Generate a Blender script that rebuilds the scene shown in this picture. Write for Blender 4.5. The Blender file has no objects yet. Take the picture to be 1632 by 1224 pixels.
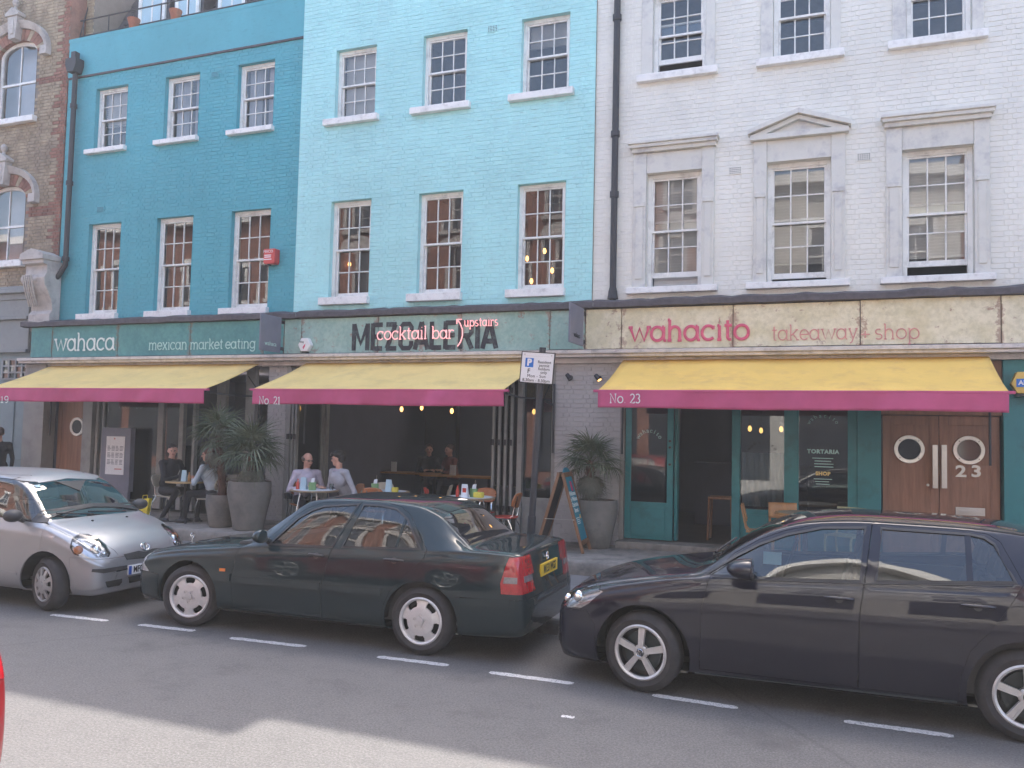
import bpy, bmesh, math, random
import numpy as np
from mathutils import Vector, Matrix
from mathutils.bvhtree import BVHTree

# ------------------------------------------------------------------ camera, sky, sun, exposure
sc = bpy.context.scene
col = sc.collection
rad = math.radians

CAM_H = 2.08
FPX = 1340.0                      # focal length in photo pixels (photo is 1632 wide)
YAW, PIT, ROL = rad(21.519), rad(3.177), rad(-1.295)
_f = Vector((-math.sin(YAW)*math.cos(PIT), math.cos(YAW)*math.cos(PIT), math.sin(PIT)))
_r0 = Vector((math.cos(YAW), math.sin(YAW), 0)); _d0 = _f.cross(_r0)
_r = _r0*math.cos(ROL) + _d0*math.sin(ROL); _d = -_r0*math.sin(ROL) + _d0*math.cos(ROL)
cam_data = bpy.data.cameras.new('camera'); cam = bpy.data.objects.new('camera', cam_data)
col.objects.link(cam); sc.camera = cam
cam_data.sensor_width = 36; cam_data.lens = FPX/1632*36
cam_data.clip_start = 0.05; cam_data.clip_end = 500
_m = Matrix.Identity(4)
for i in range(3):
    _m[i][0] = _r[i]; _m[i][1] = -_d[i]; _m[i][2] = -_f[i]
_m[2][3] = CAM_H
cam.matrix_world = _m

SUN_EL = rad(55)
world = bpy.data.worlds.new('World'); sc.world = world; world.use_nodes = True
wn = world.node_tree.nodes; wl = world.node_tree.links
bg = wn['Background']; sky = wn.new('ShaderNodeTexSky'); sky.sky_type = 'NISHITA'; sky.sun_disc = False
sky.sun_elevation = SUN_EL; sky.sun_rotation = 0.0
sky.air_density = 1.0; sky.dust_density = 4.0; sky.ozone_density = 1.0
wl.new(sky.outputs[0], bg.inputs[0]); bg.inputs[1].default_value = 0.15
sun_d = bpy.data.lights.new('sun', 'SUN'); sun_d.energy = 2.1; sun_d.angle = rad(0.53); sun_d.color = (1.0, 0.95, 0.87)
sun = bpy.data.objects.new('sun', sun_d); col.objects.link(sun); sun.rotation_euler = (-(math.pi/2 - SUN_EL), 0, 0)
sun.location = (0, 40, 60)
sc.view_settings.view_transform = 'Standard'; sc.view_settings.look = 'None'
sc.view_settings.exposure = 2.08; sc.view_settings.gamma = 1.0; sc.view_settings.use_curve_mapping = False
sc.cycles.max_bounces = 8; sc.cycles.diffuse_bounces = 4; sc.cycles.glossy_bounces = 4; sc.cycles.transparent_max_bounces = 16
sc.cycles.transmission_bounces = 6
sc.cycles.caustics_reflective = False; sc.cycles.caustics_refractive = False
sc.cycles.sample_clamp_indirect = 4.0

rng = random.Random(7)

# ------------------------------------------------------------------ pixel helpers (a pixel gives a direction, a surface gives the distance)
def ray(px, py):
    return _f + _r*((px-816)/FPX) + _d*((py-612)/FPX)
def on_y(px, py, Y):
    v = ray(px, py); t = Y/v.y
    return Vector((v.x*t, Y, CAM_H + v.z*t))
def on_z(px, py, Z):
    v = ray(px, py); t = (Z-CAM_H)/v.z
    return Vector((v.x*t, v.y*t, Z))

# ------------------------------------------------------------------ object helpers
def tag(o, label=None, cat=None, group=None, kind=None):
    if label: o['label'] = label
    if cat: o['category'] = cat
    if group: o['group'] = group
    if kind: o['kind'] = kind
    return o
def thing(name, label, cat, loc=(0, 0, 0), rz=0, group=None):
    o = bpy.data.objects.new(name, None); col.objects.link(o)
    o.empty_display_size = 0.1
    o.location = loc; o.rotation_euler = (0, 0, rz)
    return tag(o, label, cat, group)
def copy_tree(o, parent=None):
    c = o.copy(); col.objects.link(c); c.parent = parent
    for ch in list(o.children): copy_tree(ch, c)
    return c
def base_of(p):
    v = Vector((0, 0, 0))
    while p is not None:
        v = v + Vector(p.location); p = p.parent
    return v

class MB:
    def __init__(s): s.v = []; s.f = []; s.m = []; s.cm = 0
    def add(s, vs, fs):
        n = len(s.v); s.v += [tuple(a) for a in vs]; s.f += [tuple(i+n for i in f) for f in fs]; s.m += [s.cm]*len(fs); return s
    def box(s, x0, x1, y0, y1, z0, z1):
        return s.add([(x0,y0,z0),(x1,y0,z0),(x1,y1,z0),(x0,y1,z0),(x0,y0,z1),(x1,y0,z1),(x1,y1,z1),(x0,y1,z1)],
            [(0,3,2,1),(4,5,6,7),(0,1,5,4),(1,2,6,5),(2,3,7,6),(3,0,4,7)])
    def obox(s, c, ax, ay, az, hx, hy, hz):
        c, ax, ay, az = Vector(c), Vector(ax), Vector(ay), Vector(az)
        vs = [c+ax*hx*i+ay*hy*j+az*hz*k for k in (-1,1) for (i,j) in ((-1,-1),(1,-1),(1,1),(-1,1))]
        return s.add(vs, [(0,3,2,1),(4,5,6,7),(0,1,5,4),(1,2,6,5),(2,3,7,6),(3,0,4,7)])
    def bar(s, a, b, w, h=None, up=(0,0,1)):
        a, b = Vector(a), Vector(b); h = h or w; d = b-a; L = d.length; d = d/L; up = Vector(up)
        if abs(d.dot(up)) > .99: up = Vector((1,0,0))
        x = d.cross(up).normalized(); z = x.cross(d)
        return s.obox((a+b)/2, x, d, z, w/2, L/2, h/2)
    def prism(s, poly, axis, a, b):
        """poly of 2D points; axis: the extrude axis 'x','y','z'"""
        n = len(poly)
        def P(p, t): return (t,p[0],p[1]) if axis == 'x' else (p[0],t,p[1]) if axis == 'y' else (p[0],p[1],t)
        vs = [P(p,a) for p in poly]+[P(p,b) for p in poly]
        fs = [tuple(range(n))[::-1], tuple(range(n,2*n))]+[(i,(i+1)%n,n+(i+1)%n,n+i) for i in range(n)]
        return s.add(vs, fs)
    def tube(s, path, r, n=8, flat=1.0, flataxis=None, cap=True):
        path = [Vector(p) for p in path]; rs = r if isinstance(r, (list, tuple)) else [r]*len(path)
        vs = []; prev = None
        for i, p in enumerate(path):
            d = (path[min(i+1,len(path)-1)]-path[max(i-1,0)])
            d = d.normalized() if d.length > 1e-9 else Vector((0,0,1))
            if flataxis is not None:
                z = Vector(flataxis); x = d.cross(z)
                x = x.normalized() if x.length > 1e-6 else Vector((1,0,0))
            else:
                if prev is None:
                    up = Vector((0,0,1)) if abs(d.z) < .9 else Vector((1,0,0)); x = d.cross(up).normalized()
                else:
                    x = (prev-d*prev.dot(d)); x = x.normalized() if x.length > 1e-6 else d.orthogonal().normalized()
                z = x.cross(d)
            prev = x
            for k in range(n):
                a = 2*math.pi*k/n+ (math.pi/n if flataxis is not None else 0)
                vs.append(p+x*math.cos(a)*rs[i]+z*math.sin(a)*rs[i]*flat)
        fs = []
        for i in range(len(path)-1):
            for k in range(n): fs.append((i*n+k, i*n+(k+1)%n, (i+1)*n+(k+1)%n, (i+1)*n+k))
        if cap: fs += [tuple(range(n))[::-1], tuple(range((len(path)-1)*n, len(path)*n))]
        return s.add(vs, fs)
    def lathe(s, prof, n=24, c=(0,0,0), axis='z', a0=0, a1=2*math.pi, cap=False):
        c = Vector(c); vs = []; full = abs(a1-a0-2*math.pi) < 1e-6; m = n if full else n+1
        for (r, h) in prof:
            for k in range(m):
                a = a0+(a1-a0)*k/n; x, y = r*math.cos(a), r*math.sin(a)
                vs.append(c+(Vector((x,y,h)) if axis == 'z' else Vector((x,h,y)) if axis == 'y' else Vector((h,x,y))))
        fs = []
        for i in range(len(prof)-1):
            for k in range(n):
                k2 = (k+1) % m
                fs.append((i*m+k, i*m+k2, (i+1)*m+k2, (i+1)*m+k))
        if full and cap:
            if prof[0][0] > 1e-6: fs.append(tuple(range(m))[::-1])
            if prof[-1][0] > 1e-6: fs.append(tuple(range((len(prof)-1)*m, len(prof)*m)))
        return s.add(vs, fs)
    def ell(s, c, rx, ry, rz, n=14, m=9):
        c = Vector(c); vs = [c+Vector((0,0,-rz))]; fs = []
        for i in range(1, m):
            t = math.pi*i/m-math.pi/2
            for k in range(n):
                a = 2*math.pi*k/n; vs.append(c+Vector((rx*math.cos(t)*math.cos(a), ry*math.cos(t)*math.sin(a), rz*math.sin(t))))
        vs.append(c+Vector((0,0,rz))); L = len(vs)-1
        for k in range(n):
            fs.append((0, 1+(k+1)%n, 1+k)); fs.append((L, L-n+k, L-n+(k+1)%n))
            for i in range(m-2): fs.append((1+i*n+k, 1+i*n+(k+1)%n, 1+(i+1)*n+(k+1)%n, 1+(i+1)*n+k))
        return s.add(vs, fs)
    def mesh(s, name, mats, off=None):
        me = bpy.data.meshes.new(name)
        vs = s.v if off is None else [(a[0]-off[0], a[1]-off[1], a[2]-off[2]) for a in s.v]
        me.from_pydata(vs, [], s.f)
        for m in (mats if isinstance(mats, (list, tuple)) else [mats]): me.materials.append(m)
        if any(s.m): me.polygons.foreach_set('material_index', s.m)
        return me
    def build(s, name, mats, parent=None, world=False, smooth=None, bevel=0, fix=True):
        off = base_of(parent) if (world and parent is not None) else None
        me = s.mesh(name, mats, off)
        if fix:
            b = bmesh.new(); b.from_mesh(me); bmesh.ops.recalc_face_normals(b, faces=b.faces[:]); b.to_mesh(me); b.free()
        return link(name, me, parent, smooth, bevel)
def link(name, me, parent=None, smooth=None, bevel=0, loc=None):
    if smooth is not None:
        me.polygons.foreach_set('use_smooth', [True]*len(me.polygons)); me.set_sharp_from_angle(angle=rad(smooth))
    o = bpy.data.objects.new(name, me); col.objects.link(o)
    if parent is not None: o.parent = parent
    if loc is not None: o.location = loc
    if bevel:
        md = o.modifiers.new('bevel', 'BEVEL'); md.width = bevel; md.segments = 2; md.limit_method = 'ANGLE'; md.angle_limit = rad(40)
    return o

def struct(o): o['kind'] = 'structure'; return o

# ------------------------------------------------------------------ materials
MATS = {}
def nodes_of(name):
    m = bpy.data.materials.new(name); m.use_nodes = True; MATS[name] = m
    nt = m.node_tree; return m, nt, nt.nodes['Principled BSDF']
def noise(nt, scale, detail=4, rough=.6, vec=None, dim='3D'):
    n = nt.nodes.new('ShaderNodeTexNoise'); n.inputs['Scale'].default_value = scale; n.inputs['Detail'].default_value = detail
    n.inputs['Roughness'].default_value = rough
    if vec is not None: nt.links.new(vec, n.inputs['Vector'])
    return n
def ramp(nt, fac, stops):
    r = nt.nodes.new('ShaderNodeValToRGB'); nt.links.new(fac, r.inputs[0])
    e = r.color_ramp.elements
    while len(e) < len(stops): e.new(.5)
    for i, (p, c) in enumerate(stops):
        e[i].position = p; e[i].color = (*c, 1) if len(c) == 3 else c
    return r
def mixc(nt, fac, a, b, mode='MIX'):
    n = nt.nodes.new('ShaderNodeMix'); n.data_type = 'RGBA'; n.blend_type = mode
    for sock, v in ((n.inputs[0], fac), (n.inputs[6], a), (n.inputs[7], b)):
        if isinstance(v, (int, float)): sock.default_value = v
        elif isinstance(v, (tuple, list)): sock.default_value = (*v[:3], 1)
        else: nt.links.new(v, sock)
    return n.outputs[2]
def geopos(nt, scale=(1,1,1)):
    g = nt.nodes.new('ShaderNodeNewGeometry'); mp = nt.nodes.new('ShaderNodeMapping'); mp.inputs['Scale'].default_value = scale
    nt.links.new(g.outputs['Position'], mp.inputs['Vector']); return mp.outputs[0]
def bump(nt, bsdf, h, strength=.3, dist=.01):
    b = nt.nodes.new('ShaderNodeBump'); b.inputs['Strength'].default_value = strength; b.inputs['Distance'].default_value = dist
    nt.links.new(h, b.inputs['Height']); nt.links.new(b.outputs[0], bsdf.inputs['Normal'])
def mat(name, c, rough=.6, metal=0, var=.12, vscale=3, bmp=0, bscale=60, spec=.5, coat=0, dirt=None, dscale=1.2, stretch=(1,1,1), trans=0, sheen=0):
    m, nt, b = nodes_of(name)
    b.inputs['Roughness'].default_value = rough; b.inputs['Metallic'].default_value = metal
    b.inputs['Specular IOR Level'].default_value = spec; b.inputs['Coat Weight'].default_value = coat
    b.inputs['Coat Roughness'].default_value = .03
    if sheen: b.inputs['Sheen Weight'].default_value = sheen
    pos = geopos(nt, stretch)
    n = noise(nt, vscale, 5, .65, pos)
    lo = tuple(x*(1-var) for x in c); hi = tuple(min(1, x*(1+var)) for x in c)
    out = ramp(nt, n.outputs[0], [(.3, lo), (.7, hi)]).outputs[0]
    if dirt:
        n2 = noise(nt, dscale, 6, .7, pos); r2 = ramp(nt, n2.outputs[0], [(.5, (0,0,0)), (.72, (1,1,1))])
        out = mixc(nt, r2.outputs[0], out, dirt)
    nt.links.new(out, b.inputs['Base Color'])
    if bmp:
        n3 = noise(nt, bscale, 4, .6, pos); bump(nt, b, n3.outputs[0], bmp, .01)
    return m
def glass(name, tint=(.93,.95,.95), rough=0.0, ior=1.5, boost=1.0, wob=0.0, wscale=3.0):
    m = bpy.data.materials.new(name); m.use_nodes = True; nt = m.node_tree; nt.nodes.clear(); MATS[name] = m
    o = nt.nodes.new('ShaderNodeOutputMaterial'); mx = nt.nodes.new('ShaderNodeMixShader')
    t = nt.nodes.new('ShaderNodeBsdfTransparent'); t.inputs[0].default_value = (*tint, 1)
    g = nt.nodes.new('ShaderNodeBsdfGlossy'); g.inputs['Roughness'].default_value = rough; g.inputs[0].default_value = (1,1,1,1)
    fr = nt.nodes.new('ShaderNodeFresnel'); fr.inputs[0].default_value = ior
    mu = nt.nodes.new('ShaderNodeMath'); mu.operation = 'MULTIPLY'; mu.use_clamp = True; mu.inputs[1].default_value = boost
    nt.links.new(fr.outputs[0], mu.inputs[0])
    nt.links.new(mu.outputs[0], mx.inputs[0]); nt.links.new(t.outputs[0], mx.inputs[1]); nt.links.new(g.outputs[0], mx.inputs[2])
    if wob:
        n = noise(nt, wscale, 2, .5, geopos(nt)); b = nt.nodes.new('ShaderNodeBump'); b.inputs['Strength'].default_value = wob; b.inputs['Distance'].default_value = .02
        nt.links.new(n.outputs[0], b.inputs['Height']); nt.links.new(b.outputs[0], g.inputs['Normal'])
    nt.links.new(mx.outputs[0], o.inputs[0]); return m
def emit(name, c, s):
    m, nt, b = nodes_of(name); b.inputs['Base Color'].default_value = (*c,1); b.inputs['Emission Color'].default_value = (*c,1); b.inputs['Emission Strength'].default_value = s
    return m

def painted_brick(name, c, grime, mortar_dark=.85):
    m, nt, b = nodes_of(name)
    pos = geopos(nt)
    n1 = noise(nt, .55, 6, .7, pos); n2 = noise(nt, 7, 5, .7, geopos(nt, (1,1,2.2))); n3 = noise(nt, 1.3, 6, .75, geopos(nt, (1,1,.35)))
    a = ramp(nt, n1.outputs[0], [(.32, tuple(x*.88 for x in c)), (.66, tuple(min(1,x*1.05) for x in c))]).outputs[0]
    a = mixc(nt, ramp(nt, n2.outputs[0], [(.55, (0,0,0)), (.8, (.30,.30,.30))]).outputs[0], a, tuple(x*.72 for x in c))
    a = mixc(nt, ramp(nt, n3.outputs[0], [(.52, (0,0,0)), (.80, (.6,.6,.6))]).outputs[0], a, grime)
    # bricks laid in courses: short dark dashes along them
    n4 = noise(nt, 1.0, 3, .6, geopos(nt, (5,5,42)))
    a = mixc(nt, ramp(nt, n4.outputs[0], [(.61, (0,0,0)), (.68, (.55,.55,.55))]).outputs[0], a, tuple(x*.62 for x in c))
    nt.links.new(a, b.inputs['Base Color']); b.inputs['Roughness'].default_value = .62
    n5 = noise(nt, 38, 4, .6, pos); bump(nt, b, n5.outputs[0], .35, .006)
    return m
def rust_panel(name, c, c2, rust, amount):
    """painted steel panel: mottled paint, rust creeping from blotches"""
    m, nt, b = nodes_of(name); pos = geopos(nt)
    n1 = noise(nt, 2.3, 7, .7, pos); n2 = noise(nt, 5.5, 8, .75, pos); n3 = noise(nt, 14, 6, .7, pos)
    a = ramp(nt, n1.outputs[0], [(.40, c), (.58, c2)]).outputs[0]
    a = mixc(nt, ramp(nt, n3.outputs[0], [(.42, (0,0,0)), (.70, (.6,.6,.6))]).outputs[0], a, tuple(x*.74 for x in c))
    a = mixc(nt, ramp(nt, n2.outputs[0], [(amount, (0,0,0)), (amount+.05, (.85,.85,.85))]).outputs[0], a, rust)
    # paint has flaked along each panel's rim
    tc = nt.nodes.new('ShaderNodeTexCoord'); sp = nt.nodes.new('ShaderNodeSeparateXYZ'); nt.links.new(tc.outputs['Generated'], sp.inputs[0])
    def mth(op, x, y=None):
        q = nt.nodes.new('ShaderNodeMath'); q.operation = op
        for i_, v_ in enumerate((x, y)):
            if v_ is None: continue
            if isinstance(v_, (int, float)): q.inputs[i_].default_value = v_
            else: nt.links.new(v_, q.inputs[i_])
        return q.outputs[0]
    ex = mth('ABSOLUTE', mth('SUBTRACT', sp.outputs[0], .5)); ez = mth('ABSOLUTE', mth('SUBTRACT', sp.outputs[2], .5))
    ed = mth('MAXIMUM', mth('ADD', mth('MULTIPLY', ex, 1.0), .0), mth('MULTIPLY', ez, .93))
    nn = noise(nt, 9, 6, .75, pos); sm = mth('ADD', ed, mth('MULTIPLY', mth('SUBTRACT', nn.outputs[0], .5), .34 if amount < .63 else .2))
    a = mixc(nt, ramp(nt, sm, [(.475, (0,0,0)), (.50, (.75,.75,.75))]).outputs[0], a, rust)
    nt.links.new(a, b.inputs['Base Color']); b.inputs['Roughness'].default_value = .65
    bump(nt, b, n2.outputs[0], .3, .004); return m

M = {}
M['white_paint'] = mat('white_joinery_paint', (.82,.81,.78), .45, var=.05, dirt=(.55,.54,.52), dscale=4)
M['sill'] = mat('white_sill_paint', (.84,.825,.80), .55, var=.06, dirt=(.60,.58,.56), dscale=7)
M['w19'] = painted_brick('teal_blue_wall_paint', (.090,.385,.455), (.065,.30,.36))
M['w21'] = painted_brick('pale_blue_wall_paint', (.43,.77,.775), (.38,.62,.64))
M['w23'] = painted_brick('white_wall_paint', (.80,.785,.725), (.65,.63,.585))
M['stucco'] = mat('grey_white_render', (.68,.665,.615), .65, var=.08, bmp=.15, bscale=40, dirt=(.42,.41,.42), dscale=3)
M['pier'] = painted_brick('off_white_pier_paint', (.50,.475,.47), (.33,.31,.31))
M['glass'] = glass('window_glass', (.88,.91,.92), boost=2.2, wob=.010, wscale=2.2)
M['dark_glass'] = glass('shop_glass', (.62,.66,.68), boost=2.0, wob=.03, wscale=1.5)
M['car_glass'] = glass('car_glass', (.60,.68,.68), boost=2.4)
M['car_glass_dark'] = glass('tinted_car_glass', (.42,.48,.50), boost=2.4)
M['room'] = mat('dark_room', (.10,.085,.085), .9, var=.2)
M['room_red'] = mat('maroon_room', (.16,.055,.05), .9, var=.25)
M['room_grey'] = mat('grey_room', (.21,.20,.22), .9, var=.2)
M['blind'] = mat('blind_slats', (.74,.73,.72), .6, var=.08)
M['blind_dark'] = mat('shaded_blind_slats', (.46,.44,.42), .6, var=.1)  # darker copy of the slats, the shade put into its colour
M['curtain'] = mat('white_curtain', (.65,.65,.70), .8, var=.08)
M['iron'] = mat('black_iron', (.028,.028,.035), .5, var=.2, bmp=.2)
M['lead'] = mat('dark_lead_flashing', (.085,.075,.085), .7, var=.3, vscale=9, bmp=.3, bscale=25)
M['slate'] = mat('roof_slate', (.06,.06,.07), .6, var=.35, vscale=6)
M['trim'] = mat('cream_cornice_paint', (.60,.55,.52), .6, var=.12, dirt=(.34,.31,.30), dscale=5)
M['f19'] = rust_panel('verdigris_panel_dark', (.075,.245,.245), (.11,.31,.295), (.20,.15,.12), .66)
M['f21'] = rust_panel('verdigris_panel_pale', (.27,.43,.38), (.36,.50,.44), (.30,.20,.165), .575)
M['f23'] = rust_panel('cream_rusty_panel', (.66,.58,.38), (.78,.70,.52), (.36,.22,.16), .60)
M['letter_white'] = mat('white_sign_paint', (.74,.80,.76), .5, var=.08)
M['letter_pale'] = mat('pale_teal_sign_paint', (.46,.68,.63), .5, var=.08)
M['letter_black'] = mat('black_sign_paint', (.028,.028,.035), .7, var=.4, vscale=20, dirt=(.12,.16,.15), dscale=9)
M['letter_pink'] = mat('pink_sign_paint', (.62,.10,.18), .5, var=.12, vscale=10)
M['letter_pinkpale'] = mat('faded_pink_sign_paint', (.62,.27,.25), .5, var=.15, vscale=10)
M['neon'] = emit('pink_neon', (1.0,.42,.42), .22)
M['yellow'] = mat('yellow_canvas', (.90,.57,.14), .8, var=.07, vscale=1.5, dirt=(.74,.44,.13), dscale=2.2, bmp=.12, bscale=180)
M['yellow_old'] = mat('faded_yellow_canvas', (.84,.60,.22), .8, var=.08, vscale=1.5, dirt=(.68,.48,.19), dscale=1.7, bmp=.12, bscale=180)
M['pink'] = mat('pink_canvas', (.54,.095,.205), .8, var=.10, vscale=2.5, bmp=.15, bscale=14)
M['teal'] = mat('teal_shopfront_paint', (.028,.200,.212), .45, var=.10, vscale=2, dirt=(.02,.125,.14), dscale=3)
M['oak'] = mat('brown_door_wood', (.29,.140,.085), .5, var=.28, vscale=2.2, stretch=(7,7,.6), bmp=.12, bscale=30)
M['wood'] = mat('bent_wood', (.44,.22,.085), .42, var=.2, vscale=4, stretch=(3,3,1))
M['wood_dark'] = mat('frame_wood', (.23,.115,.06), .55, var=.25, vscale=5, stretch=(4,4,1))
M['wood_pale'] = mat('pale_ply', (.52,.36,.18), .45, var=.15, vscale=4)
M['steel'] = mat('brushed_steel', (.58,.57,.55), .32, metal=1, var=.08)
M['chrome'] = mat('chrome', (.75,.75,.76), .12, metal=1, var=.02)
M['greyframe'] = mat('grey_shopfront_paint', (.30,.295,.28), .55, var=.1, dirt=(.22,.21,.20), dscale=4)
M['beige'] = mat('beige_render', (.31,.285,.26), .7, var=.1, dirt=(.22,.20,.19), dscale=2)
M['concrete'] = mat('rough_concrete', (.24,.215,.19), .85, var=.25, vscale=5, bmp=.5, bscale=30, dirt=(.11,.10,.095), dscale=2.6)
M['pot'] = mat('grey_stone_pot', (.20,.18,.16), .8, var=.16, vscale=3, bmp=.3, bscale=70, dirt=(.11,.10,.095), dscale=2.2)
M['soil'] = mat('soil', (.05,.035,.025), .95, var=.3, bmp=.5)
M['leaf'] = mat('palm_leaf', (.115,.135,.080), .5, var=.35, vscale=5)
M['leaf2'] = mat('palm_leaf_pale', (.115,.15,.095), .55, var=.3, vscale=5)
M['deadleaf'] = mat('dry_palm_leaf', (.165,.16,.125), .7, var=.35, vscale=6)
M['trunk'] = mat('palm_trunk', (.10,.05,.034), .9, var=.4, vscale=14, bmp=.6, bscale=30)
M['stock'] = mat('london_stock_brick', (.36,.285,.20), .85, var=.34, vscale=4.2, bmp=.4, bscale=50, dirt=(.20,.16,.13), dscale=1.1)
M['redbrick'] = mat('red_brick', (.28,.135,.10), .85, var=.3, vscale=4.5, bmp=.4, bscale=50, dirt=(.13,.06,.05), dscale=1.3)
M['mortar'] = mat('mortar', (.22,.19,.165), .9, var=.15)
M['limestone'] = mat('carved_limestone', (.50,.46,.43), .75, var=.14, dirt=(.30,.27,.26), dscale=4, bmp=.2)
M['greyshop'] = mat('grey_stucco_shop', (.27,.285,.285), .65, var=.1, dirt=(.19,.195,.195), dscale=3)
M['greyblue'] = mat('grey_blue_joinery', (.20,.25,.265), .55, var=.1)
M['black_rubber'] = mat('tyre_rubber', (.040,.038,.041), .85, var=.2, vscale=12, dirt=(.05,.047,.045), dscale=6)
M['black_plastic'] = mat('black_plastic', (.03,.03,.033), .5, var=.15)
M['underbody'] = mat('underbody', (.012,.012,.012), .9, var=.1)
M['alloy'] = mat('silver_alloy', (.66,.65,.645), .40, metal=.30, var=.08, vscale=15)
M['alloy_grey'] = mat('machined_alloy', (.60,.59,.585), .36, metal=.35, var=.1, vscale=15)
M['hubcap'] = mat('grey_plastic_wheel_cover', (.42,.41,.41), .45, metal=.5, var=.12, vscale=14)
def carpaint(name, c, metal=.0, rough=.28, coat=1.0, dirt=(.06,.058,.06)):
    m, nt, b = nodes_of(name); pos = geopos(nt)
    n = noise(nt, 2.2, 6, .7, pos); n2 = noise(nt, 900, 1, .5, pos)
    a = mixc(nt, ramp(nt, n.outputs[0], [(.50, (0,0,0)), (.85, (.18,.18,.18))]).outputs[0], c, dirt)
    a = mixc(nt, ramp(nt, n2.outputs[0], [(.4, (0,0,0)), (.7, (.12,.12,.12))]).outputs[0], a, tuple(min(1,x*1.6+.02) for x in c))
    nt.links.new(a, b.inputs['Base Color']); b.inputs['Metallic'].default_value = metal; b.inputs['Roughness'].default_value = rough
    b.inputs['Coat Weight'].default_value = coat; b.inputs['Coat Roughness'].default_value = .025; b.inputs['Coat IOR'].default_value = 1.5; b.inputs['Specular IOR Level'].default_value = .5 if metal else .12
    rr = ramp(nt, noise(nt, 3.1, 5, .7, pos).outputs[0], [(.4, (.0,.0,.0)), (.8, (.035,.035,.035))]); nt.links.new(rr.outputs[0], b.inputs['Coat Roughness'])
    return m
M['paint_green'] = carpaint('dark_green_car_paint', (.009,.022,.027), 0, .5, dirt=(.03,.034,.038))
M['paint_black'] = carpaint('blue_black_car_paint', (.008,.008,.018), 0, .5, dirt=(.02,.02,.032))
M['paint_silver'] = carpaint('silver_car_paint', (.34,.345,.36), .62, .42, .6, dirt=(.36,.35,.36))
M['paint_red'] = carpaint('red_car_paint', (.20,.010,.014), 0, .45, dirt=(.14,.02,.02))
M['lamp_glass'] = glass('headlamp_glass', (.93,.95,.96), boost=1.6)
M['lamp_bowl'] = mat('headlamp_bowl', (.52,.53,.55), .22, metal=.7, var=.3, vscale=16)
M['lamp_clear'] = mat('headlamp_lens', (.70,.72,.74), .12, metal=.35, var=.25, vscale=18, coat=1)
M['lamp_red'] = mat('red_lamp_lens', (.38,.010,.018), .18, var=.25, vscale=30, coat=1)
M['lamp_smoke'] = mat('smoked_lamp_lens', (.20,.17,.18), .2, var=.3, vscale=30, coat=1)
M['lamp_amber'] = mat('amber_lens', (.75,.20,.03), .25, var=.1, coat=1)
M['plate_yellow'] = mat('yellow_plate', (.78,.52,.03), .4, var=.05)
M['plate_white'] = mat('white_plate', (.74,.75,.76), .4, var=.04)
M['plate_blue'] = mat('blue_plate_band', (.02,.09,.42), .4, var=.05)
M['seat'] = mat('car_seat_cloth', (.06,.06,.065), .9, var=.2)
M['red_plastic'] = mat('red_seat_plastic', (.55,.055,.035), .4, var=.1)
M['orange_ply'] = mat('orange_wood_seat', (.42,.15,.055), .42, var=.2)
M['cream_plastic'] = mat('cream_seat', (.50,.46,.37), .45, var=.1)
M['green_tin'] = mat('green_tin', (.19,.33,.15), .4, var=.15)
M['yellow_tin'] = mat('yellow_dish', (.72,.60,.08), .45, var=.1)
M['paper'] = mat('menu_card', (.72,.76,.80), .6, var=.05)
M['paper_blue'] = mat('blue_menu_card', (.42,.58,.66), .6, var=.05)
M['tabletop'] = mat('table_top', (.30,.22,.14), .4, var=.2)
M['bottle'] = mat('sauce_bottle', (.40,.20,.06), .2, var=.2, coat=1)
M['sign_white'] = mat('white_sign_plate', (.80,.79,.80), .4, var=.03)
M['sign_blue'] = mat('blue_sign', (.015,.16,.55), .4, var=.03)
M['sign_black'] = mat('black_sign_print', (.02,.02,.022), .5, var=.1)
M['red_box'] = mat('red_alarm_box', (.58,.06,.055), .4, var=.1)
M['teal_poster'] = mat('teal_poster', (.012,.22,.29), .5, var=.1)
M['pink_print'] = mat('pink_print', (.68,.05,.16), .5, var=.1)
M['chalkboard'] = mat('chalkboard', (.075,.055,.06), .8, var=.3, vscale=6)
M['skin'] = mat('skin', (.50,.27,.20), .55, var=.08)
M['skin2'] = mat('skin_pale', (.62,.34,.25), .55, var=.08)
M['hair_dark'] = mat('dark_hair', (.018,.014,.013), .6, var=.4, vscale=30, stretch=(1,1,.3))
M['hair_brown'] = mat('brown_hair', (.055,.032,.022), .6, var=.4, vscale=30, stretch=(1,1,.3))
M['hair_auburn'] = mat('auburn_hair', (.125,.042,.026), .6, var=.4, vscale=30, stretch=(1,1,.3))
M['hair_grey'] = mat('grey_brown_hair', (.13,.10,.085), .7, var=.3, vscale=30)
M['black_cloth'] = mat('black_cloth', (.018,.017,.021), .9, var=.25, vscale=7, bmp=.2, bscale=20)
M['navy_cloth'] = mat('navy_denim', (.025,.028,.045), .9, var=.25, vscale=7)
M['lilac_cloth'] = mat('lilac_shirt', (.50,.45,.53), .85, var=.14, vscale=7, bmp=.3, bscale=14)
M['grey_cloth'] = mat('grey_jumper', (.41,.41,.45), .9, var=.14, vscale=7, bmp=.3, bscale=14)
M['pale_cloth'] = mat('pale_grey_top', (.46,.52,.57), .9, var=.14, vscale=7, bmp=.3, bscale=14)
M['shoe'] = mat('dark_trainers', (.03,.03,.035), .6, var=.2)
M['yellow_bag'] = mat('yellow_bag', (.80,.62,.03), .55, var=.12, bmp=.3, bscale=9)
M['bulb'] = emit('warm_bulb', (1.0,.50,.14), 1.1)
M['brass'] = mat('brass', (.55,.42,.18), .35, metal=1, var=.15)
M['bell_yellow'] = mat('yellow_bell_box', (.78,.50,.12), .4, var=.05)
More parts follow.
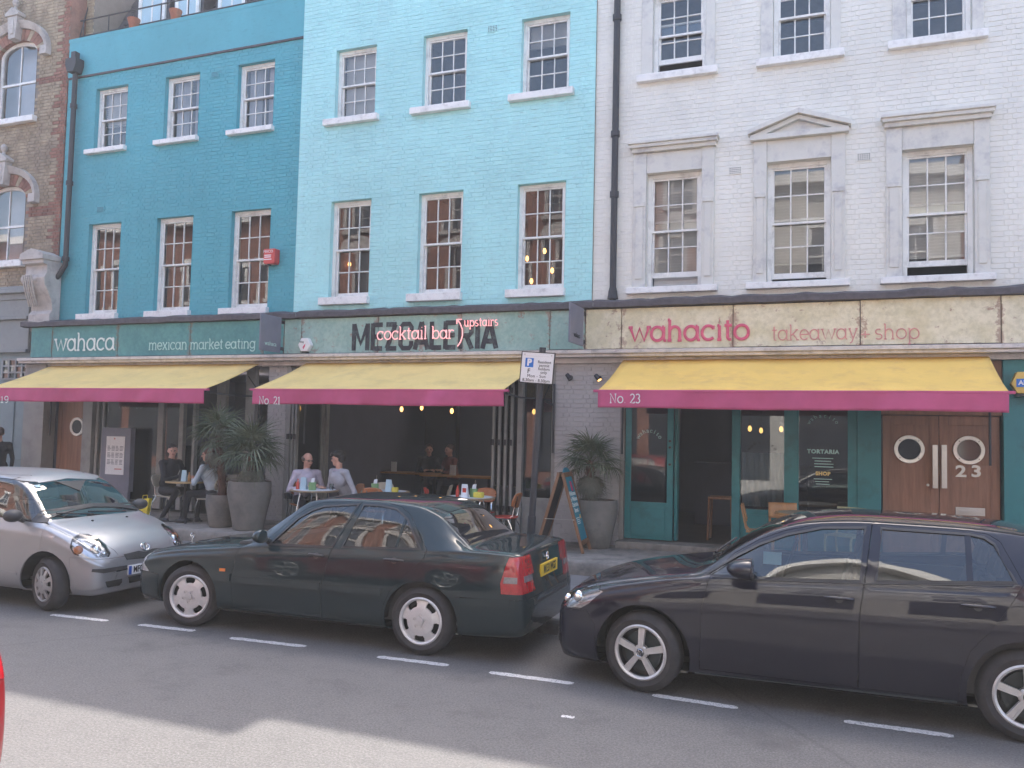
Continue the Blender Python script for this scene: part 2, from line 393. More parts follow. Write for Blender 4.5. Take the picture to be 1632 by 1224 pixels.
M['blade_grey'] = mat('grey_blade_sign', (.18,.18,.23), .5, var=.12)
M['tile'] = mat('terracotta', (.34,.12,.07), .8, var=.2)
M['darkfloor'] = mat('dark_timber_floor', (.055,.045,.042), .6, var=.3, vscale=3)
M['darkwall'] = mat('dark_plum_wall', (.14,.142,.19), .9, var=.05)
M['kerbstone'] = mat('granite_kerb', (.105,.10,.105), .8, var=.25, vscale=14, bmp=.3, bscale=60)
# ------------------------------------------------------------------ the ground
def asphalt():
    m, nt, b = nodes_of('asphalt'); pos = geopos(nt)
    n1 = noise(nt, .5, 6, .7, pos); n2 = noise(nt, 60, 4, .75, pos); n3 = noise(nt, 5, 6, .75, pos)
    v = nt.nodes.new('ShaderNodeTexVoronoi'); v.inputs['Scale'].default_value = 42; nt.links.new(pos, v.inputs['Vector'])
    a = ramp(nt, n1.outputs[0], [(.3, (.080,.075,.072)), (.7, (.106,.100,.096))]).outputs[0]
    a = mixc(nt, ramp(nt, n2.outputs[0], [(.42, (0,0,0)), (.62, (.9,.9,.9))]).outputs[0], a, (.165,.158,.156))
    a = mixc(nt, ramp(nt, n3.outputs[0], [(.5, (0,0,0)), (.8, (.5,.5,.5))]).outputs[0], a, (.060,.056,.057))
    a = mixc(nt, ramp(nt, v.outputs['Distance'], [(.0, (.8,.8,.8)), (.20, (0,0,0))]).outputs[0], a, (.28,.27,.265))
    n6 = noise(nt, 1.1, 5, .65, pos); a = mixc(nt, ramp(nt, n6.outputs[0], [(.56, (0,0,0)), (.70, (.55,.55,.55))]).outputs[0], a, (.055,.051,.052))
    n7 = noise(nt, .9, 4, .6, geopos(nt, (.35,1.6,1))); a = mixc(nt, ramp(nt, n7.outputs[0], [(.55, (0,0,0)), (.75, (.4,.4,.4))]).outputs[0], a, (.135,.128,.127))
    # fine cracks
    vc = nt.nodes.new('ShaderNodeTexVoronoi'); vc.feature = 'DISTANCE_TO_EDGE'; vc.inputs['Scale'].default_value = .17
    nw = noise(nt, 3, 4, .6, pos); mp = mixc(nt, .12, pos, nw.outputs['Color']); nt.links.new(mp, vc.inputs['Vector'])
    a = mixc(nt, ramp(nt, vc.outputs['Distance'], [(0, (.30,.30,.30)), (.004, (0,0,0))]).outputs[0], a, (.03,.028,.028))
    nt.links.new(a, b.inputs['Base Color']); b.inputs['Roughness'].default_value = .82
    h = mixc(nt, .5, n2.outputs[0], v.outputs['Distance']); bump(nt, b, h, .7, .008)
    return m
M['asphalt'] = asphalt()
M['paving'] = mat('york_stone_paving', (.17,.163,.162), .85, var=.2, vscale=3, bmp=.25, bscale=50, dirt=(.095,.09,.09), dscale=2)
def worn_white():
    m, nt, b = nodes_of('worn_road_paint'); pos = geopos(nt)
    n = noise(nt, 60, 5, .7, pos); n2 = noise(nt, 7, 4, .6, pos)
    a = mixc(nt, ramp(nt, n.outputs[0], [(.52, (0,0,0)), (.62, (.9,.9,.9))]).outputs[0], (.66,.64,.62), (.16,.15,.15))
    a = mixc(nt, ramp(nt, n2.outputs[0], [(.45, (0,0,0)), (.8, (.5,.5,.5))]).outputs[0], a, (.4,.38,.37))
    nt.links.new(a, b.inputs['Base Color']); b.inputs['Roughness'].default_value = .7; return m
M['roadpaint'] = worn_white()

road = struct(MB().add([(-140,-140,0),(140,-140,0),(140,140,0),(-140,140,0)], [(0,1,2,3)]).build('road', M['asphalt']))
KERB_Y, TERR_Y, TERR_Z = 8.48, 11.32, .30
pv = MB(); pv.box(-40,30,KERB_Y,13.2,-.2,.10)
pavement = struct(pv.build('pavement', M['paving']))
pv2 = MB(); pv2.box(-40,30,-3.4,1.15,-.2,.10)
pavement2 = struct(pv2.build('pavement', M['paving']))
# kerb stones along both pavements
ks = MB(); ks.box(-.455,.455,0,.145,-.1,.108); kme = ks.mesh('kerb_stone', M['kerbstone'])
for i in range(26):
    o = link('kerb_stone', kme, pavement, bevel=.012, loc=(-16.4+i*.92, KERB_Y-.15, rng.uniform(-.004,.004)))
    o = link('kerb_stone', kme, pavement2, bevel=.012, loc=(-16.4+i*.92, 1.155, rng.uniform(-.004,.004)))
# raised concrete forecourt in front of the restaurants
tb = MB()
NX = 90; x0, x1 = -16.55, 6.0
prof = [(TERR_Y, .05), (TERR_Y-.005, .18), (TERR_Y, .27), (TERR_Y+.03, TERR_Z), (13.35, TERR_Z+.01)]
vs = []; fs = []
for i in range(NX+1):
    x = x0+(x1-x0)*i/NX
    for j, (y, z) in enumerate(prof):
        k = .012 if j < 4 else 0
        vs.append((x, y+rng.uniform(-k,k), z+(rng.uniform(-k,k)*.6 if j in (2,3) else 0)))
for i in range(NX):
    for j in range(4): a = i*5+j; fs.append((a, a+5, a+6, a+1))
tb.add(vs, fs); tb.add([(x0,TERR_Y,.05),(x0,TERR_Y,TERR_Z),(x0,13.35,TERR_Z),(x0,13.35,.05)], [(0,1,2,3)])
struct(tb.build('terrace', M['concrete'], smooth=50))
sb = MB(); sb.box(-3.3,.6,12.85,13.3,.30,.41); struct(sb.build('entrance_step', M['concrete'], bevel=.015))
# parking bay dashes
DASH = [(82,980,172,990),(222,996,310,1006),(367,1017,487,1031),(602,1047,715,1061),(780,1072,914,1090),(1040,1108,1176,1129),(1345,1150,1520,1174)]
def dash(a, b, w=.085):
    mb = MB(); n = 18; vs = []
    for i in range(n+1):
        t = i/n; p = a.lerp(b, t); j = (lambda: rng.uniform(-.007,.007))
        ww = w*(.55 if i in (0,n) else 1)
        vs += [(p.x, p.y-ww/2+j(), .004), (p.x, p.y+ww/2+j(), .004)]
    mb.add(vs, [(2*i,2*i+2,2*i+3,2*i+1) for i in range(n)])
    return mb.build('bay_marking', M['roadpaint'], road)
for d in DASH: dash(on_z(d[0],d[1],0), on_z(d[2],d[3],0))
ad = on_z(1520,1174,0); ae = ad
for k in range(3):
    ae = ad+Vector((.55+k*.95,0,0)); dash(ae, ae+Vector((.55,0,0)))
for (px,py) in ((905,1143),): p = on_z(px,py,0); dash(p-Vector((.05,0,0)), p+Vector((.05,0,0)), .05)

# ------------------------------------------------------------------ building helpers
YF = 13.2
def wall_holes(mb, x0, x1, z0, z1, y, holes, depth=.14):
    xs = sorted(set([x0,x1]+[v for h in holes for v in (h[0],h[1]) if x0 < v < x1])); zs = sorted(set([z0,z1]+[v for h in holes for v in (h[2],h[3]) if z0 < v < z1]))
    for i in range(len(xs)-1):
        for j in range(len(zs)-1):
            cx, cz = (xs[i]+xs[i+1])/2, (zs[j]+zs[j+1])/2
            if any(h[0] < cx < h[1] and h[2] < cz < h[3] for h in holes): continue
            mb.add([(xs[i],y,zs[j]),(xs[i+1],y,zs[j]),(xs[i+1],y,zs[j+1]),(xs[i],y,zs[j+1])], [(0,1,2,3)])
    for (a,b,c,d) in holes:
        yy = y+depth; ys = y-.012
        mb.add([(a,ys,c),(a,yy,c),(a,yy,d),(a,ys,d)], [(0,1,2,3)]); mb.add([(b,ys,c),(b,ys,d),(b,yy,d),(b,yy,c)], [(0,1,2,3)])
        mb.add([(a,ys,d),(a,yy,d),(b,yy,d),(b,ys,d)], [(0,1,2,3)]); mb.add([(a,ys,c),(b,ys,c),(b,yy,c),(a,yy,c)], [(0,1,2,3)])
def courses(x0, x1, z0, z1, holes, ch=.075, L=.225, bond='flemish', joint=.010):
    """yield brick rectangles (xa,xb,za,zb)"""
    n = int((z1-z0)/ch)
    for r in range(n):
        za = z0+r*ch; zb = za+ch-joint; zc = (za+zb)/2
        cuts = sorted([(h[0],h[1]) for h in holes if h[2]-.02 < zc < h[3]+.02])
        segs = []; cur = x0
        for (a,b) in cuts:
            if a > cur: segs.append((cur,a))
            cur = max(cur,b)
        if cur < x1: segs.append((cur,x1))
        x = x0-rng.random()*.02-(.17 if r % 2 else 0); k = r % 2
        while x < x1:
            w = L if (k % 2 == 0 or bond != 'flemish') else L*.5
            xa, xb = x, x+w-joint; x += w; k += 1
            for (a,b) in segs:
                p, q = max(xa,a), min(xb,b)
                if q-p > .03: yield (p,q,za,zb)
def brick_rect(mb, p, q, za, zb, y, t=.0062):
    j = rng.uniform(-.0018,.0016); yy = y-t+j; e = .0022
    dz = rng.uniform(-.002,.002)
    vs = [(p,y,za+dz),(q,y,za+dz),(q,y,zb+dz),(p,y,zb+dz),(p+e,yy+rng.uniform(-.001,.001),za+e+dz),(q-e,yy,za+e+dz),(q-e,yy,zb-e+dz),(p+e,yy+rng.uniform(-.001,.001),zb-e+dz)]
    mb.add(vs, [(4,5,6,7),(0,1,5,4),(1,2,6,5),(2,3,7,6),(3,0,4,7)])
_pane_mesh = {}
def pane_mesh(w, h, m):
    k = (round(w,3), round(h,3), m.name)
    if k not in _pane_mesh:
        mb = MB(); mb.add([(-w/2,0,-h/2),(w/2,0,-h/2),(w/2,0,h/2),(-w/2,0,h/2)], [(0,1,2,3)]); _pane_mesh[k] = mb.mesh('pane', m)
    return _pane_mesh[k]
def window(parent, x0, x1, z0, z1, yw, sill=None, open_=0, blind=None, blind_to=None, room='room', bulbs=(), fr=.065, rows=4, gm=None, setback=.085, sillz=.11, curtain=False):
    bx = base_of(parent); mb = MB(); yf = yw+setback; gm = gm or M['glass']
    # box frame
    mb.box(x0,x0+fr,yf,yf+.13,z0,z1); mb.box(x1-fr,x1,yf,yf+.13,z0,z1); mb.box(x0+fr,x1-fr,yf+.002,yf+.13,z1-fr,z1); mb.box(x0+fr,x1-fr,yf+.002,yf+.13,z0,z0+.025)
    zm = z0+(z1-z0)*.5; a, b = x0+fr*.82, x1-fr*.82; panes = []
    def sash(za, zb, y, top, bot, nr):
        st = .042; mb.box(a,a+st,y,y+.04,za,zb); mb.box(b-st,b,y,y+.04,za,zb)
        mb.box(a+st,b-st,y+.001,y+.04,za,za+bot); mb.box(a+st,b-st,y+.001,y+.04,zb-top,zb)
        gx0, gx1, gz0, gz1 = a+st, b-st, za+bot, zb-top; bw = .020
        for i in (1,2):
            x = gx0+(gx1-gx0)*i/3; mb.box(x-bw/2,x+bw/2,y+.004,y+.036,gz0,gz1)
        for j in range(1,nr):
            z = gz0+(gz1-gz0)*j/nr; mb.box(gx0,gx1,y+.006,y+.034,z-bw/2,z+bw/2)
        for i in range(3):
            for j in range(nr):
                panes.append(((gx0+(gx1-gx0)*(i+.5)/3, y+.02, gz0+(gz1-gz0)*(j+.5)/nr), (gx1-gx0)/3, (gz1-gz0)/nr))
    sash(zm-.018, z1-fr*.8, yf+.025, .045, .036, rows//2)
    sash(z0+.02+open_, zm+.018+open_, yf+.068, .036, .085, rows//2)
    wn_ = mb.build('window', M['white_paint'], parent, world=True, bevel=.004)
    for (c,w,h) in panes:
        o = link('pane', pane_mesh(w,h,gm), wn_); o.location = Vector(c)-bx
        o.rotation_euler = (rng.uniform(-.006,.006), 0, rng.uniform(-.008,.008))
    if sill:
        sx0, sx1, zb = sill; s = MB(); s.box(sx0,sx1,yw-.11,yw+setback+.03,zb,z0); s.build('sill', M['sill'], wn_, world=True, bevel=.010)
    if blind:
        s = MB(); z = z1-.07; zt = blind_to if blind_to else z0+.05
        while z > zt:
            s.obox(((x0+x1)/2, yf+.17, z), (1,0,0), (0,.62,-.785), (0,.785,.62), (x1-x0)/2-.075, .025, .0012); z -= .046
        s.box(x0+.07,x1-.07,yf+.15,yf+.19,zt-.03,zt-.012)
        s.build('blind', M[blind], wn_, world=True)
    if curtain:
        s = MB()
        for (ca,cb) in ((x0+.07,x0+.07+(x1-x0)*.34),(x1-.07-(x1-x0)*.30,x1-.07)):
            vs = []; n = 22
            for i in range(n+1):
                x = ca+(cb-ca)*i/n; y = yf+.2+.025*math.sin(i*1.5); vs += [(x,y,z0),(x,y,z1)]
            s.add(vs, [(2*i,2*i+2,2*i+3,2*i+1) for i in range(n)])
        s.build('curtain', M['curtain'], wn_, world=True, smooth=60)
    r = MB(); ra, rb, rz0, rz1, ry0, ry1 = x0-.42, x1+.42, z0-.75, z1+.35, yf+.135, yf+2.4
    r.add([(ra,ry0,rz0),(rb,ry0,rz0),(rb,ry1,rz0),(ra,ry1,rz0),(ra,ry0,rz1),(rb,ry0,rz1),(rb,ry1,rz1),(ra,ry1,rz1)], [(0,1,2,3),(4,7,6,5),(1,5,6,2),(2,6,7,3),(3,7,4,0)])
    # wall round the opening, seen from inside
    r.add([(ra,ry0,rz0),(x0,ry0,rz0),(x0,ry0,rz1),(ra,ry0,rz1),(x1,ry0,rz0),(rb,ry0,rz0),(rb,ry0,rz1),(x1,ry0,rz1)], [(0,1,2,3),(4,5,6,7)])
    r.add([(x0,ry0,rz0),(x1,ry0,rz0),(x1,ry0,z0),(x0,ry0,z0),(x0,ry0,z1),(x1,ry0,z1),(x1,ry0,rz1),(x0,ry0,rz1)], [(0,1,2,3),(4,5,6,7)])
    r.build('room_interior', M[room], wn_, world=True, fix=False)
    return wn_
def vent(parent, px, py, yw, m):
    p = on_y(px,py,yw); s = MB(); s.box(p.x-.10,p.x+.10,yw-.018,yw,p.z-.062,p.z+.062); v = s.build('air_vent', m, parent, world=True)
    s = MB()
    for i in range(6):
        for j in range(4): s.box(p.x-.085+i*.030,p.x-.070+i*.030,yw-.020,yw-.006,p.z-.05+j*.027,p.z-.036+j*.027)
    s.build('vent_holes', M['sign_black'], v, world=True)

# ------------------------------------------------------------------ the three restaurant houses
def house(name, label, x0, x1, zb, H, yw, mt, holes, depth=9.0):
    t = thing(name, label, 'building', (x0, YF, 0))
    mb = MB(); wall_holes(mb, x0, x1, zb, H, yw, holes); mb.build('wall', mt, t, world=True, fix=False)
    bw = MB()
    for (p,q,za,zb2) in courses(x0+.004, x1-.004, zb, H-.32, holes): brick_rect(bw, p, q, za, zb2, yw)
    tag(bw.build('brickwork', mt, t, world=True, fix=False), kind='stuff')
    s = MB(); s.box(x0,x1,yw+.16,yw+.4,H-.45,H-.02); s.box(x0,x0+.22,yw+.03,yw+depth,3.3,H-.02); s.box(x1-.22,x1,yw+.03,yw+depth,3.3,H-.02); s.box(x0,x0+.03,yw+.3,yw+depth,.1,3.29); s.box(x1-.03,x1,yw+.3,yw+depth,.1,3.29); s.box(x0+.22,x1-.22,yw+depth-.2,yw+depth,.1,H-.3); s.box(x0+.22,x1-.22,yw+2.9,yw+depth-.2,H-.9,H-.6)
    s.box(x0+.22,x1-.22,yw+2.7,yw+2.85,3.4,H-.9)
    s.box(x0+.22,x1-.22,yw+.3,yw+2.9,H-.9,H-.6)
    s.build('back_structure', M['stock'], t, world=True)
    s = MB(); s.box(x0-.01,x1+.01,yw-.03,yw+.45,H-.03,H+.05); s.build('coping', mt if H < 11 else M['stucco'], t, world=True)
    return t
X19, X21, X23, XR = -15.88, -9.66, -3.82, 3.39
def W(x0,x1,z0,z1): return (x0,x1,z0,z1)
top19 = [(-15.03,-14.13),(-13.11,-12.21),(-11.24,-10.36)]; fl19 = [(-15.04,-14.14),(-13.16,-12.22),(-11.26,-10.32)]
top21 = [(-8.89,-8.02),(-7.05,-6.18),(-5.15,-4.28)]; fl21 = [(-8.89,-8.03),(-7.05,-6.18),(-5.16,-4.30)]
top23 = [(-2.87,-2.03),(-1.0,-.18),(.86,1.70)]; fl23 = [(-2.94,-2.07),(-1.08,-.17),(.80,1.71)]
h19 = house('restaurant_house', 'deep teal blue painted brick house with black roof railing', X19, X21, 4.1, 10.42, 13.24, M['w19'], [(a,b,7.91,9.25) for a,b in top19]+[(a,b,4.35,6.29) for a,b in fl19])
h21 = house('restaurant_house', 'pale sky blue painted brick house in the middle', X21, X23, 4.1, 12.02, 13.16, M['w21'], [(a,b,7.83,9.16) for a,b in top21]+[(a,b,4.46,6.27) for a,b in fl21])
h23 = house('restaurant_house', 'white painted brick house with pedimented window surrounds', X23, XR, 4.1, 11.55, 13.2, M['w23'], [(a,b,7.88,9.22) for a,b in top23]+[(a,b,4.41,6.26) for a,b in fl23])
for i,(a,b) in enumerate(top19):
    window(h19, a, b, 7.91, 9.25, 13.24, (a-.18,b+.04,7.81), room='room_grey', blind='blind' if i == 0 else None, blind_to=8.5, curtain=(i > 0))
for i,(a,b) in enumerate(fl19):
    window(h19, a, b, 4.35, 6.29, 13.24, (a-.16,b+.04,4.22), room='room_red')
for i,(a,b) in enumerate(top21):
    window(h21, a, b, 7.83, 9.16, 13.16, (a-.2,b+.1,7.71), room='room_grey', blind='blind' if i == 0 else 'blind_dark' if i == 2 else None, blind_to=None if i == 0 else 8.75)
for i,(a,b) in enumerate(fl21):
    window(h21, a, b, 4.46, 6.27, 13.16, (a-.16,b+.03,4.32), room='room_red')
for i,(a,b) in enumerate(top23):
    window(h23, a, b, 7.88, 9.22, 13.2, (a-.25,b+.2,7.76), room='room_grey', open_=.20 if i == 0 else 0)
for i,(a,b) in enumerate(fl23):
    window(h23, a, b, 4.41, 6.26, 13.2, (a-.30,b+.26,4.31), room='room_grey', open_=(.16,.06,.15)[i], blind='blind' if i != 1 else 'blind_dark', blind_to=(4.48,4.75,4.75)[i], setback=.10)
# stone surrounds on the white house
def surround(i, a, b, kind):
    s = MB(); o, c = (.22,.20) if kind != 'ped' else (.20,.20)
    xa, xb = a-o, b+c; y = 13.2
    for (p,q) in ((xa,a-.005),(b+.005,xb)):
        s.box(p,q,y-.045,y+.01,4.41,6.60); s.box(p+.045,q-.045,y-.062,y-.04,4.55,5.72); s.box(p+.02,q-.02,y-.075,y-.04,5.72,5.76); s.box(p+.03,q-.03,y-.068,y-.04,5.76,5.80)
    s.box(a-.004,b+.004,y-.030,y+.01,6.262,6.598)
    w = s.build('window_surround', M['stucco'], h23, world=True, bevel=.006)
    k = MB(); ea, eb = xa-.05, xb+.05
    if kind == 'flat':
        k.box(ea+.03,eb-.03,y-.10,y+.01,6.60,6.665); k.box(ea,eb,y-.15,y+.01,6.665,6.72); k.box(ea-.02,eb+.02,y-.18,y+.01,6.72,6.765)
    else:
        m = (ea+eb)/2; k.box(ea,eb,y-.12,y+.01,6.60,6.685)
        ap = 7.0
        for sgn in (-1,1):
            e = ea-.03 if sgn < 0 else eb+.03
            k.prism([(e,6.685),(e,6.76),(m,ap+.02),(m,ap-.06)], 'y', y-.17, y+.01)
            k.prism([(e+sgn*-.05,6.686),(m,ap-.062),(m,ap-.13),(e-sgn*.26,6.687)], 'y', y-.10, y+.01)
        k.prism([(ea+.2,6.686),(eb-.2,6.686),(m,ap-.13)], 'y', y-.02, y+.008)
    k.build('cornice' if kind == 'flat' else 'pediment', M['stucco'], w, world=True, bevel=.005)
for i,((a,b),k) in enumerate(zip(fl23, ('flat','ped','flat'))): surround(i,a,b,k)
for (a,b) in top23:
    s = MB()
    for (p,q) in ((a-.19,a-.004),(b+.004,b+.15)): s.box(p,q,13.165,13.21,7.88,9.5)
    s.box(a-.004,b+.004,13.17,13.21,9.223,9.5); s.build('window_surround', M['stucco'], h23, world=True, bevel=.005)
vent(h23,1172,272,13.2,M['w23']); vent(h23,1377,250,13.2,M['w23']); vent(h21,786,46,13.16,M['w21']); vent(h19,344,119,13.24,M['w19']); vent(h19,161,334,13.24,M['w19'])
# string line below the teal parapet
s = MB(); s.box(X19+.01,X21-.01,13.205,13.26,9.56,9.60); s.build('string_course', M['lead'], h19, world=True)
s = MB(); s.box(X19+.005,X21-.005,13.215,13.245,9.60,10.40); s.build('parapet_render', M['w19'], h19, world=True)
# mansard roof, dormers, railing and pots on the teal house
s = MB(); s.prism([(13.75,10.2),(14.9,12.4),(18,12.9),(18,10.2)], 'x', X19+.26, X21-.02); rf = s.build('roof', M['slate'], h19, world=True)
sl = MB(); sl.box(-.11,.11,-.006,.006,-.09,.09); slm = sl.mesh('slate', M['slate'])
ang = math.atan2(1.15,2.2)
for r in range(11):
    for c in range(25):
        t = (r+.5)/11; x = X19+.40+c*.235+(.117 if r % 2 else 0)
        if x > X21-.2: continue
        o = link('slate', slm, rf); o.location = Vector((x, 13.74+1.15*t-.012, 10.2+2.2*t))-base_of(rf); o.rotation_euler = (-ang+rng.uniform(-.02,.03), rng.uniform(-.01,.01), 0)
for (pa,pb) in ((226,268),(284,322),(352,395)):
    A, B = on_y(pa,20,14.0), on_y(pb,20,14.0)
    s = MB(); s.box(A.x-.08,B.x+.08,13.95,15.2,10.45,12.1); d = s.build('dormer', M['slate'], h19, world=True)
    s = MB(); s.box(A.x,A.x+.09,13.9,13.96,10.5,12); s.box(B.x-.09,B.x,13.9,13.96,10.5,12); s.box(A.x+.09,B.x-.09,13.9,13.955,11.9,12); s.box(A.x+.09,B.x-.09,13.9,13.955,10.5,10.58); s.box((A.x+B.x)/2-.02,(A.x+B.x)/2+.02,13.91,13.955,10.58,11.9)
    s.build('dormer_frame', M['white_paint'], d, world=True)
    s = MB(); s.box(A.x+.09,B.x-.09,13.925,13.94,10.58,11.9); s.build('dormer_glass', M['paper_blue'], d, world=True)
s = MB(); s.box(X19+.02,X19+.25,13.6,18,10.2,12.8); pw = s.build('party_wall', M['mortar'], h19, world=True)
s = MB()
for (p,q,za,zb2) in courses(X19+.02, X19+.25, 10.42, 12.7, []): brick_rect(s, p, q, za, zb2, 13.6, .012)
tag(s.build('brickwork', M['stock'], pw, world=True, fix=False), kind='stuff')
s = MB()
for z in (10.62,10.98): s.tube([(X19+.05,13.42,z),(X21-.05,13.42,z)], .016, 6)
for i in range(9): x = X19+.15+i*.74; s.tube([(x,13.42,10.4),(x,13.42,11.0)], .013, 6)
s.tube([(X19+.05,13.42,10.6),(X19+.05,13.6,11.4)], .014, 6)
s.build('roof_railing', M['iron'], h19, world=True)
pt = MB(); pt.lathe([(.08,0),(.10,.12),(.13,.22),(.135,.25),(.11,.25)], 14)
pme = pt.mesh('flower_pot', M['tile'])
for (px, lb) in ((213,'terracotta flower pot on the roof ledge between brick party wall and first dormer'),(279,'terracotta flower pot on the roof ledge between two white framed dormers')):
    P_ = on_y(px,40,13.34); o = link('flower_pot', pme, None, smooth=40, loc=(P_.x,13.34,10.47)); tag(o,lb,'flower pot','pots on the roof ledge')
# chimneys above the frame
for (x0c,x1c,yc,h,ho) in ((X21-.3,X21+.5,15.5,13.2,h21),(X23+2.5,X23+3.2,17.5,12.6,h23)):
    s = MB(); s.box(x0c,x1c,yc,yc+1.4,ho.location.z+10.5,h); s.build('chimney', M['stock'], ho, world=True)
# drainpipes
s = MB(); px = -3.46
s.tube([(px,13.12,11.45),(px,13.12,4.2)], .055, 12)
for z in (8.9,6.95,5.95,4.32): s.lathe([(.055,-.05),(.075,-.045),(.075,.045),(.055,.05)], 12, (px,13.12,z))
s.tube([(px,13.12,4.42),(px,13.12,4.24)], [.06,.09], 12)
s.build('drainpipe', M['iron'], h23, world=True, smooth=40)
s = MB(); px = -15.55
s.tube([(px,13.12,9.7),(px,13.12,5.6),(px,13.12,5.42),(px-.16,13.11,5.2),(px-.34,13.1,5.05),(px-.40,13.1,4.85),(px-.40,13.1,4.2)], .055, 12)
for z in (8.9,7.2,5.55): s.lathe([(.055,-.05),(.075,-.045),(.075,.045),(.055,.05)], 12, (px,13.12,z))
s.lathe([(.055,-.05),(.078,-.045),(.078,.045),(.055,.05)], 12, (px-.4,13.1,4.78))
s.prism([(px-.09,9.62),(px+.09,9.62),(px+.15,9.78),(px+.15,9.92),(px-.15,9.92),(px-.15,9.78)], 'y', 12.98, 13.2)
s.box(px-.05,px+.07,13.03,13.15,9.92,10.08)
s.build('drainpipe', M['iron'], h19, world=True, smooth=40)

# ------------------------------------------------------------------ brick building at the street's left end
hb = thing('brick_building', 'yellow and red brick Victorian building with arched windows and grey shopfront', 'building', (-19,YF,0))
BX0, BX1 = -24.0, X19
# openings (arched windows)
wa = [(on_y(-6,130,YF).x, on_y(57,130,YF).x, on_y(25,190,YF).z, on_y(25,88,YF).z, on_y(25,66,YF).z),
      (on_y(-26,370,YF).x, on_y(38,370,YF).x, on_y(10,418,YF).z, on_y(10,318,YF).z, on_y(10,296,YF).z)]
holes = [(a,b,z0,zt) for (a,b,z0,zs,zt) in wa]
mb = MB(); wall_holes(mb, BX0, BX1, 4.0, 13, YF+.012, holes, .12); mb.build('wall', M['mortar'], hb, world=True, fix=False)
def inarch(x, z, g=.0):
    for (a,b,z0,zs,zt) in wa:
        if a-g < x < b+g and z0 < z < zt+g:
            if z <= zs: return True
            cx = (a+b)/2; w = (b-a)/2+g; h = zt-zs+g
            if ((x-cx)/w)**2+((z-zs)/h)**2 < 1: return True
    return False
bricks = []
for (p,q,za,zb2) in courses(BX0, BX1, 4.1, 12.6, []):
    cx, cz = (p+q)/2, (za+zb2)/2
    if inarch(cx, cz, .02) or inarch(p, cz, 0) or inarch(q, cz, 0): 
        if inarch(cx,cz,.02): continue
        for (a,b,*_) in wa:
            if p < a < q: q = a-.004
            elif p < b < q: p = b+.004
    if any(z0 < cz and ((cx-(a+b)/2)/((b-a)/2+.26))**2+((cz-zs)/(zt-zs+.26))**2 < 1 and cz > zs-.02 for (a,b,z0,zs,zt) in wa): continue
    if q-p < .03: continue
    red = p > BX1-.42+(.06 if int(cz/.3) % 2 else 0) or 6.55 < cz < 6.78 or 9.55 < cz < 9.72
    bricks.append((p,q,za,zb2,red))
vis = sorted(bricks, key=lambda b: (0 if (b[0] > -17.75 and 4.2 < b[2] < 11.3) else 1, -b[0]))
cache = {}
for bkey in vis[:290]:
    p,q,za,zb2,red = bkey; w = round((q-p)/.01)*.01; k = (w,red)
    if k not in cache:
        bm_ = MB(); e = .003
        bm_.add([(-w/2,.012,-.0325),(w/2,.012,-.0325),(w/2,.012,.0325),(-w/2,.012,.0325),(-w/2+e,0,-.0325+e),(w/2-e,0,-.0325+e),(w/2-e,0,.0325-e),(-w/2+e,0,.0325-e)], [(4,5,6,7),(0,1,5,4),(1,2,6,5),(2,3,7,6),(3,0,4,7)])
        cache[k] = bm_.mesh('brick', M['redbrick'] if red else M['stock'])
    o = link('brick', cache[k], hb); o.location = Vector(((p+q)/2, YF+rng.uniform(-.003,.002), (za+zb2)/2))-base_of(hb)
rs = MB(); ys_ = MB()
for (p,q,za,zb2,red) in vis[290:]: brick_rect(rs if red else ys_, p, q, za, zb2, YF+.012, .012)
tag(ys_.build('brickwork', M['stock'], hb, world=True, fix=False), kind='stuff'); tag(rs.build('brickwork', M['redbrick'], hb, world=True, fix=False), kind='stuff')
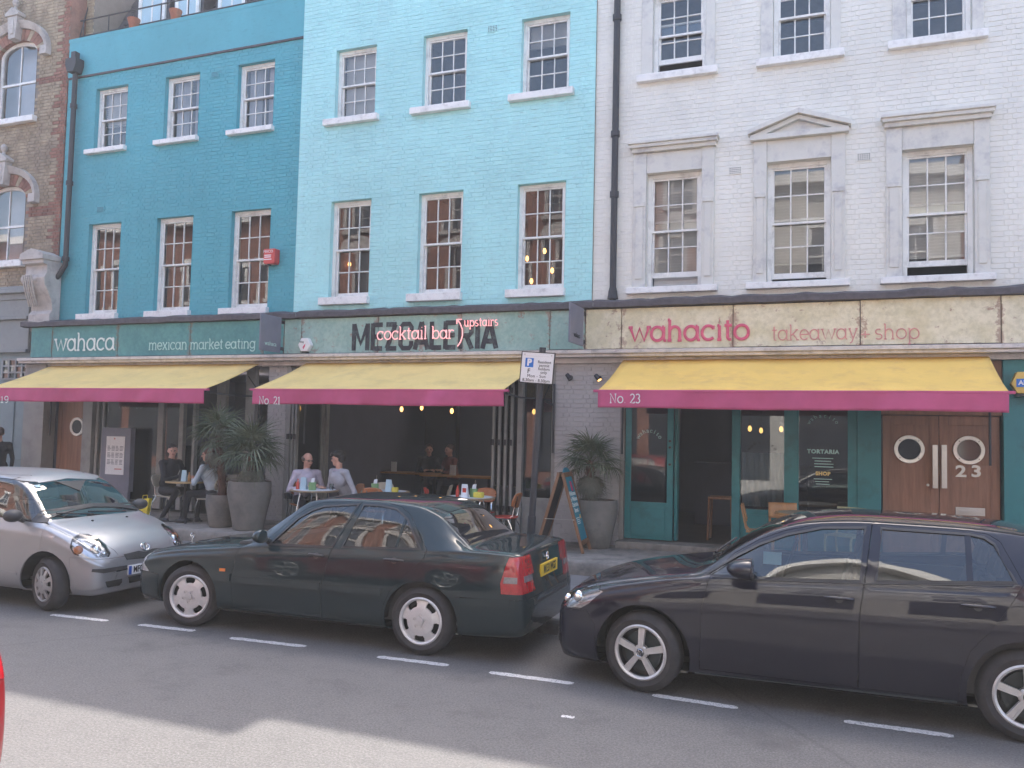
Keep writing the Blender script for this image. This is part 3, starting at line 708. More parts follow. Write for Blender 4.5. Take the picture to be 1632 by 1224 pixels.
for wi,(a,b,z0,zs,zt) in enumerate(wa):
    cx = (a+b)/2; w2 = (b-a)/2; h2 = zt-zs
    # spandrels of the arch inside the rectangular opening, as brick voussoirs
    nv = 17
    for k in range(nv):
        t0, t1 = math.pi*k/nv+.008, math.pi*(k+1)/nv-.008
        def E(t,g): return (cx+(w2+g)*math.cos(t), zs+(h2+g)*math.sin(t))
        s = MB(); s.prism([E(t0,.0),E(t0,.25),E(t1,.25),E(t1,.0)], 'y', YF-.004, YF+.14)
        s.build('brick', M['redbrick'] if k % 4 != 1 else M['stock'], hb, world=True)
    s = MB(); path = [(cx+(w2+.36)*math.cos(t), YF-.06, zs+(h2+.36)*math.sin(t)) for t in np.linspace(.05,math.pi-.05,22)]
    vs = []
    for (x,y,z) in path:
        dx, dz = x-cx, z-zs; L = math.hypot(dx,dz); dx /= L; dz /= L
        for (r,yy) in ((-.10,YF+.01),(-.10,YF-.05),(-.02,YF-.09),(.06,YF-.13),(.06,YF+.01)): vs.append((x+dx*r,yy,z+dz*r))
    s.add(vs, [(i*5+j,i*5+(j+1)%5,(i+1)*5+(j+1)%5,(i+1)*5+j) for i in range(21) for j in range(5)]+[(0,1,2,3,4),(105,106,107,108,109)])
    s.box(path[0][0]-.12,path[0][0]+.07,YF-.14,YF+.01,zs-.16,zs+.03); s.box(path[-1][0]-.07,path[-1][0]+.12,YF-.14,YF+.01,zs-.16,zs+.03)
    hd = s.build('hood_mould', M['limestone'], hb, world=True, smooth=35)
    s = MB(); zk = zt-.02
    s.prism([(cx-.10,zk),(cx+.10,zk),(cx+.16,zk+.52),(cx-.16,zk+.52)], 'y', YF-.17, YF+.01)
    s.prism([(cx-.20,zk+.52),(cx+.20,zk+.52),(cx+.22,zk+.58),(cx,zk+.72),(cx-.22,zk+.58)], 'y', YF-.2, YF+.01)
    s.lathe([(.05,.66),(.03,.76),(.06,.80),(.075,.86),(.05,.92),(0,.95)], 12, (cx,YF-.1,zk))
    s.box(cx-.06,cx+.06,YF-.19,YF-.165,zk+.1,zk+.45)
    s.build('keystone', M['limestone'], hb, world=True, bevel=.008)
    # sash with a curved head
    s = MB(); yy = YF+.10; fr = .08
    outer = [(a,z0)]+[(cx+w2*math.cos(t), zs+h2*math.sin(t)) for t in np.linspace(math.pi,0,17)]+[(b,z0)]
    inner = [(a+fr,z0+fr)]+[(cx+(w2-fr)*math.cos(t), zs+(h2-fr)*math.sin(t)) for t in np.linspace(math.pi,0,17)]+[(b-fr,z0+fr)]
    n = len(outer)
    for i in range(n):
        j = (i+1) % n
        s.add([(outer[i][0],yy,outer[i][1]),(outer[j][0],yy,outer[j][1]),(inner[j][0],yy,inner[j][1]),(inner[i][0],yy,inner[i][1]),
               (inner[i][0],yy+.08,inner[i][1]),(inner[j][0],yy+.08,inner[j][1])], [(0,1,2,3),(3,2,5,4)])
    zc = (z0+zt)/2-.05; s.box(a+fr,b-fr,yy+.005,yy+.06,zc-.025,zc+.025); s.box(cx-.013,cx+.013,yy+.01,yy+.05,z0+fr,zt-.09)
    wd = s.build('window', M['white_paint'], hb, world=True, fix=False)
    for (g0,g1) in ((a+fr,cx-.013),(cx+.013,b-fr)):
        for (u0,u1) in ((z0+fr,zc-.025),(zc+.025,zt-.1)):
            o = link('pane', pane_mesh(g1-g0,u1-u0,M['glass']), wd); o.location = Vector(((g0+g1)/2,yy+.03,(u0+u1)/2))-base_of(hb); o.rotation_euler = (rng.uniform(-.006,.006),0,rng.uniform(-.006,.006))
    s = MB(); s.box(a-.16,b+.10,YF-.12,YF+.12,z0-.13,z0); s.build('sill', M['sill'], wd, world=True, bevel=.01)
    s = MB(); s.add([(a-.3,YF+.5,z0-.4),(b+.3,YF+.5,z0-.4),(b+.3,YF+.5,zt+.3),(a-.3,YF+.5,zt+.3)], [(0,1,2,3)]); s.build('net_curtain', M['curtain'], wd, world=True)
s = MB(); s.box(BX0,BX1-.001,YF+.6,YF+9,.1,13.4); s.box(BX1-.25,BX1-.001,YF+.02,YF+.6,3.3,13.4); s.box(BX0,BX1-.26,YF+.02,YF+.6,12.7,13.4); s.build('back_structure', M['redbrick'], hb, world=True)
# grey stucco shopfront, moulded entablature
s = MB()
for (z0,z1,d) in ((4.95,5.02,.10),(4.86,4.95,.16),(4.72,4.86,.08),(4.35,4.72,.05),(4.28,4.35,.10),(3.62,4.28,.03),(3.55,3.62,.08)): s.box(BX0,on_y(44,470,13.1).x,YF-d,YF+.1,z0,z1)
s.build('entablature', M['greyshop'], hb, world=True, bevel=.01)
s = MB(); cxl, cxr = on_y(42,450,12.9).x, on_y(79,450,12.9).x
def zz(py): return on_y(60,py,12.9).z
prof = [(13.2,zz(512)),(12.95,zz(512)),(12.95,zz(500)),(13.02,zz(494)),(12.98,zz(478)),(12.90,zz(468)),(12.80,zz(455)),(12.78,zz(444)),(12.84,zz(436)),(12.84,zz(424)),(12.74,zz(422)),(12.74,zz(416)),(13.2,zz(416))]
s.prism(prof, 'x', cxl+.05, cxr-.02)
s.prism([(cxl,zz(416)),(cxr,zz(416)),(cxr,zz(408)),((cxl+cxr)/2+.12,zz(401)),((cxl+cxr)/2,zz(399)),((cxl+cxr)/2-.12,zz(401)),(cxl,zz(408))], 'y', 12.70, 13.15)
s.lathe([(.10,-.02),(.10,.44)], 16, (cxl+.02,12.86,zz(446)), 'x'); s.lathe([(.055,-.05),(.055,.48)], 12, (cxl+.02,12.86,zz(446)), 'x')
for i in range(5): s.tube([(cxl+.09+i*.06,12.735,zz(440)),(cxl+.09+i*.06,12.80,zz(462)),(cxl+.09+i*.06,12.93,zz(488))], .018, 6)
s.box(cxl,cxr,12.9,13.2,zz(520),zz(512))
s.build('console_bracket', M['limestone'], hb, world=True, smooth=30, bevel=.004)
s = MB(); s.box(BX0,on_y(48,700,13.15).x,13.22,13.35,.1,3.55); s.build('shop_wall', M['greyblue'], hb, world=True)
# fanlight with small panes, louvred panel above the door
A, B = on_y(5,590,13.2), on_y(47,590,13.2); zt_, zb_ = on_y(25,573,13.2).z, on_y(25,604,13.2).z
s = MB(); n = 4
for i in range(n+1): x = A.x+(B.x-A.x)*i/n; s.box(x-.02,x+.02,13.17,13.22,zb_,zt_)
for j in range(4): z = zb_+(zt_-zb_)*j/3; s.box(A.x,B.x,13.175,13.215,z-.018,z+.018)
fl = s.build('fanlight', M['greyshop'], hb, world=True)
for i in range(n):
    for j in range(3):
        o = link('pane', pane_mesh((B.x-A.x)/n,(zt_-zb_)/3,M['dark_glass']), fl); o.location = Vector((A.x+(B.x-A.x)*(i+.5)/n,13.195,zb_+(zt_-zb_)*(j+.5)/3))-base_of(hb); o.rotation_euler=(rng.uniform(-.01,.01),0,rng.uniform(-.01,.01))
s = MB(); A2, B2 = on_y(10,545,13.2), on_y(47,545,13.2)
for i in range(9): z = on_y(25,561,13.2).z+i*.035; s.obox(((A2.x+B2.x)/2,13.2,z),(1,0,0),(0,.8,-.6),(0,.6,.8),(B2.x-A2.x)/2,.022,.004)
s.build('louvre', M['greyshop'], hb, world=True)
s = MB(); s.box(on_y(0,700,13.2).x-.3,on_y(20,700,13.2).x,13.19,13.225,.2,2.6); s.box(on_y(26,700,13.2).x,on_y(40,700,13.2).x,13.19,13.225,1.2,2.55); s.box(on_y(26,700,13.2).x,on_y(40,700,13.2).x,13.19,13.225,.2,1.0)
s.build('door_panel', M['greyblue'], hb, world=True, bevel=.01)
# ------------------------------------------------------------------ lettering
def arc(cx, cy, rx, ry, a0, a1, n=16): return [(cx+rx*math.cos(rad(a0+(a1-a0)*i/n)), cy+ry*math.sin(rad(a0+(a1-a0)*i/n))) for i in range(n+1)]
GL = {  # monoline slab letters, x-height 1
 'w': (1.5, [[(.08,1),(.42,0),(.75,.95),(1.08,0),(1.42,1)], [(-.06,1),(.24,1)], [(1.26,1),(1.56,1)]]),
 'a': (1.12, [arc(.46,.5,.44,.5,0,360,24), [(.92,1),(.92,.12),(.98,0),(1.10,0)], [(.80,1),(.92,1)]]),
 'h': (1.1, [[(.14,1.5),(.14,0)], [(0,1.5),(.14,1.5)], arc(.5,.58,.36,.42,180,0,12)+[(.86,0)], [(0,0),(.28,0)], [(.72,0),(1.0,0)]]),
 'c': (.95, [arc(.48,.5,.45,.5,48,318,20), [(.80,1),(.80,.74)]]),
 'm': (1.65, [[(.14,1),(.14,0)], [(0,1),(.14,1)], arc(.46,.62,.32,.38,180,0,10)+[(.78,0)], arc(1.1,.62,.32,.38,180,0,10)+[(1.42,0)], [(0,0),(.28,0)], [(.66,0),(.9,0)], [(1.3,0),(1.56,0)]]),
 'e': (.98, [[(.04,.52),(.92,.52)]+arc(.48,.5,.44,.5,2,320,22)]),
 'x': (.98, [[(.08,1),(.82,0)], [(.82,1),(.08,0)], [(0,1),(.22,1)], [(.68,1),(.9,1)], [(0,0),(.22,0)], [(.68,0),(.9,0)]]),
 'i': (.42, [[(.2,1),(.2,0)], [(.06,1),(.2,1)], [(.06,0),(.34,0)], [(.19,1.36),(.21,1.36)]]),
 'n': (1.1, [[(.14,1),(.14,0)], [(0,1),(.14,1)], arc(.5,.58,.36,.42,180,0,12)+[(.86,0)], [(0,0),(.28,0)], [(.72,0),(1.0,0)]]),
 'r': (.78, [[(.14,1),(.14,0)], [(0,1),(.14,1)], arc(.5,.58,.36,.42,180,50,8), [(0,0),(.32,0)]]),
 'k': (1.0, [[(.14,1.5),(.14,0)], [(0,1.5),(.14,1.5)], [(.8,1),(.16,.42)], [(.36,.6),(.84,0)], [(.62,1),(.92,1)], [(0,0),(.28,0)], [(.7,0),(.98,0)]]),
 't': (.62, [[(.26,1.36),(.26,.16)]+arc(.42,.16,.16,.16,180,300,6), [(.04,1),(.54,1)]]),
 'g': (1.1, [arc(.46,.5,.44,.5,0,360,24), [(.92,1),(.92,-.12)]+arc(.5,-.12,.42,.34,0,-160,10), [(.92,1),(1.04,1)]]),
 'o': (1.05, [arc(.5,.5,.46,.5,0,360,26)]),
 'l': (.42, [[(.2,1.5),(.2,0)], [(.06,1.5),(.2,1.5)], [(.06,0),(.34,0)]]),
 'b': (1.1, [[(.14,1.5),(.14,0)], [(0,1.5),(.14,1.5)], arc(.58,.5,.44,.5,0,360,24)]),
 'u': (1.1, [[(.14,1)]+arc(.5,.42,.36,.42,180,360,12)+[(.86,1)], [(.86,1),(.86,0),(1.0,0)], [(0,1),(.14,1)], [(.72,1),(.86,1)]]),
 'p': (1.1, [[(.14,1),(.14,-.5)], [(0,1),(.14,1)], arc(.58,.5,.44,.5,0,360,24), [(0,-.5),(.28,-.5)]]),
 's': (.8, [arc(.38,.75,.28,.25,50,250,10)+arc(.38,.25,.32,.25,90,-140,12)]),
 'y': (1.0, [[(.1,1),(.46,.05)], [(.84,1),(.36,-.3),(.16,-.42)], [(0,1),(.24,1)], [(.7,1),(.94,1)]]),
 '+': (.8, [[(.4,.15),(.4,.85)], [(.05,.5),(.75,.5)]]),
 'N': (1.3, [[(.15,0),(.15,1.4),(1.0,0),(1.0,1.4)], [(0,0),(.3,0)], [(0,1.4),(.18,1.4)], [(.85,1.4),(1.15,1.4)]]),
 '.': (.4, [[(.16,.04),(.22,.04)]]),
 '1': (.7, [[(.1,1.15),(.36,1.4),(.36,0)], [(.12,0),(.6,0)]]),
 '2': (.9, [arc(.4,1.02,.34,.38,160,-30,10)+[(.06,0),(.78,0)], [(.78,0),(.78,.2)]]),
 '3': (.9, [arc(.38,1.05,.32,.35,150,-80,10), arc(.38,.36,.36,.36,80,-150,12)]),
 '9': (.9, [arc(.42,.98,.34,.42,0,360,18), [(.76,.98)]+arc(.4,.6,.36,.6,0,-110,8)]),
 ' ': (.55, [])}
def stroke_text(txt, xa, xb, zbase, xh, y, w, m, parent, name='lettering', track=.08, depth=.35, emboss=.0):
    adv = 0; strokes = []
    for ch in txt:
        a, st = GL[ch]
        for s in st: strokes.append([(p[0]+adv, p[1]) for p in s])
        adv += a+track
    sx = (xb-xa)/(adv-track); mb = MB()
    for s in strokes:
        path = [(xa+p[0]*sx, y, zbase+p[1]*xh) for p in s]
        mb.tube(path, w/2, 6, depth, (0,1,0))
    return mb.build(name, m, parent, world=True)
def text_mesh(txt, size, m, name='lettering', ext=.0015, offset=0.0, sx=1.0, align='CENTER', spacing=1.0):
    cu = bpy.data.curves.new('t', 'FONT'); cu.body = txt; cu.size = size; cu.extrude = ext; cu.offset = offset; cu.align_x = align; cu.align_y = 'CENTER'; cu.space_character = spacing
    cu.resolution_u = 3
    o = bpy.data.objects.new('t', cu); col.objects.link(o); dg = bpy.context.evaluated_depsgraph_get(); me = bpy.data.meshes.new_from_object(o.evaluated_get(dg))
    bpy.data.objects.remove(o); bpy.data.curves.remove(cu); me.name = name; me.materials.clear(); me.materials.append(m)
    me.transform(Matrix.Diagonal((sx,1,1,1)))
    return me
def put_text(txt, size, m, parent, pos, rot=(math.pi/2,0,0), name='lettering', world=True, **k):
    o = link(name, text_mesh(txt, size, m, name, **k), parent); o.location = Vector(pos)-(base_of(parent) if world else Vector((0,0,0))); o.rotation_euler = rot; return o
def fit_text(txt, m, parent, xa, xb, za, zb, y, offset=0.0, name='lettering'):
    me = text_mesh(txt, 1.0, m, name, offset=offset); v = np.array([q.co for q in me.vertices]); lo, hi = v.min(0), v.max(0)
    sx, sz = (xb-xa)/(hi[0]-lo[0]), (zb-za)/(hi[1]-lo[1])
    me.transform(Matrix.Diagonal((sx,sz,1,1)) @ Matrix.Translation((-lo[0],-lo[1],0)))
    o = link(name, me, parent); o.location = Vector((xa,y,za))-base_of(parent); o.rotation_euler = (math.pi/2,0,0); return o

# ------------------------------------------------------------------ fascia signs
YS = 12.95
def fascia(name, label, pxs, m, zlo=3.41, zhi=4.06):
    xs = [on_y(p,545,YS).x for p in pxs]
    t = thing(name, label, 'shop sign', (xs[0],YS,0))
    for i in range(len(xs)-1):
        s = MB(); s.box(xs[i]+.006,xs[i+1]-.006,YS+rng.uniform(-.004,.004),YS+.05,zlo+rng.uniform(0,.01),zhi-rng.uniform(0,.01)); s.build('panel', m, t, world=True, bevel=.004)
    s = MB(); s.box(xs[0],xs[-1],YS+.045,YS+.2,zlo-.06,zhi+.05); s.build('backing', M['lead'], t, world=True)
    return t
s19 = fascia('shop_sign', 'dark teal fascia sign with white slab lettering', [49,83,187.5,303,420,452], M['f19'])
s21 = fascia('shop_sign', 'weathered pale green fascia sign with black capitals and pink neon', [452.5,480,602,734,876,932], M['f21'])
s23 = fascia('shop_sign', 'rust speckled cream fascia sign with pink lettering', [932.5,990,1168,1371,1596,1700], M['f23'])
def fx(px, py=548): return on_y(px,py,YS).x
def fz(px, py): return on_y(px,py,YS).z
YT = YS-.008
stroke_text('wahaca', fx(88), fx(184), fz(136,558), fz(136,540)-fz(136,558), YT, .042, M['letter_white'], s19)
stroke_text('mexican', fx(238), fx(299), fz(268,557), fz(268,546)-fz(268,557), YT, .024, M['letter_pale'], s19)
stroke_text('market', fx(304), fx(356), fz(330,556), fz(330,545.5)-fz(330,556), YT, .024, M['letter_pale'], s19)
stroke_text('eating', fx(360), fx(408), fz(384,555), fz(384,544.5)-fz(384,555), YT, .024, M['letter_pale'], s19)
CAPS = {'M': (1.25,[[(.1,0),(.1,1.0)],[(.1,.98),(.55,.25),(1.0,.98)],[(1.0,1.0),(1.0,0)]]),'E': (.9,[[(.1,0),(.1,1)],[(.1,.94),(.72,.94)],[(.1,.5),(.66,.5)],[(.1,.06),(.72,.06)]]),'Z': (.9,[[(.06,.94),(.72,.94)],[(.66,.94),(.12,.06)],[(.06,.06),(.74,.06)]]),
 'C': (.95,[[(.78,.68),(.78,.82),(.66,.94),(.24,.94),(.10,.82),(.10,.18),(.24,.06),(.66,.06),(.78,.18),(.78,.32)]]),'A': (1.0,[[(.06,0),(.46,1.0)],[(.46,1.0),(.86,0)],[(.2,.26),(.72,.26)]]),'L': (.85,[[(.1,1),(.1,0)],[(.1,.06),(.7,.06)]]),
 'R': (.95,[[(.1,0),(.1,1)],[(.1,.94),(.62,.94),(.76,.84),(.76,.58),(.62,.47),(.1,.47)],[(.45,.47),(.80,0)]]),'I': (.42,[[(.18,0),(.18,1)]])}
def caps_text(txt, xa, xb, za, zb, y, w, m, parent):
    tot = sum(CAPS[ch][0] for ch in txt)-.15; sx = (xb-xa)/tot; adv = 0; k = 0
    for ch in txt:
        mb = MB()
        for st in CAPS[ch][1]:
            k += 1; mb.tube([(xa+(p[0]+adv-.05)*sx, y-.0004*(k%5), za+p[1]*(zb-za)) for p in st], w*.707, 4, .06, (0,1,0))
        mb.build('letter', m, parent, world=True); adv += CAPS[ch][0]
caps_text('MEZCALERIA', fx(563), fx(792), fz(678,557), fz(678,513), YT+.001, .084, M['letter_black'], s21)
YN = YS-.05
stroke_text('cocktail', fx(603), fx(682), fz(642,541), fz(642,528)-fz(642,541), YN, .020, M['neon'], s21, 'neon_tube', depth=1)
stroke_text('bar', fx(690), fx(725), fz(707,540), fz(707,527)-fz(707,540), YN, .020, M['neon'], s21, 'neon_tube', depth=1)
stroke_text('upstairs', fx(741), fx(795), fz(768,520), fz(768,511)-fz(768,520), YN, .016, M['neon'], s21, 'neon_tube', depth=1, track=.14)
nb = MB(); nb.tube([on_y(*q,YN) for q in ((729,552),(734,545),(737,535),(737,525),(733,515),(728,509))], .011, 6); nb.tube([on_y(*q,YN) for q in ((736,509),(728,509),(728,516))], .011, 6)
nb.build('neon_tube', M['neon'], s21, world=True)
nb = MB()
for q in ((610,535),(640,530),(675,532),(700,530),(720,535),(750,515),(790,515),(737,530)): p = on_y(*q,YN); nb.tube([p,(p.x,YS,p.z)], .006, 5)
nb.build('neon_bracket', M['iron'], s21, world=True)
stroke_text('wahacito', fx(1003), fx(1195), fz(1099,542), fz(1099,520)-fz(1099,542), YT, .052, M['letter_pink'], s23)
stroke_text('takeaway', fx(1230), fx(1368), fz(1299,541), fz(1299,525)-fz(1299,541), YT, .020, M['letter_pinkpale'], s23)
stroke_text('+', fx(1371), fx(1387), fz(1379,541), fz(1379,525)-fz(1379,541), YT, .020, M['letter_pinkpale'], s23)
stroke_text('shop', fx(1394), fx(1466), fz(1430,540), fz(1430,524)-fz(1430,540), YT, .020, M['letter_pinkpale'], s23)
# lead flashing over the signs, cream cornice under them: one length per house
for (h,a,b) in ((h19,-16.5,-9.4),(h21,-9.398,-3.72),(h23,-3.718,3.4)):
    s = MB(); n = 40; vs = []
    for i in range(n+1):
        x = a+(b-a)*i/n; j = rng.uniform(-.014,.014)
        vs += [(x,13.2,4.24+j),(x,12.99,4.205+j),(x,12.88,4.165+j),(x,12.88,4.075+j*.6),(x,13.0,4.06)]
    s.add(vs, [(i*5+k,i*5+k+1,(i+1)*5+k+1,(i+1)*5+k) for i in range(n) for k in range(4)])
    s.build('lead_flashing', M['lead'], h, world=True, smooth=30)
    s = MB(); s.box(a,b,12.84,13.3,3.335,3.395); s.box(a,b,12.88,13.3,3.285,3.333); s.box(a,b,13.05,13.3,3.2,3.283); s.build('cornice', M['trim'], h, world=True, bevel=.006)
    s = MB(); s.box(a,b,13.16,13.3,3.3,4.12); s.build('lintel', M['beige'], h, world=True)

# ------------------------------------------------------------------ shop interiors
def room(parent, x0, x1, y0, y1, z0, z1, wall, floor, ceil=None):
    s = MB(); s.add([(x1,y0,z0),(x1,y1,z0),(x1,y1,z1),(x1,y0,z1)], [(0,1,2,3)]); s.add([(x0,y1,z0),(x1,y1,z0),(x1,y1,z1),(x0,y1,z1)], [(3,2,1,0)]); s.add([(x0,y0,z0),(x0,y1,z0),(x0,y1,z1),(x0,y0,z1)], [(3,2,1,0)]); s.add([(x0,y0,z1),(x1,y0,z1),(x1,y1,z1),(x0,y1,z1)], [(0,1,2,3)])
    s.build('room_interior', wall, parent, world=True, fix=False)
    s = MB(); s.add([(x0,y0,z0),(x1,y0,z0),(x1,y1,z0),(x0,y1,z0)], [(0,1,2,3)]); s.build('shop_floor', floor, parent, world=True, fix=False)
room(h19, -15.8, -9.85, 13.3, 19, .36, 3.25, M['darkwall'], M['darkfloor'])
room(h21, -9.62, -4.30, 13.3, 19.5, .36, 3.25, M['darkwall'], M['darkfloor'])
room(h23, -3.30, .60, 13.42, 18.5, .41, 3.25, M['darkwall'], M['darkfloor'])
s = MB(); s.box(.605,3.38,13.46,13.6,.1,3.3); s.build('leak_block_wall', M['darkwall'], h23, world=True)  # unseen walls close behind the doors, added to stop light leaks
s = MB(); s.box(-16.5,-15.79,13.44,13.6,.1,3.3); s.build('leak_block_wall', M['darkwall'], h19, world=True)
# plum columns and panels at the back of the middle restaurant
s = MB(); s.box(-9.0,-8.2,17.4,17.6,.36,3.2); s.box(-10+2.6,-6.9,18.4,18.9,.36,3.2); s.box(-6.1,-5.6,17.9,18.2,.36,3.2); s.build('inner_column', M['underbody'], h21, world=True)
def pendant(x, y, z, ztop, label):
    t = thing('pendant_lamp', label, 'lamp', (x,y,z), 0, 'bare bulbs hanging in the restaurants')
    s = MB(); s.lathe([(.012,-.05),(.028,-.03),(.034,0),(.026,.03),(.014,.05)], 12); s.build('bulb', M['bulb'], t, smooth=50)
    s = MB(); s.lathe([(.016,.048),(.018,.10),(.006,.11)], 10); s.tube([(0,0,.1),(0,0,ztop-z)], .004, 5); s.build('cord', M['iron'], t)
    return t
for (px,py,Y) in ((497,650,14.2),(640,652,14.4),(672,650,15.5),(720,655,14.4),(795,650,14.4),(851,656,14.3)):
    p = on_y(px,py,Y); pendant(p.x,p.y,p.z,3.24,'small warm filament bulb hanging in the open middle restaurant')
for (px,py,Y) in ((1195,683,14.6),(1213,686,15.6),(1245,684,14.9)):
    p = on_y(px,py,Y); pendant(p.x,p.y,p.z,3.24,'small warm filament bulb hanging inside the teal takeaway shop')
for (px,py,Y,zt) in ((557,421,14.4,6.5),(868,400,14.3,6.5),(840,412,14.6,6.5),(880,431,14.3,6.5),(847,448,14.6,6.5)):
    p = on_y(px,py,Y); pendant(p.x,p.y,p.z,zt,'small warm filament bulb seen through the pale blue house upstairs windows')
for (x,y,z,e) in ((-6.9,16.6,2.9,6),(-12.6,15.8,2.9,4),(-1.2,15.6,2.9,3)):  # bulbs' light spread through the rooms; the teal blue house's lamp is added
    l = bpy.data.lights.new('room_glow','POINT'); l.energy = e; l.color = (1,.86,.76); l.shadow_soft_size = .25
    o = bpy.data.objects.new('room_glow',l); col.objects.link(o); o.location = (x,y,z)

# ------------------------------------------------------------------ shopfront joinery
def gx(px, py=720, Y=13.2): return on_y(px,py,Y).x
def post(h, x0, x1, y0, y1, z0, z1, m, name='post', bevel=.006):
    s = MB(); s.box(x0,x1,y0,y1,z0,z1); return s.build(name, m, h, world=True, bevel=bevel)
# No. 19
post(hb, gx(47), gx(79), 13.0, 13.3, .12, 3.28, M['beige'], 'pier')
def wood_door(h, x0, x1, y, z0, z1, px, porth, panel_m=M['oak'], r=.215):
    s = MB(); s.box(x0,x1,y,y+.05,z0,z1); d = s.build('door', panel_m, h, world=True, bevel=.004)
    s = MB(); w = .11
    s.box(x0,x0+w,y-.012,y+.001,z0,z1); s.box(x1-w,x1,y-.012,y+.001,z0,z1); s.box(x0+w+.002,x1-w-.002,y-.012,y+.001,z1-.13,z1); s.box(x0+w+.002,x1-w-.002,y-.012,y+.001,z0,z0+.2); s.build('door_stile', panel_m, d, world=True, bevel=.003)
    if porth:
        cx, cz = porth; s = MB(); s.lathe([(r-.055,-.02),(r-.05,-.032),(r-.005,-.034),(r,-.012),(r,.0)], 40, (cx,y,cz), 'y'); s.build('porthole_ring', M['steel'], d, world=True, smooth=30)
        s = MB(); s.lathe([(r-.05,-.016),(0,-.016)], 40, (cx,y,cz), 'y'); s.build('porthole_glass', M['black_glass'], d, world=True)
        s = MB()
        for k in range(4): a = rad(45+90*k); s.lathe([(.008,-.04),(0,-.042)], 8, (cx+(r-.028)*math.cos(a),y,cz+(r-.028)*math.sin(a)), 'y')
        s.build('ring_screw', M['iron'], d, world=True)
    return d
M['black_glass'] = mat('porthole_glass', (.02,.02,.025), .06, var=.05, spec=.8)
d = wood_door(h19, gx(81), gx(132), 13.35, .36, 3.0, 0, (gx(124,680,13.35), on_y(124,680,13.35).z), r=.2)
post(h19, gx(132), gx(147), 13.15, 13.4, .36, 3.2, M['greyframe'])
for (a,b) in ((150,154),(160,163),(249,258),(283,290),(305,309),(342,356),(388,403)):
    post(h19, gx(a), gx(b), 13.2, 13.3, .36, 3.2, M['greyframe'])
post(h19, gx(356), gx(388), 13.32, 13.38, .36, 1.1, M['greyframe'], 'panel')
for (a,b) in ((147,250),(258,283)):
    s = MB(); s.box(gx(a),gx(b),13.24,13.25,.36,3.2); s.build('shop_glass', M['dark_glass'], h19, world=True)
post(h19, gx(147), gx(250), 13.2, 13.28, .36, .5, M['greyframe'], 'rail')
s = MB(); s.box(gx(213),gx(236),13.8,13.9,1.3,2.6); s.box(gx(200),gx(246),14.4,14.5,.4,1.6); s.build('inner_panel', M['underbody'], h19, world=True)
# pier of white painted brick between 19 and 21; the big pier between 21 and 23
def brick_pier(x0, x1, y, z0, z1, parent, nmax):
    mb = MB(); mb.box(x0+.006,x1-.006,y+.010,y+.35,z0,z1); core = mb.build('pier', M['pier'], parent, world=True)
    cc = {}; k = 0; rest = MB()
    for (p,q,za,zb2) in courses(x0, x1, z0, z1, [], joint=.012):
        k += 1
        w = round((q-p)/.01)*.01
        if w not in cc:
            b_ = MB(); e = .004
            b_.add([(-w/2,.016,-.0315),(w/2,.016,-.0315),(w/2,.016,.0315),(-w/2,.016,.0315),(-w/2+e,0,-.0315+e),(w/2-e,0,-.0315+e),(w/2-e,0,.0315-e),(-w/2+e,0,.0315-e)], [(4,5,6,7),(0,1,5,4),(1,2,6,5),(2,3,7,6),(3,0,4,7)])
            cc[w] = b_.mesh('brick', M['pier'])
        o = link('brick', cc[w], core); o.location = Vector(((p+q)/2, y+rng.uniform(-.003,.002), (za+zb2)/2))-base_of(parent); o.rotation_euler = (rng.uniform(-.01,.01), rng.uniform(-.004,.004), rng.uniform(-.008,.008))
    return core
brick_pier(gx(427), gx(456), 13.14, .30, 3.28, h21, 200)
brick_pier(gx(886), gx(991), 13.12, .30, 3.28, h23, 300)
post(h23, gx(990), gx(997), 13.1, 13.4, .30, 3.28, M['beige'])
# No. 21: folded-back door leaves left and right of the wide opening
post(h21, gx(457), gx(463), 13.12, 13.3, .30, 3.2, M['greyframe'])
def leaf(h, xa, ya, xb, yb, z0, z1, m, gm):
    a, b = Vector((xa,ya,0)), Vector((xb,yb,0)); d = (b-a).normalized(); n = Vector((-d.y,d.x,0)); s = MB(); fw = .07
    for t in (a+d*fw/2, b-d*fw/2): s.obox((t.x,t.y,(z0+z1)/2), d, n, (0,0,1), fw/2, .022, (z1-z0)/2)
    c = (a+b)/2; L = (b-a).length
    for (q0,q1) in ((z1-.09,z1),(z0,z0+.75)): s.obox((c.x,c.y,(q0+q1)/2), d, n, (0,0,1), L/2-fw, .020, (q1-q0)/2)
    o = s.build('door_leaf', m, h, world=True, bevel=.003)
    g = MB(); g.obox((c.x,c.y,(z0+.75+z1-.09)/2), d, n, (0,0,1), L/2-fw, .004, (z1-.84-z0)/2); g.build('door_glass', gm, o, world=True)
    for zz_ in (z0+.4, z0+1.5, z1-.4): k = MB(); k.obox((a.x,a.y-.03,zz_), (1,0,0), (0,1,0), (0,0,1), .02, .015, .05); k.build('hinge', M['iron'], o, world=True)
    return o
for i in range(3): leaf(h21, gx(464)+i*.075, 13.1, gx(464)+i*.075+.10, 13.85, .38, 3.15, M['greyframe'], M['dark_glass'])
post(h21, gx(506,720,13.9), gx(519,720,13.9), 13.9, 14.0, .36, 3.2, M['greyframe'])
for i in range(4): leaf(h21, gx(789)+i*.11, 13.1, gx(789)+i*.11-.08, 13.85, .38, 3.15, M['greyframe'], M['dark_glass'])
post(h21, gx(826), gx(834), 13.12, 13.3, .30, 3.2, M['greyframe']); post(h21, gx(880), gx(886), 13.14, 13.3, .30, 3.2, M['greyframe'])
post(h21, gx(834), gx(880), 13.18, 13.26, .30, .98, M['greyframe'], 'panel'); post(h21, gx(839), gx(875), 13.165, 13.185, .42, .86, M['greyframe'], 'panel')
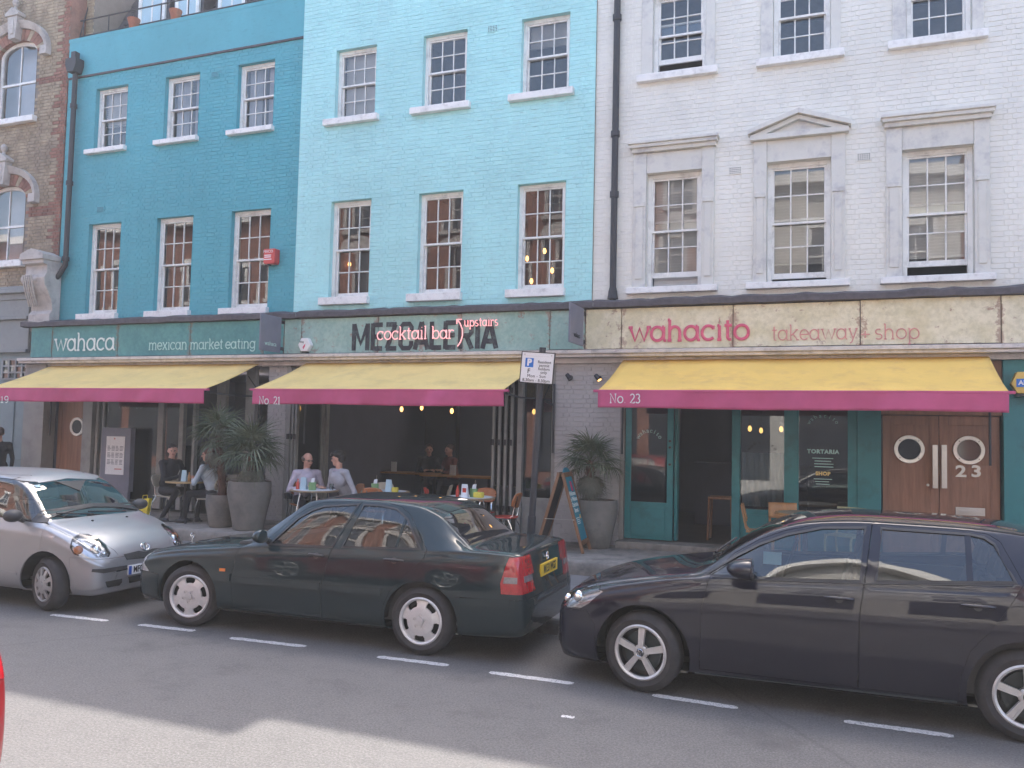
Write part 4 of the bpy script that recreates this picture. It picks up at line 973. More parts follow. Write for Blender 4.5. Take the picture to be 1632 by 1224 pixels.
post(h21, gx(834), gx(880), 13.18, 13.26, 3.0, 3.2, M['greyframe'], 'rail')
s = MB(); s.box(gx(834),gx(880),13.21,13.22,.98,3.0); s.build('shop_glass', M['dark_glass'], h21, world=True)
# No. 23 teal front
def tz(px,py,Y=13.25): return on_y(px,py,Y).z
TL = gx(998); TR = gx(1074)
def teal_door(h, x0, x1, y, z0, z1, zmid):
    s = MB(); w = .095
    s.box(x0,x0+w,y,y+.05,z0,z1); s.box(x1-w,x1,y,y+.05,z0,z1); s.box(x0+w,x1-w,y+.002,y+.048,z1-.12,z1); s.box(x0+w,x1-w,y+.002,y+.048,zmid-.03,zmid+.03)
    s.box(x0+w,x1-w,y+.012,y+.04,z0,zmid-.03)
    d = s.build('door', M['teal'], h, world=True, bevel=.004)
    s = MB(); s.box(x0+w+.03,x1-w-.03,y+.004,y+.012,z0+.06,zmid-.07); s.build('door_panel', M['teal'], d, world=True, bevel=.006)
    s = MB(); s.box(x0+w,x1-w,y+.02,y+.026,zmid+.03,z1-.12); s.build('door_glass', M['dark_glass'], d, world=True)
    return d
td = teal_door(h23, TL, TR, 13.14, .43, 3.0, .98)
s = MB()
for z in (tz(1069,703),tz(1069,713),tz(1069,740)): s.lathe([(0,-.03),(.018,-.03),(.018,0)], 10, (gx(1069),13.14,z), 'y')
s.build('door_handle', M['iron'], td, world=True)
s = MB()
for k, ch in enumerate('wahacito'):
    a = rad(150-k*17); o = put_text(ch, .10, M['letter_pale'], td, ((TL+TR)/2+.20*math.cos(a), 13.155, 1.93+.20*math.sin(a)), rot=(math.pi/2, -(a-math.pi/2), 0))
post(h23, TR+.01, gx(1080), 13.2, 13.35, .43, 3.2, M['teal'])
post(h23, gx(1167), gx(1180), 13.14, 13.34, .41, 3.2, M['teal'])
post(h23, gx(1250), gx(1273), 13.14, 13.34, .41, 3.2, M['teal'])
post(h23, gx(1351), gx(1366), 13.14, 13.34, .41, 3.2, M['teal'])
WB = tz(1215,812)
for (a,b) in ((1180,1250),(1273,1351)):
    post(h23, gx(a), gx(b), 13.17, 13.32, .41, WB, M['teal'], 'stall_riser'); post(h23, gx(a)+.05, gx(b)-.05, 13.15, 13.18, .47, WB-.08, M['teal'], 'panel')
    s = MB(); s.box(gx(a),gx(b),13.22,13.23,WB,3.0); g = s.build('shop_glass', M['dark_glass'], h23, world=True)
    post(h23, gx(a), gx(b), 13.17, 13.3, 3.0, 3.2, M['teal'], 'rail')
    cx = (gx(a)+gx(b))/2
    for k, ch in enumerate('wahacito'):
        an = rad(158-k*19); put_text(ch, .085, M['letter_pale'] if a > 1200 else M['sign_black'], g, (cx+.21*math.cos(an), 13.214, (tz(1215,722) if a < 1200 else tz(1310,680))+.16*math.sin(an)), rot=(math.pi/2, -(an-math.pi/2), 0))
cx = (gx(1273)+gx(1351))/2
put_text('TORTARIA', .082, M['letter_pale'], h23, (cx,13.214,tz(1312,720)), spacing=1.15, offset=.004)
put_text('SHOP', .075, M['brass'], h23, (cx,13.214,tz(1312,755)), spacing=1.1, offset=.004)
gl_ = MB()
for i in range(4): gl_.box(cx-.16+rng.uniform(0,.05),cx+.16-rng.uniform(0,.05),13.212,13.216,tz(1312,731+i*4.5),tz(1312,731+i*4.5)+.012)
for i in range(3): gl_.box(cx-.13+rng.uniform(0,.05),cx+.13-rng.uniform(0,.05),13.212,13.216,tz(1312,764+i*4),tz(1312,764+i*4)+.010)
gl_.build('small_print', M['letter_pale'], h23, world=True)
post(h23, gx(1366), gx(1404), 13.12, 13.36, .30, 3.2, M['teal'], 'pier')
post(h23, gx(1598), 3.4, 13.12, 13.36, .30, 3.28, M['teal'], 'pier')
# white sheet (stands for lace and a bright reflection) and a counter inside the first window
s = MB(); vs = []; xa, xb = gx(1183,750,13.5), gx(1247,750,13.5)
for i in range(41): x = xa+(xb-xa)*i/40; y = 13.5+.02*math.sin(i*1.3); vs += [(x,y,WB+.02),(x,y,tz(1215,722))]
s.add(vs, [(2*i,2*i+2,2*i+3,2*i+1) for i in range(40)]); s.build('white_reflection_sheet', M['paper'], h23, world=True, smooth=60)
# oak doors of No. 23
zb_, zt_ = .36, tz(1500,662,13.3)
post(h23, gx(1404), gx(1598), 13.2, 13.4, zt_+.0, 3.2, M['oak'], 'door_head')
xm = gx(1497); x0, x1 = gx(1407), gx(1594)
dl = wood_door(h23, x0, xm-.004, 13.25, zb_, zt_-.01, 0, (on_y(1449,716,13.25).x, on_y(1449,716,13.25).z), r=.20)
dr = wood_door(h23, xm+.004, x1, 13.25, zb_, zt_-.01, 0, (on_y(1544,717.5,13.25).x, on_y(1544,717.5,13.25).z), r=.20)
for (px_,dd) in ((1490,dl),(1504.5,dr)):
    s = MB(); X = on_y(px_,742,13.2).x; a_, b_ = tz(px_,778,13.2), tz(px_,709,13.2)
    s.box(X-.033,X+.033,13.15,13.172,a_,b_); s.tube([(X,13.17,a_+.08),(X,13.24,a_+.08)],.012,8); s.tube([(X,13.17,b_-.08),(X,13.24,b_-.08)],.012,8)
    s.build('door_handle', M['steel'], dd, world=True, bevel=.002)
for (ch,px_) in (('2',1531.5),('3',1556)): put_text(ch, .22, M['steel'], dr, (on_y(px_,752,13.23).x,13.23,tz(px_,752,13.23)), ext=.006, offset=.006, name='door_number', sx=1.25)
s = MB(); a_, b_ = on_y(1523,808,13.23), on_y(1570,823,13.23)
s.box(a_.x,b_.x,13.225,13.24,b_.z,a_.z); s.box(a_.x+.05,b_.x-.05,13.215,13.226,b_.z+.035,a_.z-.035); s.build('letter_plate', M['steel'], dr, world=True, bevel=.003)
s = MB(); p = on_y(1479,773,13.23); s.lathe([(0,-.02),(.016,-.02),(.02,0)], 12, (p.x,13.24,p.z), 'y'); s.build('door_lock', M['steel'], dl, world=True)

# ------------------------------------------------------------------ awnings
def awning(label, x0, x1, txt, m, seed, tx=(413,447)):
    r = random.Random(seed); t = thing('awning', label, 'awning', (x0,13.1,2.4), 0, 'awnings')
    yb, zb, yf, zf = 13.08, 3.255, 11.6, 2.69
    n, k = 44, 14; vs = []
    for j in range(k+1):
        v = j/k
        for i in range(n+1):
            u = i/n; x = x0+(x1-x0)*u
            sag = -.045*math.sin(math.pi*v)*(1-.35*math.cos(u*6.28*3))+.007*math.sin(u*31+seed+v*3)*math.sin(math.pi*v)+.006*math.sin(u*13-v*5+seed)*v
            vs.append((x, yb+(yf-yb)*v, zb+(zf-zb)*v+sag))
    s = MB(); s.add(vs, [(j*(n+1)+i,j*(n+1)+i+1,(j+1)*(n+1)+i+1,(j+1)*(n+1)+i) for j in range(k) for i in range(n)])
    c = s.build('canopy', m, t, world=True, smooth=60)
    md = c.modifiers.new('s','SOLIDIFY'); md.thickness = .004
    s = MB(); vs = []; n = 90; rows = 7; ph = [r.uniform(0,6.28) for _ in range(5)]
    for j in range(rows+1):
        v = j/rows
        for i in range(n+1):
            u = i/n; x = x0+(x1-x0)*u
            w = (.018*math.sin(u*17+ph[0])+.013*math.sin(u*41+ph[1]+v)+.008*math.sin(u*90+ph[3]+2*v)+.016*math.exp(-((u-.42-.05*v)*22)**2)*2-.020*math.exp(-((u-.77+.03*v)*30)**2)*2)*v
            vs.append((x, yf-.016+w, zf-.012-.245*v+.006*math.sin(u*9+ph[2])*v))
    s.add(vs, [(j*(n+1)+i,j*(n+1)+i+1,(j+1)*(n+1)+i+1,(j+1)*(n+1)+i) for j in range(rows) for i in range(n)])
    va = s.build('valance', M['pink'], t, world=True, smooth=60); md = va.modifiers.new('s','SOLIDIFY'); md.thickness = .003
    s = MB(); s.box(x0-.07,x1+.07,yf-.02,yf+.05,zf-.035,zf+.002); s.build('front_rail', M['pink'], t, world=True, bevel=.008)
    s = MB(); s.tube([(x0,13.1,3.235),(x1,13.1,3.235)], .045, 12); s.build('roller', M['iron'], t, world=True, smooth=40)
    for (xs_,d) in ((x0+.02,1),(x1-.02,-1)):
        s = MB(); s.tube([(xs_-.03*d,13.1,2.62),(xs_-.03*d,12.3,2.60),(xs_,yf+.04,zf-.05)], .014, 6); s.tube([(xs_-.03*d,13.1,2.62),(xs_-.03*d,13.1,1.75)], .018, 6); s.tube([(xs_-.05*d,13.12,2.62),(xs_-.05*d,12.7,2.98)], .008, 5)
        s.build('support_arm', M['iron'], t, world=True)
    if txt:
        a_, b_ = on_y(tx[0],640,11.565).x, on_y(tx[1],640,11.565).x; zb2 = on_y((tx[0]+tx[1])/2,tx[2],11.565).z
        stroke_text(txt, a_, b_, zb2, .088, 11.562, .017, M['letter_white'], t)
    return t
aw19 = awning('faded yellow awning with pink valance on the teal blue house', -15.72, -10.30, 'No. 19', M['yellow_old'], 3, (-28,14,641.5))
aw21 = awning('faded yellow awning with pink valance on the pale blue house', -9.26, -4.70, 'No. 21', M['yellow_old'], 5, (413,447,644))
aw23 = awning('bright yellow awning with pink valance on the white house', -3.25, 1.86, 'No. 23', M['yellow'], 9, (972,1021,642))

# ------------------------------------------------------------------ small wall fixtures
def blade(pn, pf, ztop, zbot, label, txt, m):
    v = on_y(pf,530,YS-.02); X = v.x; rr = ray(pn,530); Yn = X*rr.y/rr.x
    zt_ = on_y(pf,ztop,YS-.02).z; zb_ = on_y(pf,zbot,YS-.02).z
    t = thing('projecting_sign', label, 'sign', (X,YS,zb_)); s = MB(); s.box(X-.012,X+.012,Yn,YS-.09,zb_,zt_); s.build('sign_panel', M['blade_grey'], t, world=True, bevel=.004)
    s = MB(); 
    for z in (zb_+.08,zt_-.08): s = MB(); s.box(X-.015,X+.015,YS-.088,YS,z-.03,z+.03); s.build('bracket', M['iron'], t, world=True)
    put_text(txt, .115, m, t, (X+.016,(Yn+YS-.09)/2,zb_+.14), rot=(math.pi/2,0,math.pi/2))
blade(414,451,507,563,'grey projecting sign panel at the end of the dark teal fascia','wahaca',M['letter_pale'])
blade(907,931,493,553,'grey projecting sign panel between green and cream fascias','wahaca',M['iron'])
p = on_y(489,550,12.93); t = thing('alarm_box', 'white six sided alarm box on the pale green fascia', 'alarm box', p)
def hexa(r, w=1.0): return [(r*w*math.cos(rad(60*k)), r*math.sin(rad(60*k))) for k in range(6)]
s = MB(); s.prism(hexa(.14,.95), 'y', -.09, .02); s.build('cover', M['sign_white'], t, bevel=.012)
s = MB(); s.box(-.05,.05,-.08,0,-.15,-.118); s.build('lamp', M['black_plastic'], t)
put_text('King', .05, M['sign_black'], t, (-.05,-.0925,.05), world=False); s = MB(); s.add([(-.03,-.0925,-.06),(.0,-.0925,-.01),(.035,-.0925,.02),(.02,-.0925,-.05)], [(0,1,2,3)]); s.add([(-.02,-.0926,-.07),(.0,-.0926,-.04),(.01,-.0926,-.08)], [(0,1,2)]); s.build('emblem', M['letter_pink'], t)
p = on_y(435,409,13.2); t = thing('alarm_box', 'red alarm box on the teal blue wall beside upper window', 'alarm box', p)
s = MB(); s.prism([(-.11,-.16),(.11,-.16),(.13,-.12),(.13,.13),(-.13,.13),(-.13,-.12)], 'y', -.12, .04); s.build('cover', M['red_box'], t, bevel=.012)
put_text('MACO', .075, M['sign_white'], t, (-.02,-.123,.075), world=False)
for (zq,wq) in ((.005,.09),(-.03,.085),(-.075,.10)):
    s = MB(); s.box(-.02-wq,-.02+wq-.02,-.1225,-.1215,zq-.009,zq+.009); s.build('small_print', M['sign_white'], t)
s = MB(); s.box(-.05,.0,-.10,-.04,-.19,-.16); s.build('lamp', M['black_plastic'], t)
p = on_y(1633,612,13.05); t = thing('alarm_box', 'yellow alarm box with blue logo on the teal wall', 'alarm box', p)
s = MB(); s.prism([(-.17,0),(-.10,.16),(.10,.16),(.17,0),(.10,-.13),(-.10,-.13)], 'y', -.08, .07); s.build('cover', M['bell_yellow'], t, bevel=.012)
s = MB(); s.box(-.11,.11,-.086,-.078,-.045,.065); s.build('logo_plate', M['sign_blue'], t); put_text('ADT', .085, M['sign_white'], t, (0,-.088,.01), world=False, offset=.003)
s = MB(); s.box(-.12,.12,-.07,.0,-.17,-.131); s.build('lamp', M['black_plastic'], t)
for i,(px,py,lb) in enumerate(((906,601,'small black wall spotlight on the white brick pier beside the crank rod'),(952,602,'small black wall spotlight on the white brick pier next to bright yellow awning'))):
    p = on_y(px,py,13.0); t = thing('wall_spotlight', lb, 'spotlight', (p.x,13.1,p.z), 0, 'wall spotlights')
    s = MB(); s.lathe([(0,0),(.04,-.0),(.04,.02)], 12, (0,.0,0), 'y'); s.tube([(0,0,0),(0,-.07,-.01)], .012, 6); s.build('wall_bracket', M['iron'], t)
    s = MB(); s.tube([(-.035,-.08,.045),(.035,-.10,-.035)], [.033,.042], 14); s.build('lamp_head', M['iron'], t, smooth=40)
    if i == 1: s = MB(); s.tube([(.036,-.1005,-.036),(.038,-.101,-.039)], [.034,.034], 14); s.build('lamp_lens', M['bulb'], t)
p = on_y(882,690,13.05)
s = MB(); s.tube([(p.x,13.03,tz(882,612,13.05)),(p.x,13.03,tz(882,722,13.05))], .02, 8); s.tube([(p.x-.10,12.9,tz(878,640,13.05)),(p.x,13.03,tz(882,646,13.05))], .018, 6); s.build('crank_rod', M['iron'], aw21, world=True)
s = MB(); p = on_y(969,862,13.0); s.tube([(p.x-.02,13.0,.36),(p.x-.03,12.97,.44),(p.x+.03,12.98,.50),(p.x+.02,13.04,.72)], .016, 8); o = s.build('brass_pipe', M['brass']); tag(o,'short bent brass pipe at the foot of the white brick pier','pipe')

# ------------------------------------------------------------------ plain neighbour to the right (outside the picture)
nb_ = thing('brick_house', 'plain yellow brick house adjoining the white house', 'building', (3.4,YF,0))
s = MB(); wall_holes(s, 3.4, 12, .1, 12, YF+.02, [(4.2,5.1,4.4,6.2),(6.3,7.2,4.4,6.2),(8.4,9.3,4.4,6.2),(4.2,7.2,.6,3)]); s.build('wall', M['stock'], nb_, world=True, fix=False)
for a in (4.2,6.3,8.4): window(nb_, a, a+.9, 4.4, 6.2, YF+.02, (a-.1,a+1,4.28))
s = MB(); s.box(4.2,7.2,YF+.12,YF+.14,.6,3); s.build('shop_glass', M['dark_glass'], nb_, world=True)
s = MB(); s.box(3.4,12,YF+.6,YF+9,.1,11.9); s.build('back_structure', M['stock'], nb_, world=True)
M['moulding'] = mat('bumper_strip_plastic', (.030,.042,.048), .38, var=.15, spec=.6)
# ------------------------------------------------------------------ cars
def pchip(y, q):
    y = np.asarray(y, float); n = len(y); d = np.diff(y); m = np.zeros(n)
    for i in range(1, n-1):
        m[i] = 0 if d[i-1]*d[i] <= 0 else 2*d[i-1]*d[i]/(d[i-1]+d[i])
    m[0], m[-1] = d[0], d[-1]
    q = np.asarray(q, float); i = np.clip(q.astype(int), 0, n-2); t = q-i
    return (2*t**3-3*t**2+1)*y[i]+(t**3-2*t**2+t)*m[i]+(-2*t**3+3*t**2)*y[i+1]+(t**3-t**2)*m[i+1]
def catmull(pts, per):
    pts = np.array(pts, float); P = np.vstack([2*pts[0]-pts[1], pts, 2*pts[-1]-pts[-2]]); out = []
    for i in range(1, len(P)-2):
        for k in range(per):
            t = k/per; a, b, c, d = P[i-1], P[i], P[i+1], P[i+2]
            # low tension keeps the curve close to its control polygon
            m1, m2 = (c-a)*.36, (d-b)*.36
            out.append((2*t**3-3*t**2+1)*b+(t**3-2*t**2+t)*m1+(-2*t**3+3*t**2)*c+(t**3-t**2)*m2)
    out.append(pts[-1]); return np.array(out)
def car_shell(st, sub=6, per=4, crease=.012):
    st = np.array(st, float); n = len(st); q = np.linspace(0, n-1, (n-1)*sub+1)
    C = np.stack([pchip(st[:,k], q) for k in range(9)], 1); rings = []
    for (x,zb,wb,wm,zs,ws,ze,we,zt) in C:
        h = zs-zb
        ring = [(0,zb),(wb*.6,zb),(wb,zb+.006),(wm-.035,zb+.055),(wm-.008,zb+.22*h),(wm,zb+.5*h),(wm-.006,zb+.74*h),((wm+ws)/2+.012,zb+.885*h),(ws+crease,zs-.028),(ws,zs),
                (ws+(we-ws)*.5+.012*min(1,(ze-zs)/.3),zs+(ze-zs)*.5),(we+.016,ze-.03*min(1,(ze-zs)/.1+.3)),(we-.03,ze),(we*.62,ze+(zt-ze)*.62),(we*.3,ze+(zt-ze)*.92),(0,zt)]
        rings.append([(x,abs(p[0]),p[1]) for p in catmull(ring, per)])
    R = len(rings); K = len(rings[0]); vs = [p for r in rings for p in r]; fs = []
    for i in range(R-1):
        for k in range(K-1): fs.append((i*K+k, (i+1)*K+k, (i+1)*K+k+1, i*K+k+1))
    # end caps
    for (i,flip) in ((0,False),(R-1,True)):
        for k in range(K//2):
            a, b, c, d = i*K+k, i*K+k+1, i*K+K-2-k, i*K+K-1-k
            if len({a,b,c,d}) == 4: fs.append((a,b,c,d) if not flip else (d,c,b,a))
            elif len({a,b,c,d}) == 3 : fs.append(tuple(dict.fromkeys((a,b,c,d))))
    return vs, fs
def inpoly(x, y, poly):
    c = False; n = len(poly)
    for i in range(n):
        x1, y1 = poly[i]; x2, y2 = poly[(i+1)%n]
        if (y1 > y) != (y2 > y) and x < (x2-x1)*(y-y1)/(y2-y1)+x1: c = not c
    return c
AX = {'side': (Vector((1,0,0)), Vector((0,0,1))), 'front': (Vector((0,1,0)), Vector((0,0,1))), 'top': (Vector((1,0,0)), Vector((0,1,0))),
      'corner': (Vector((.70711,.70711,0)), Vector((0,0,1)))}
def offset_poly(poly, d):
    n = len(poly); area = sum(poly[i][0]*poly[(i+1)%n][1]-poly[(i+1)%n][0]*poly[i][1] for i in range(n)); s = 1 if area > 0 else -1; out = []
    for i in range(n):
        a, b, c = Vector(poly[i-1]), Vector(poly[i]), Vector(poly[(i+1)%n]); e1 = (b-a).normalized(); e2 = (c-b).normalized()
        n1 = Vector((e1.y,-e1.x))*s; n2 = Vector((e2.y,-e2.x))*s; m = (n1+n2); L = m.length
        m = m/L if L > 1e-6 else n1; k = d/max(.35, m.dot(n1)); out.append((b.x+m.x*k, b.y+m.y*k))
    return out
def carve(bm, axis, poly, filt):
    u, v = AX[axis]; w = u.cross(v)
    us = [p[0] for p in poly]; vs = [p[1] for p in poly]; lo = (min(us)-.01,min(vs)-.01); hi = (max(us)+.01,max(vs)+.01)
    def near(f):
        a = [l.vert.co.dot(u) for l in f.loops]; b = [l.vert.co.dot(v) for l in f.loops]
        return max(a) > lo[0] and min(a) < hi[0] and max(b) > lo[1] and min(b) < hi[1] and filt(f)
    n = len(poly)
    for i in range(n):
        a, b = poly[i], poly[(i+1)%n]; pa = u*a[0]+v*a[1]; d = u*(b[0]-a[0])+v*(b[1]-a[1])
        if d.length < 1e-6: continue
        no = d.cross(w).normalized(); L2 = d.length; dn = d/L2
        fs = []
        for f in bm.faces:
            if not near(f): continue
            t = [(l.vert.co-pa).dot(dn) for l in f.loops]
            if max(t) < -.03 or min(t) > L2+.03: continue
            fs.append(f)
        geom = list({e for f in fs for e in f.edges})+list({q for f in fs for q in f.verts})+fs
        bmesh.ops.bisect_plane(bm, geom=geom, dist=1e-5, plane_co=pa, plane_no=no)
    res = []
    for f in bm.faces:
        if not near(f): continue
        c = f.calc_center_median()
        if inpoly(c.dot(u), c.dot(v), poly): res.append(f)
    return res
class Car:
    def __init__(s, label, group, loc, rz, stations, paint, sub=6, name='parked_car'):
        s.root = thing(name, label, 'car', loc, rz, group); s.paint = paint; s.parts = {}
        vs, fs = car_shell(stations, sub)
        s.bm = bmesh.new(); V = [s.bm.verts.new(v) for v in vs]
        for f in fs:
            try: s.bm.faces.new([V[i] for i in f])
            except ValueError: pass
        bmesh.ops.remove_doubles(s.bm, verts=s.bm.verts[:], dist=1e-5)
        bmesh.ops.recalc_face_normals(s.bm, faces=s.bm.faces[:])
        c = s.bm.faces[:]; 
        # outward: the roof must point up
        top = max(s.bm.faces, key=lambda f: f.calc_center_median().z)
        if top.normal.z < 0: bmesh.ops.reverse_faces(s.bm, faces=s.bm.faces[:])
        s.bm.normal_update(); s.bvh = BVHTree.FromBMesh(s.bm)
        s.vn = [v.normal.copy() for v in s.bm.verts]; s.bm.verts.ensure_lookup_table(); s.bm.faces.ensure_lookup_table()
        s.fv = [[v.index for v in f.verts] for f in s.bm.faces]; s.vc = [v.co.copy() for v in s.bm.verts]
        for i, v in enumerate(s.bm.verts):
            if abs(v.co.y) < 1e-4: n = s.vn[i]; n.y = 0; n.normalize()
    def normal_at(s, co):
        loc, n, idx, d = s.bvh.find_nearest(co)
        if idx is None: return Vector((0,0,1))
        vi = s.fv[idx]; acc = Vector((0,0,0))
        for i in vi: acc += s.vn[i]/(1e-4+(s.vc[i]-co).length)
        return acc.normalized()
    def grab(s, faces, gap_faces=()):
        """take faces out of the shell as (verts, faces)"""
        idx = {}; vs = []; fs = []
        for f in faces:
            r = []
            for v in f.verts:
                if v not in idx: idx[v] = len(vs); vs.append(v.co.copy())
                r.append(idx[v])
            fs.append(tuple(r))
        dele = set(faces) | set(gap_faces); bmesh.ops.delete(s.bm, geom=list(dele), context='FACES'); return vs, fs
    def cut(s, axis, poly, filt, gap=.003):
        outer = carve(s.bm, axis, offset_poly(poly, gap), filt); inner = set(carve(s.bm, axis, poly, filt)) if gap else set(outer)
        outer = [f for f in carve_sel(s.bm, axis, offset_poly(poly, gap), filt)] if gap else list(inner)
        inn = [f for f in outer if f in inner] if gap else outer
        return s.grab(inn, outer)
    def emit(s, name, data, mt, parent=None, mirror='both', push=0.0, rim=.014, label=None, smoothn=True):
        vs, fs = data
        if not fs: return []
        objs = []
        sides = {'both': (1,-1), 'one': (1,), 'join': (0,)}[mirror]
        for sd in sides:
            V = []; F = []; N = []
            for q in ((1,-1) if sd == 0 else (sd,)):
                off = len(V)
                for v in vs:
                    n = s.normal_at(v)
                    if abs(v.y) < 1e-4: n = Vector((n.x,0,n.z)).normalized()
                    c = v+n*push
                    V.append(Vector((c.x,c.y*q,c.z))); N.append(Vector((n.x,n.y*q,n.z)))
                F += [tuple(i+off for i in (f if q == 1 else f[::-1])) for f in fs]
            # rim: turn open edges inward so that panel gaps have depth
            cnt = {}
            for f in F:
                for i in range(len(f)):
                    e = (f[i], f[(i+1)%len(f)]); k = tuple(sorted(e)); cnt.setdefault(k, []).append(e)
            nv = len(V); VR = list(V); FR = list(F); NR = list(N)
            if rim:
                for k, es in cnt.items():
                    if len(es) == 1:
                        a, b = es[0]
                        if abs(V[a].y) < 1e-4 and abs(V[b].y) < 1e-4: continue
                        i0 = len(VR); na = (V[b]-V[a]).cross(N[a]); na = na.normalized() if na.length > 1e-9 else N[a]
                        VR += [V[a], V[b], V[b]-N[b]*rim, V[a]-N[a]*rim]; NR += [na]*4; FR.append((i0+1,i0,i0+3,i0+2))
            me = bpy.data.meshes.new(name); me.from_pydata(VR, [], FR); me.materials.append(mt)
            me.polygons.foreach_set('use_smooth', [True]*len(me.polygons))
            if smoothn: me.normals_split_custom_set_from_vertices([tuple(n) for n in NR])
            o = bpy.data.objects.new(name, me); col.objects.link(o); o.parent = parent[0 if sd >= 0 else 1] if isinstance(parent, list) else (parent or s.root)
            if label: o['label'] = label
            objs.append(o)
        return objs
    def ray_to(s, axis, a, b, sgn=1):
        """point on the shell: axis 'side' (x,z) from +y; 'front' (y,z) from -x; 'rear' (y,z) from +x; 'top' (x,y)"""
        if axis == 'side': o, d = Vector((a,3,b)), Vector((0,-1,0))
        elif axis == 'front': o, d = Vector((-6,abs(a),b)), Vector((1,0,0))
        elif axis == 'rear': o, d = Vector((8,abs(a),b)), Vector((-1,0,0))
        else: o, d = Vector((a,abs(b),4)), Vector((0,0,-1))
        loc, n, i, _ = s.bvh.ray_cast(o, d)
        if loc is None: loc, n, i, _ = s.bvh.find_nearest(o+d*3)
        n = s.normal_at(loc)
        if axis in ('front','rear') and a < 0: loc = Vector((loc.x,-loc.y,loc.z)); n = Vector((n.x,-n.y,n.z))
        if axis == 'top' and b < 0: loc = Vector((loc.x,-loc.y,loc.z)); n = Vector((n.x,-n.y,n.z))
        return loc, n
    def decal(s, name, axis, poly, mt, off=.006, thick=.012, parent=None, mirror=False, res=.04, ysign=1, label=None):
        """a raised patch that follows the shell"""
        bm = bmesh.new(); bm.faces.new([bm.verts.new((p[0],p[1],0)) for p in poly])
        lo = [min(p[k] for p in poly) for k in (0,1)]; hi = [max(p[k] for p in poly) for k in (0,1)]
        for k in (0,1):
            q = lo[k]+res
            while q < hi[k]-1e-4:
                co = [0,0,0]; co[k] = q; no = [0,0,0]; no[k] = 1
                bmesh.ops.bisect_plane(bm, geom=bm.verts[:]+bm.edges[:]+bm.faces[:], plane_co=co, plane_no=no); q += res
        out = []
        for sg in ((1,-1) if mirror else (ysign,)):
            V = []; F = []
            idx = {}
            for v in bm.verts:
                if axis == 'side': p, n = s.ray_to('side', v.co.x, v.co.y)
                else: p, n = s.ray_to(axis, v.co.x, v.co.y)
                idx[v] = len(V); V.append(p+n*off)
                V.append(p+n*(off-thick))
            for f in bm.faces:
                r = [idx[v] for v in f.verts]; F.append(tuple(r)); F.append(tuple(i+1 for i in r[::-1]))
            for e in bm.edges:
                if len(e.link_faces) == 1: a, b = idx[e.verts[0]], idx[e.verts[1]]; F.append((a,b,b+1,a+1))
            if (axis == 'side' and sg < 0) or (axis != 'side' and sg < 0): V = [Vector((v.x,-v.y,v.z)) for v in V]
            me = bpy.data.meshes.new(name); me.from_pydata(V, [], F); me.materials.append(mt)
            b2 = bmesh.new(); b2.from_mesh(me); bmesh.ops.recalc_face_normals(b2, faces=b2.faces[:]); b2.to_mesh(me); b2.free()
            o = link(name, me, parent or s.root, smooth=35)
            if label: o['label'] = label
            out.append(o)
        bm.free(); return out
def carve_sel(bm, axis, poly, filt):
    u, v = AX[axis]; r = []
    for f in bm.faces:
        if not filt(f): continue
        c = f.calc_center_median()
        if inpoly(c.dot(u), c.dot(v), poly): r.append(f)
    return r
def circle(cx, cz, r, n=28, a0=0): return [(cx+r*math.cos(2*math.pi*k/n+a0), cz+r*math.sin(2*math.pi*k/n+a0)) for k in range(n)]
SIDE = lambda f: f.normal.y > .12
def annulus(mb, rs, th, depth, solid, thick=.018):
    """wheel face: polar grid on y; solid(r,a) says where there is metal; depth(r,a) how far out it stands"""
    nr, na = len(rs), th; idx = {}
    def vid(i,k,back):
        key = (i,k%na,back)
        if key not in idx:
            a = 2*math.pi*(k%na)/na; r = rs[i]; idx[key] = len(vs); vs.append((r*math.sin(a), -depth(r,a)+(thick if back else 0), r*math.cos(a)))
        return idx[key]
    vs = []; fs = []; cells = {}
    for i in range(nr-1):
        for k in range(na):
            cells[(i,k)] = solid((rs[i]+rs[i+1])/2, 2*math.pi*(k+.5)/na)
    for (i,k), on in cells.items():
        if not on: continue
        fs.append((vid(i,k,0),vid(i,k+1,0),vid(i+1,k+1,0),vid(i+1,k,0)))
        for (ni,nk,e) in ((i-1,k,(vid(i,k,0),vid(i,k+1,0),vid(i,k+1,1),vid(i,k,1))),(i+1,k,(vid(i+1,k,0),vid(i+1,k,1),vid(i+1,k+1,1),vid(i+1,k+1,0))),(i,(k-1)%na,(vid(i,k,0),vid(i,k,1),vid(i+1,k,1),vid(i+1,k,0))),(i,(k+1)%na,(vid(i,k+1,0),vid(i+1,k+1,0),vid(i+1,k+1,1),vid(i,k+1,1)))):
            if not cells.get((ni,nk), False): fs.append(e)
    mb.add(vs, fs)
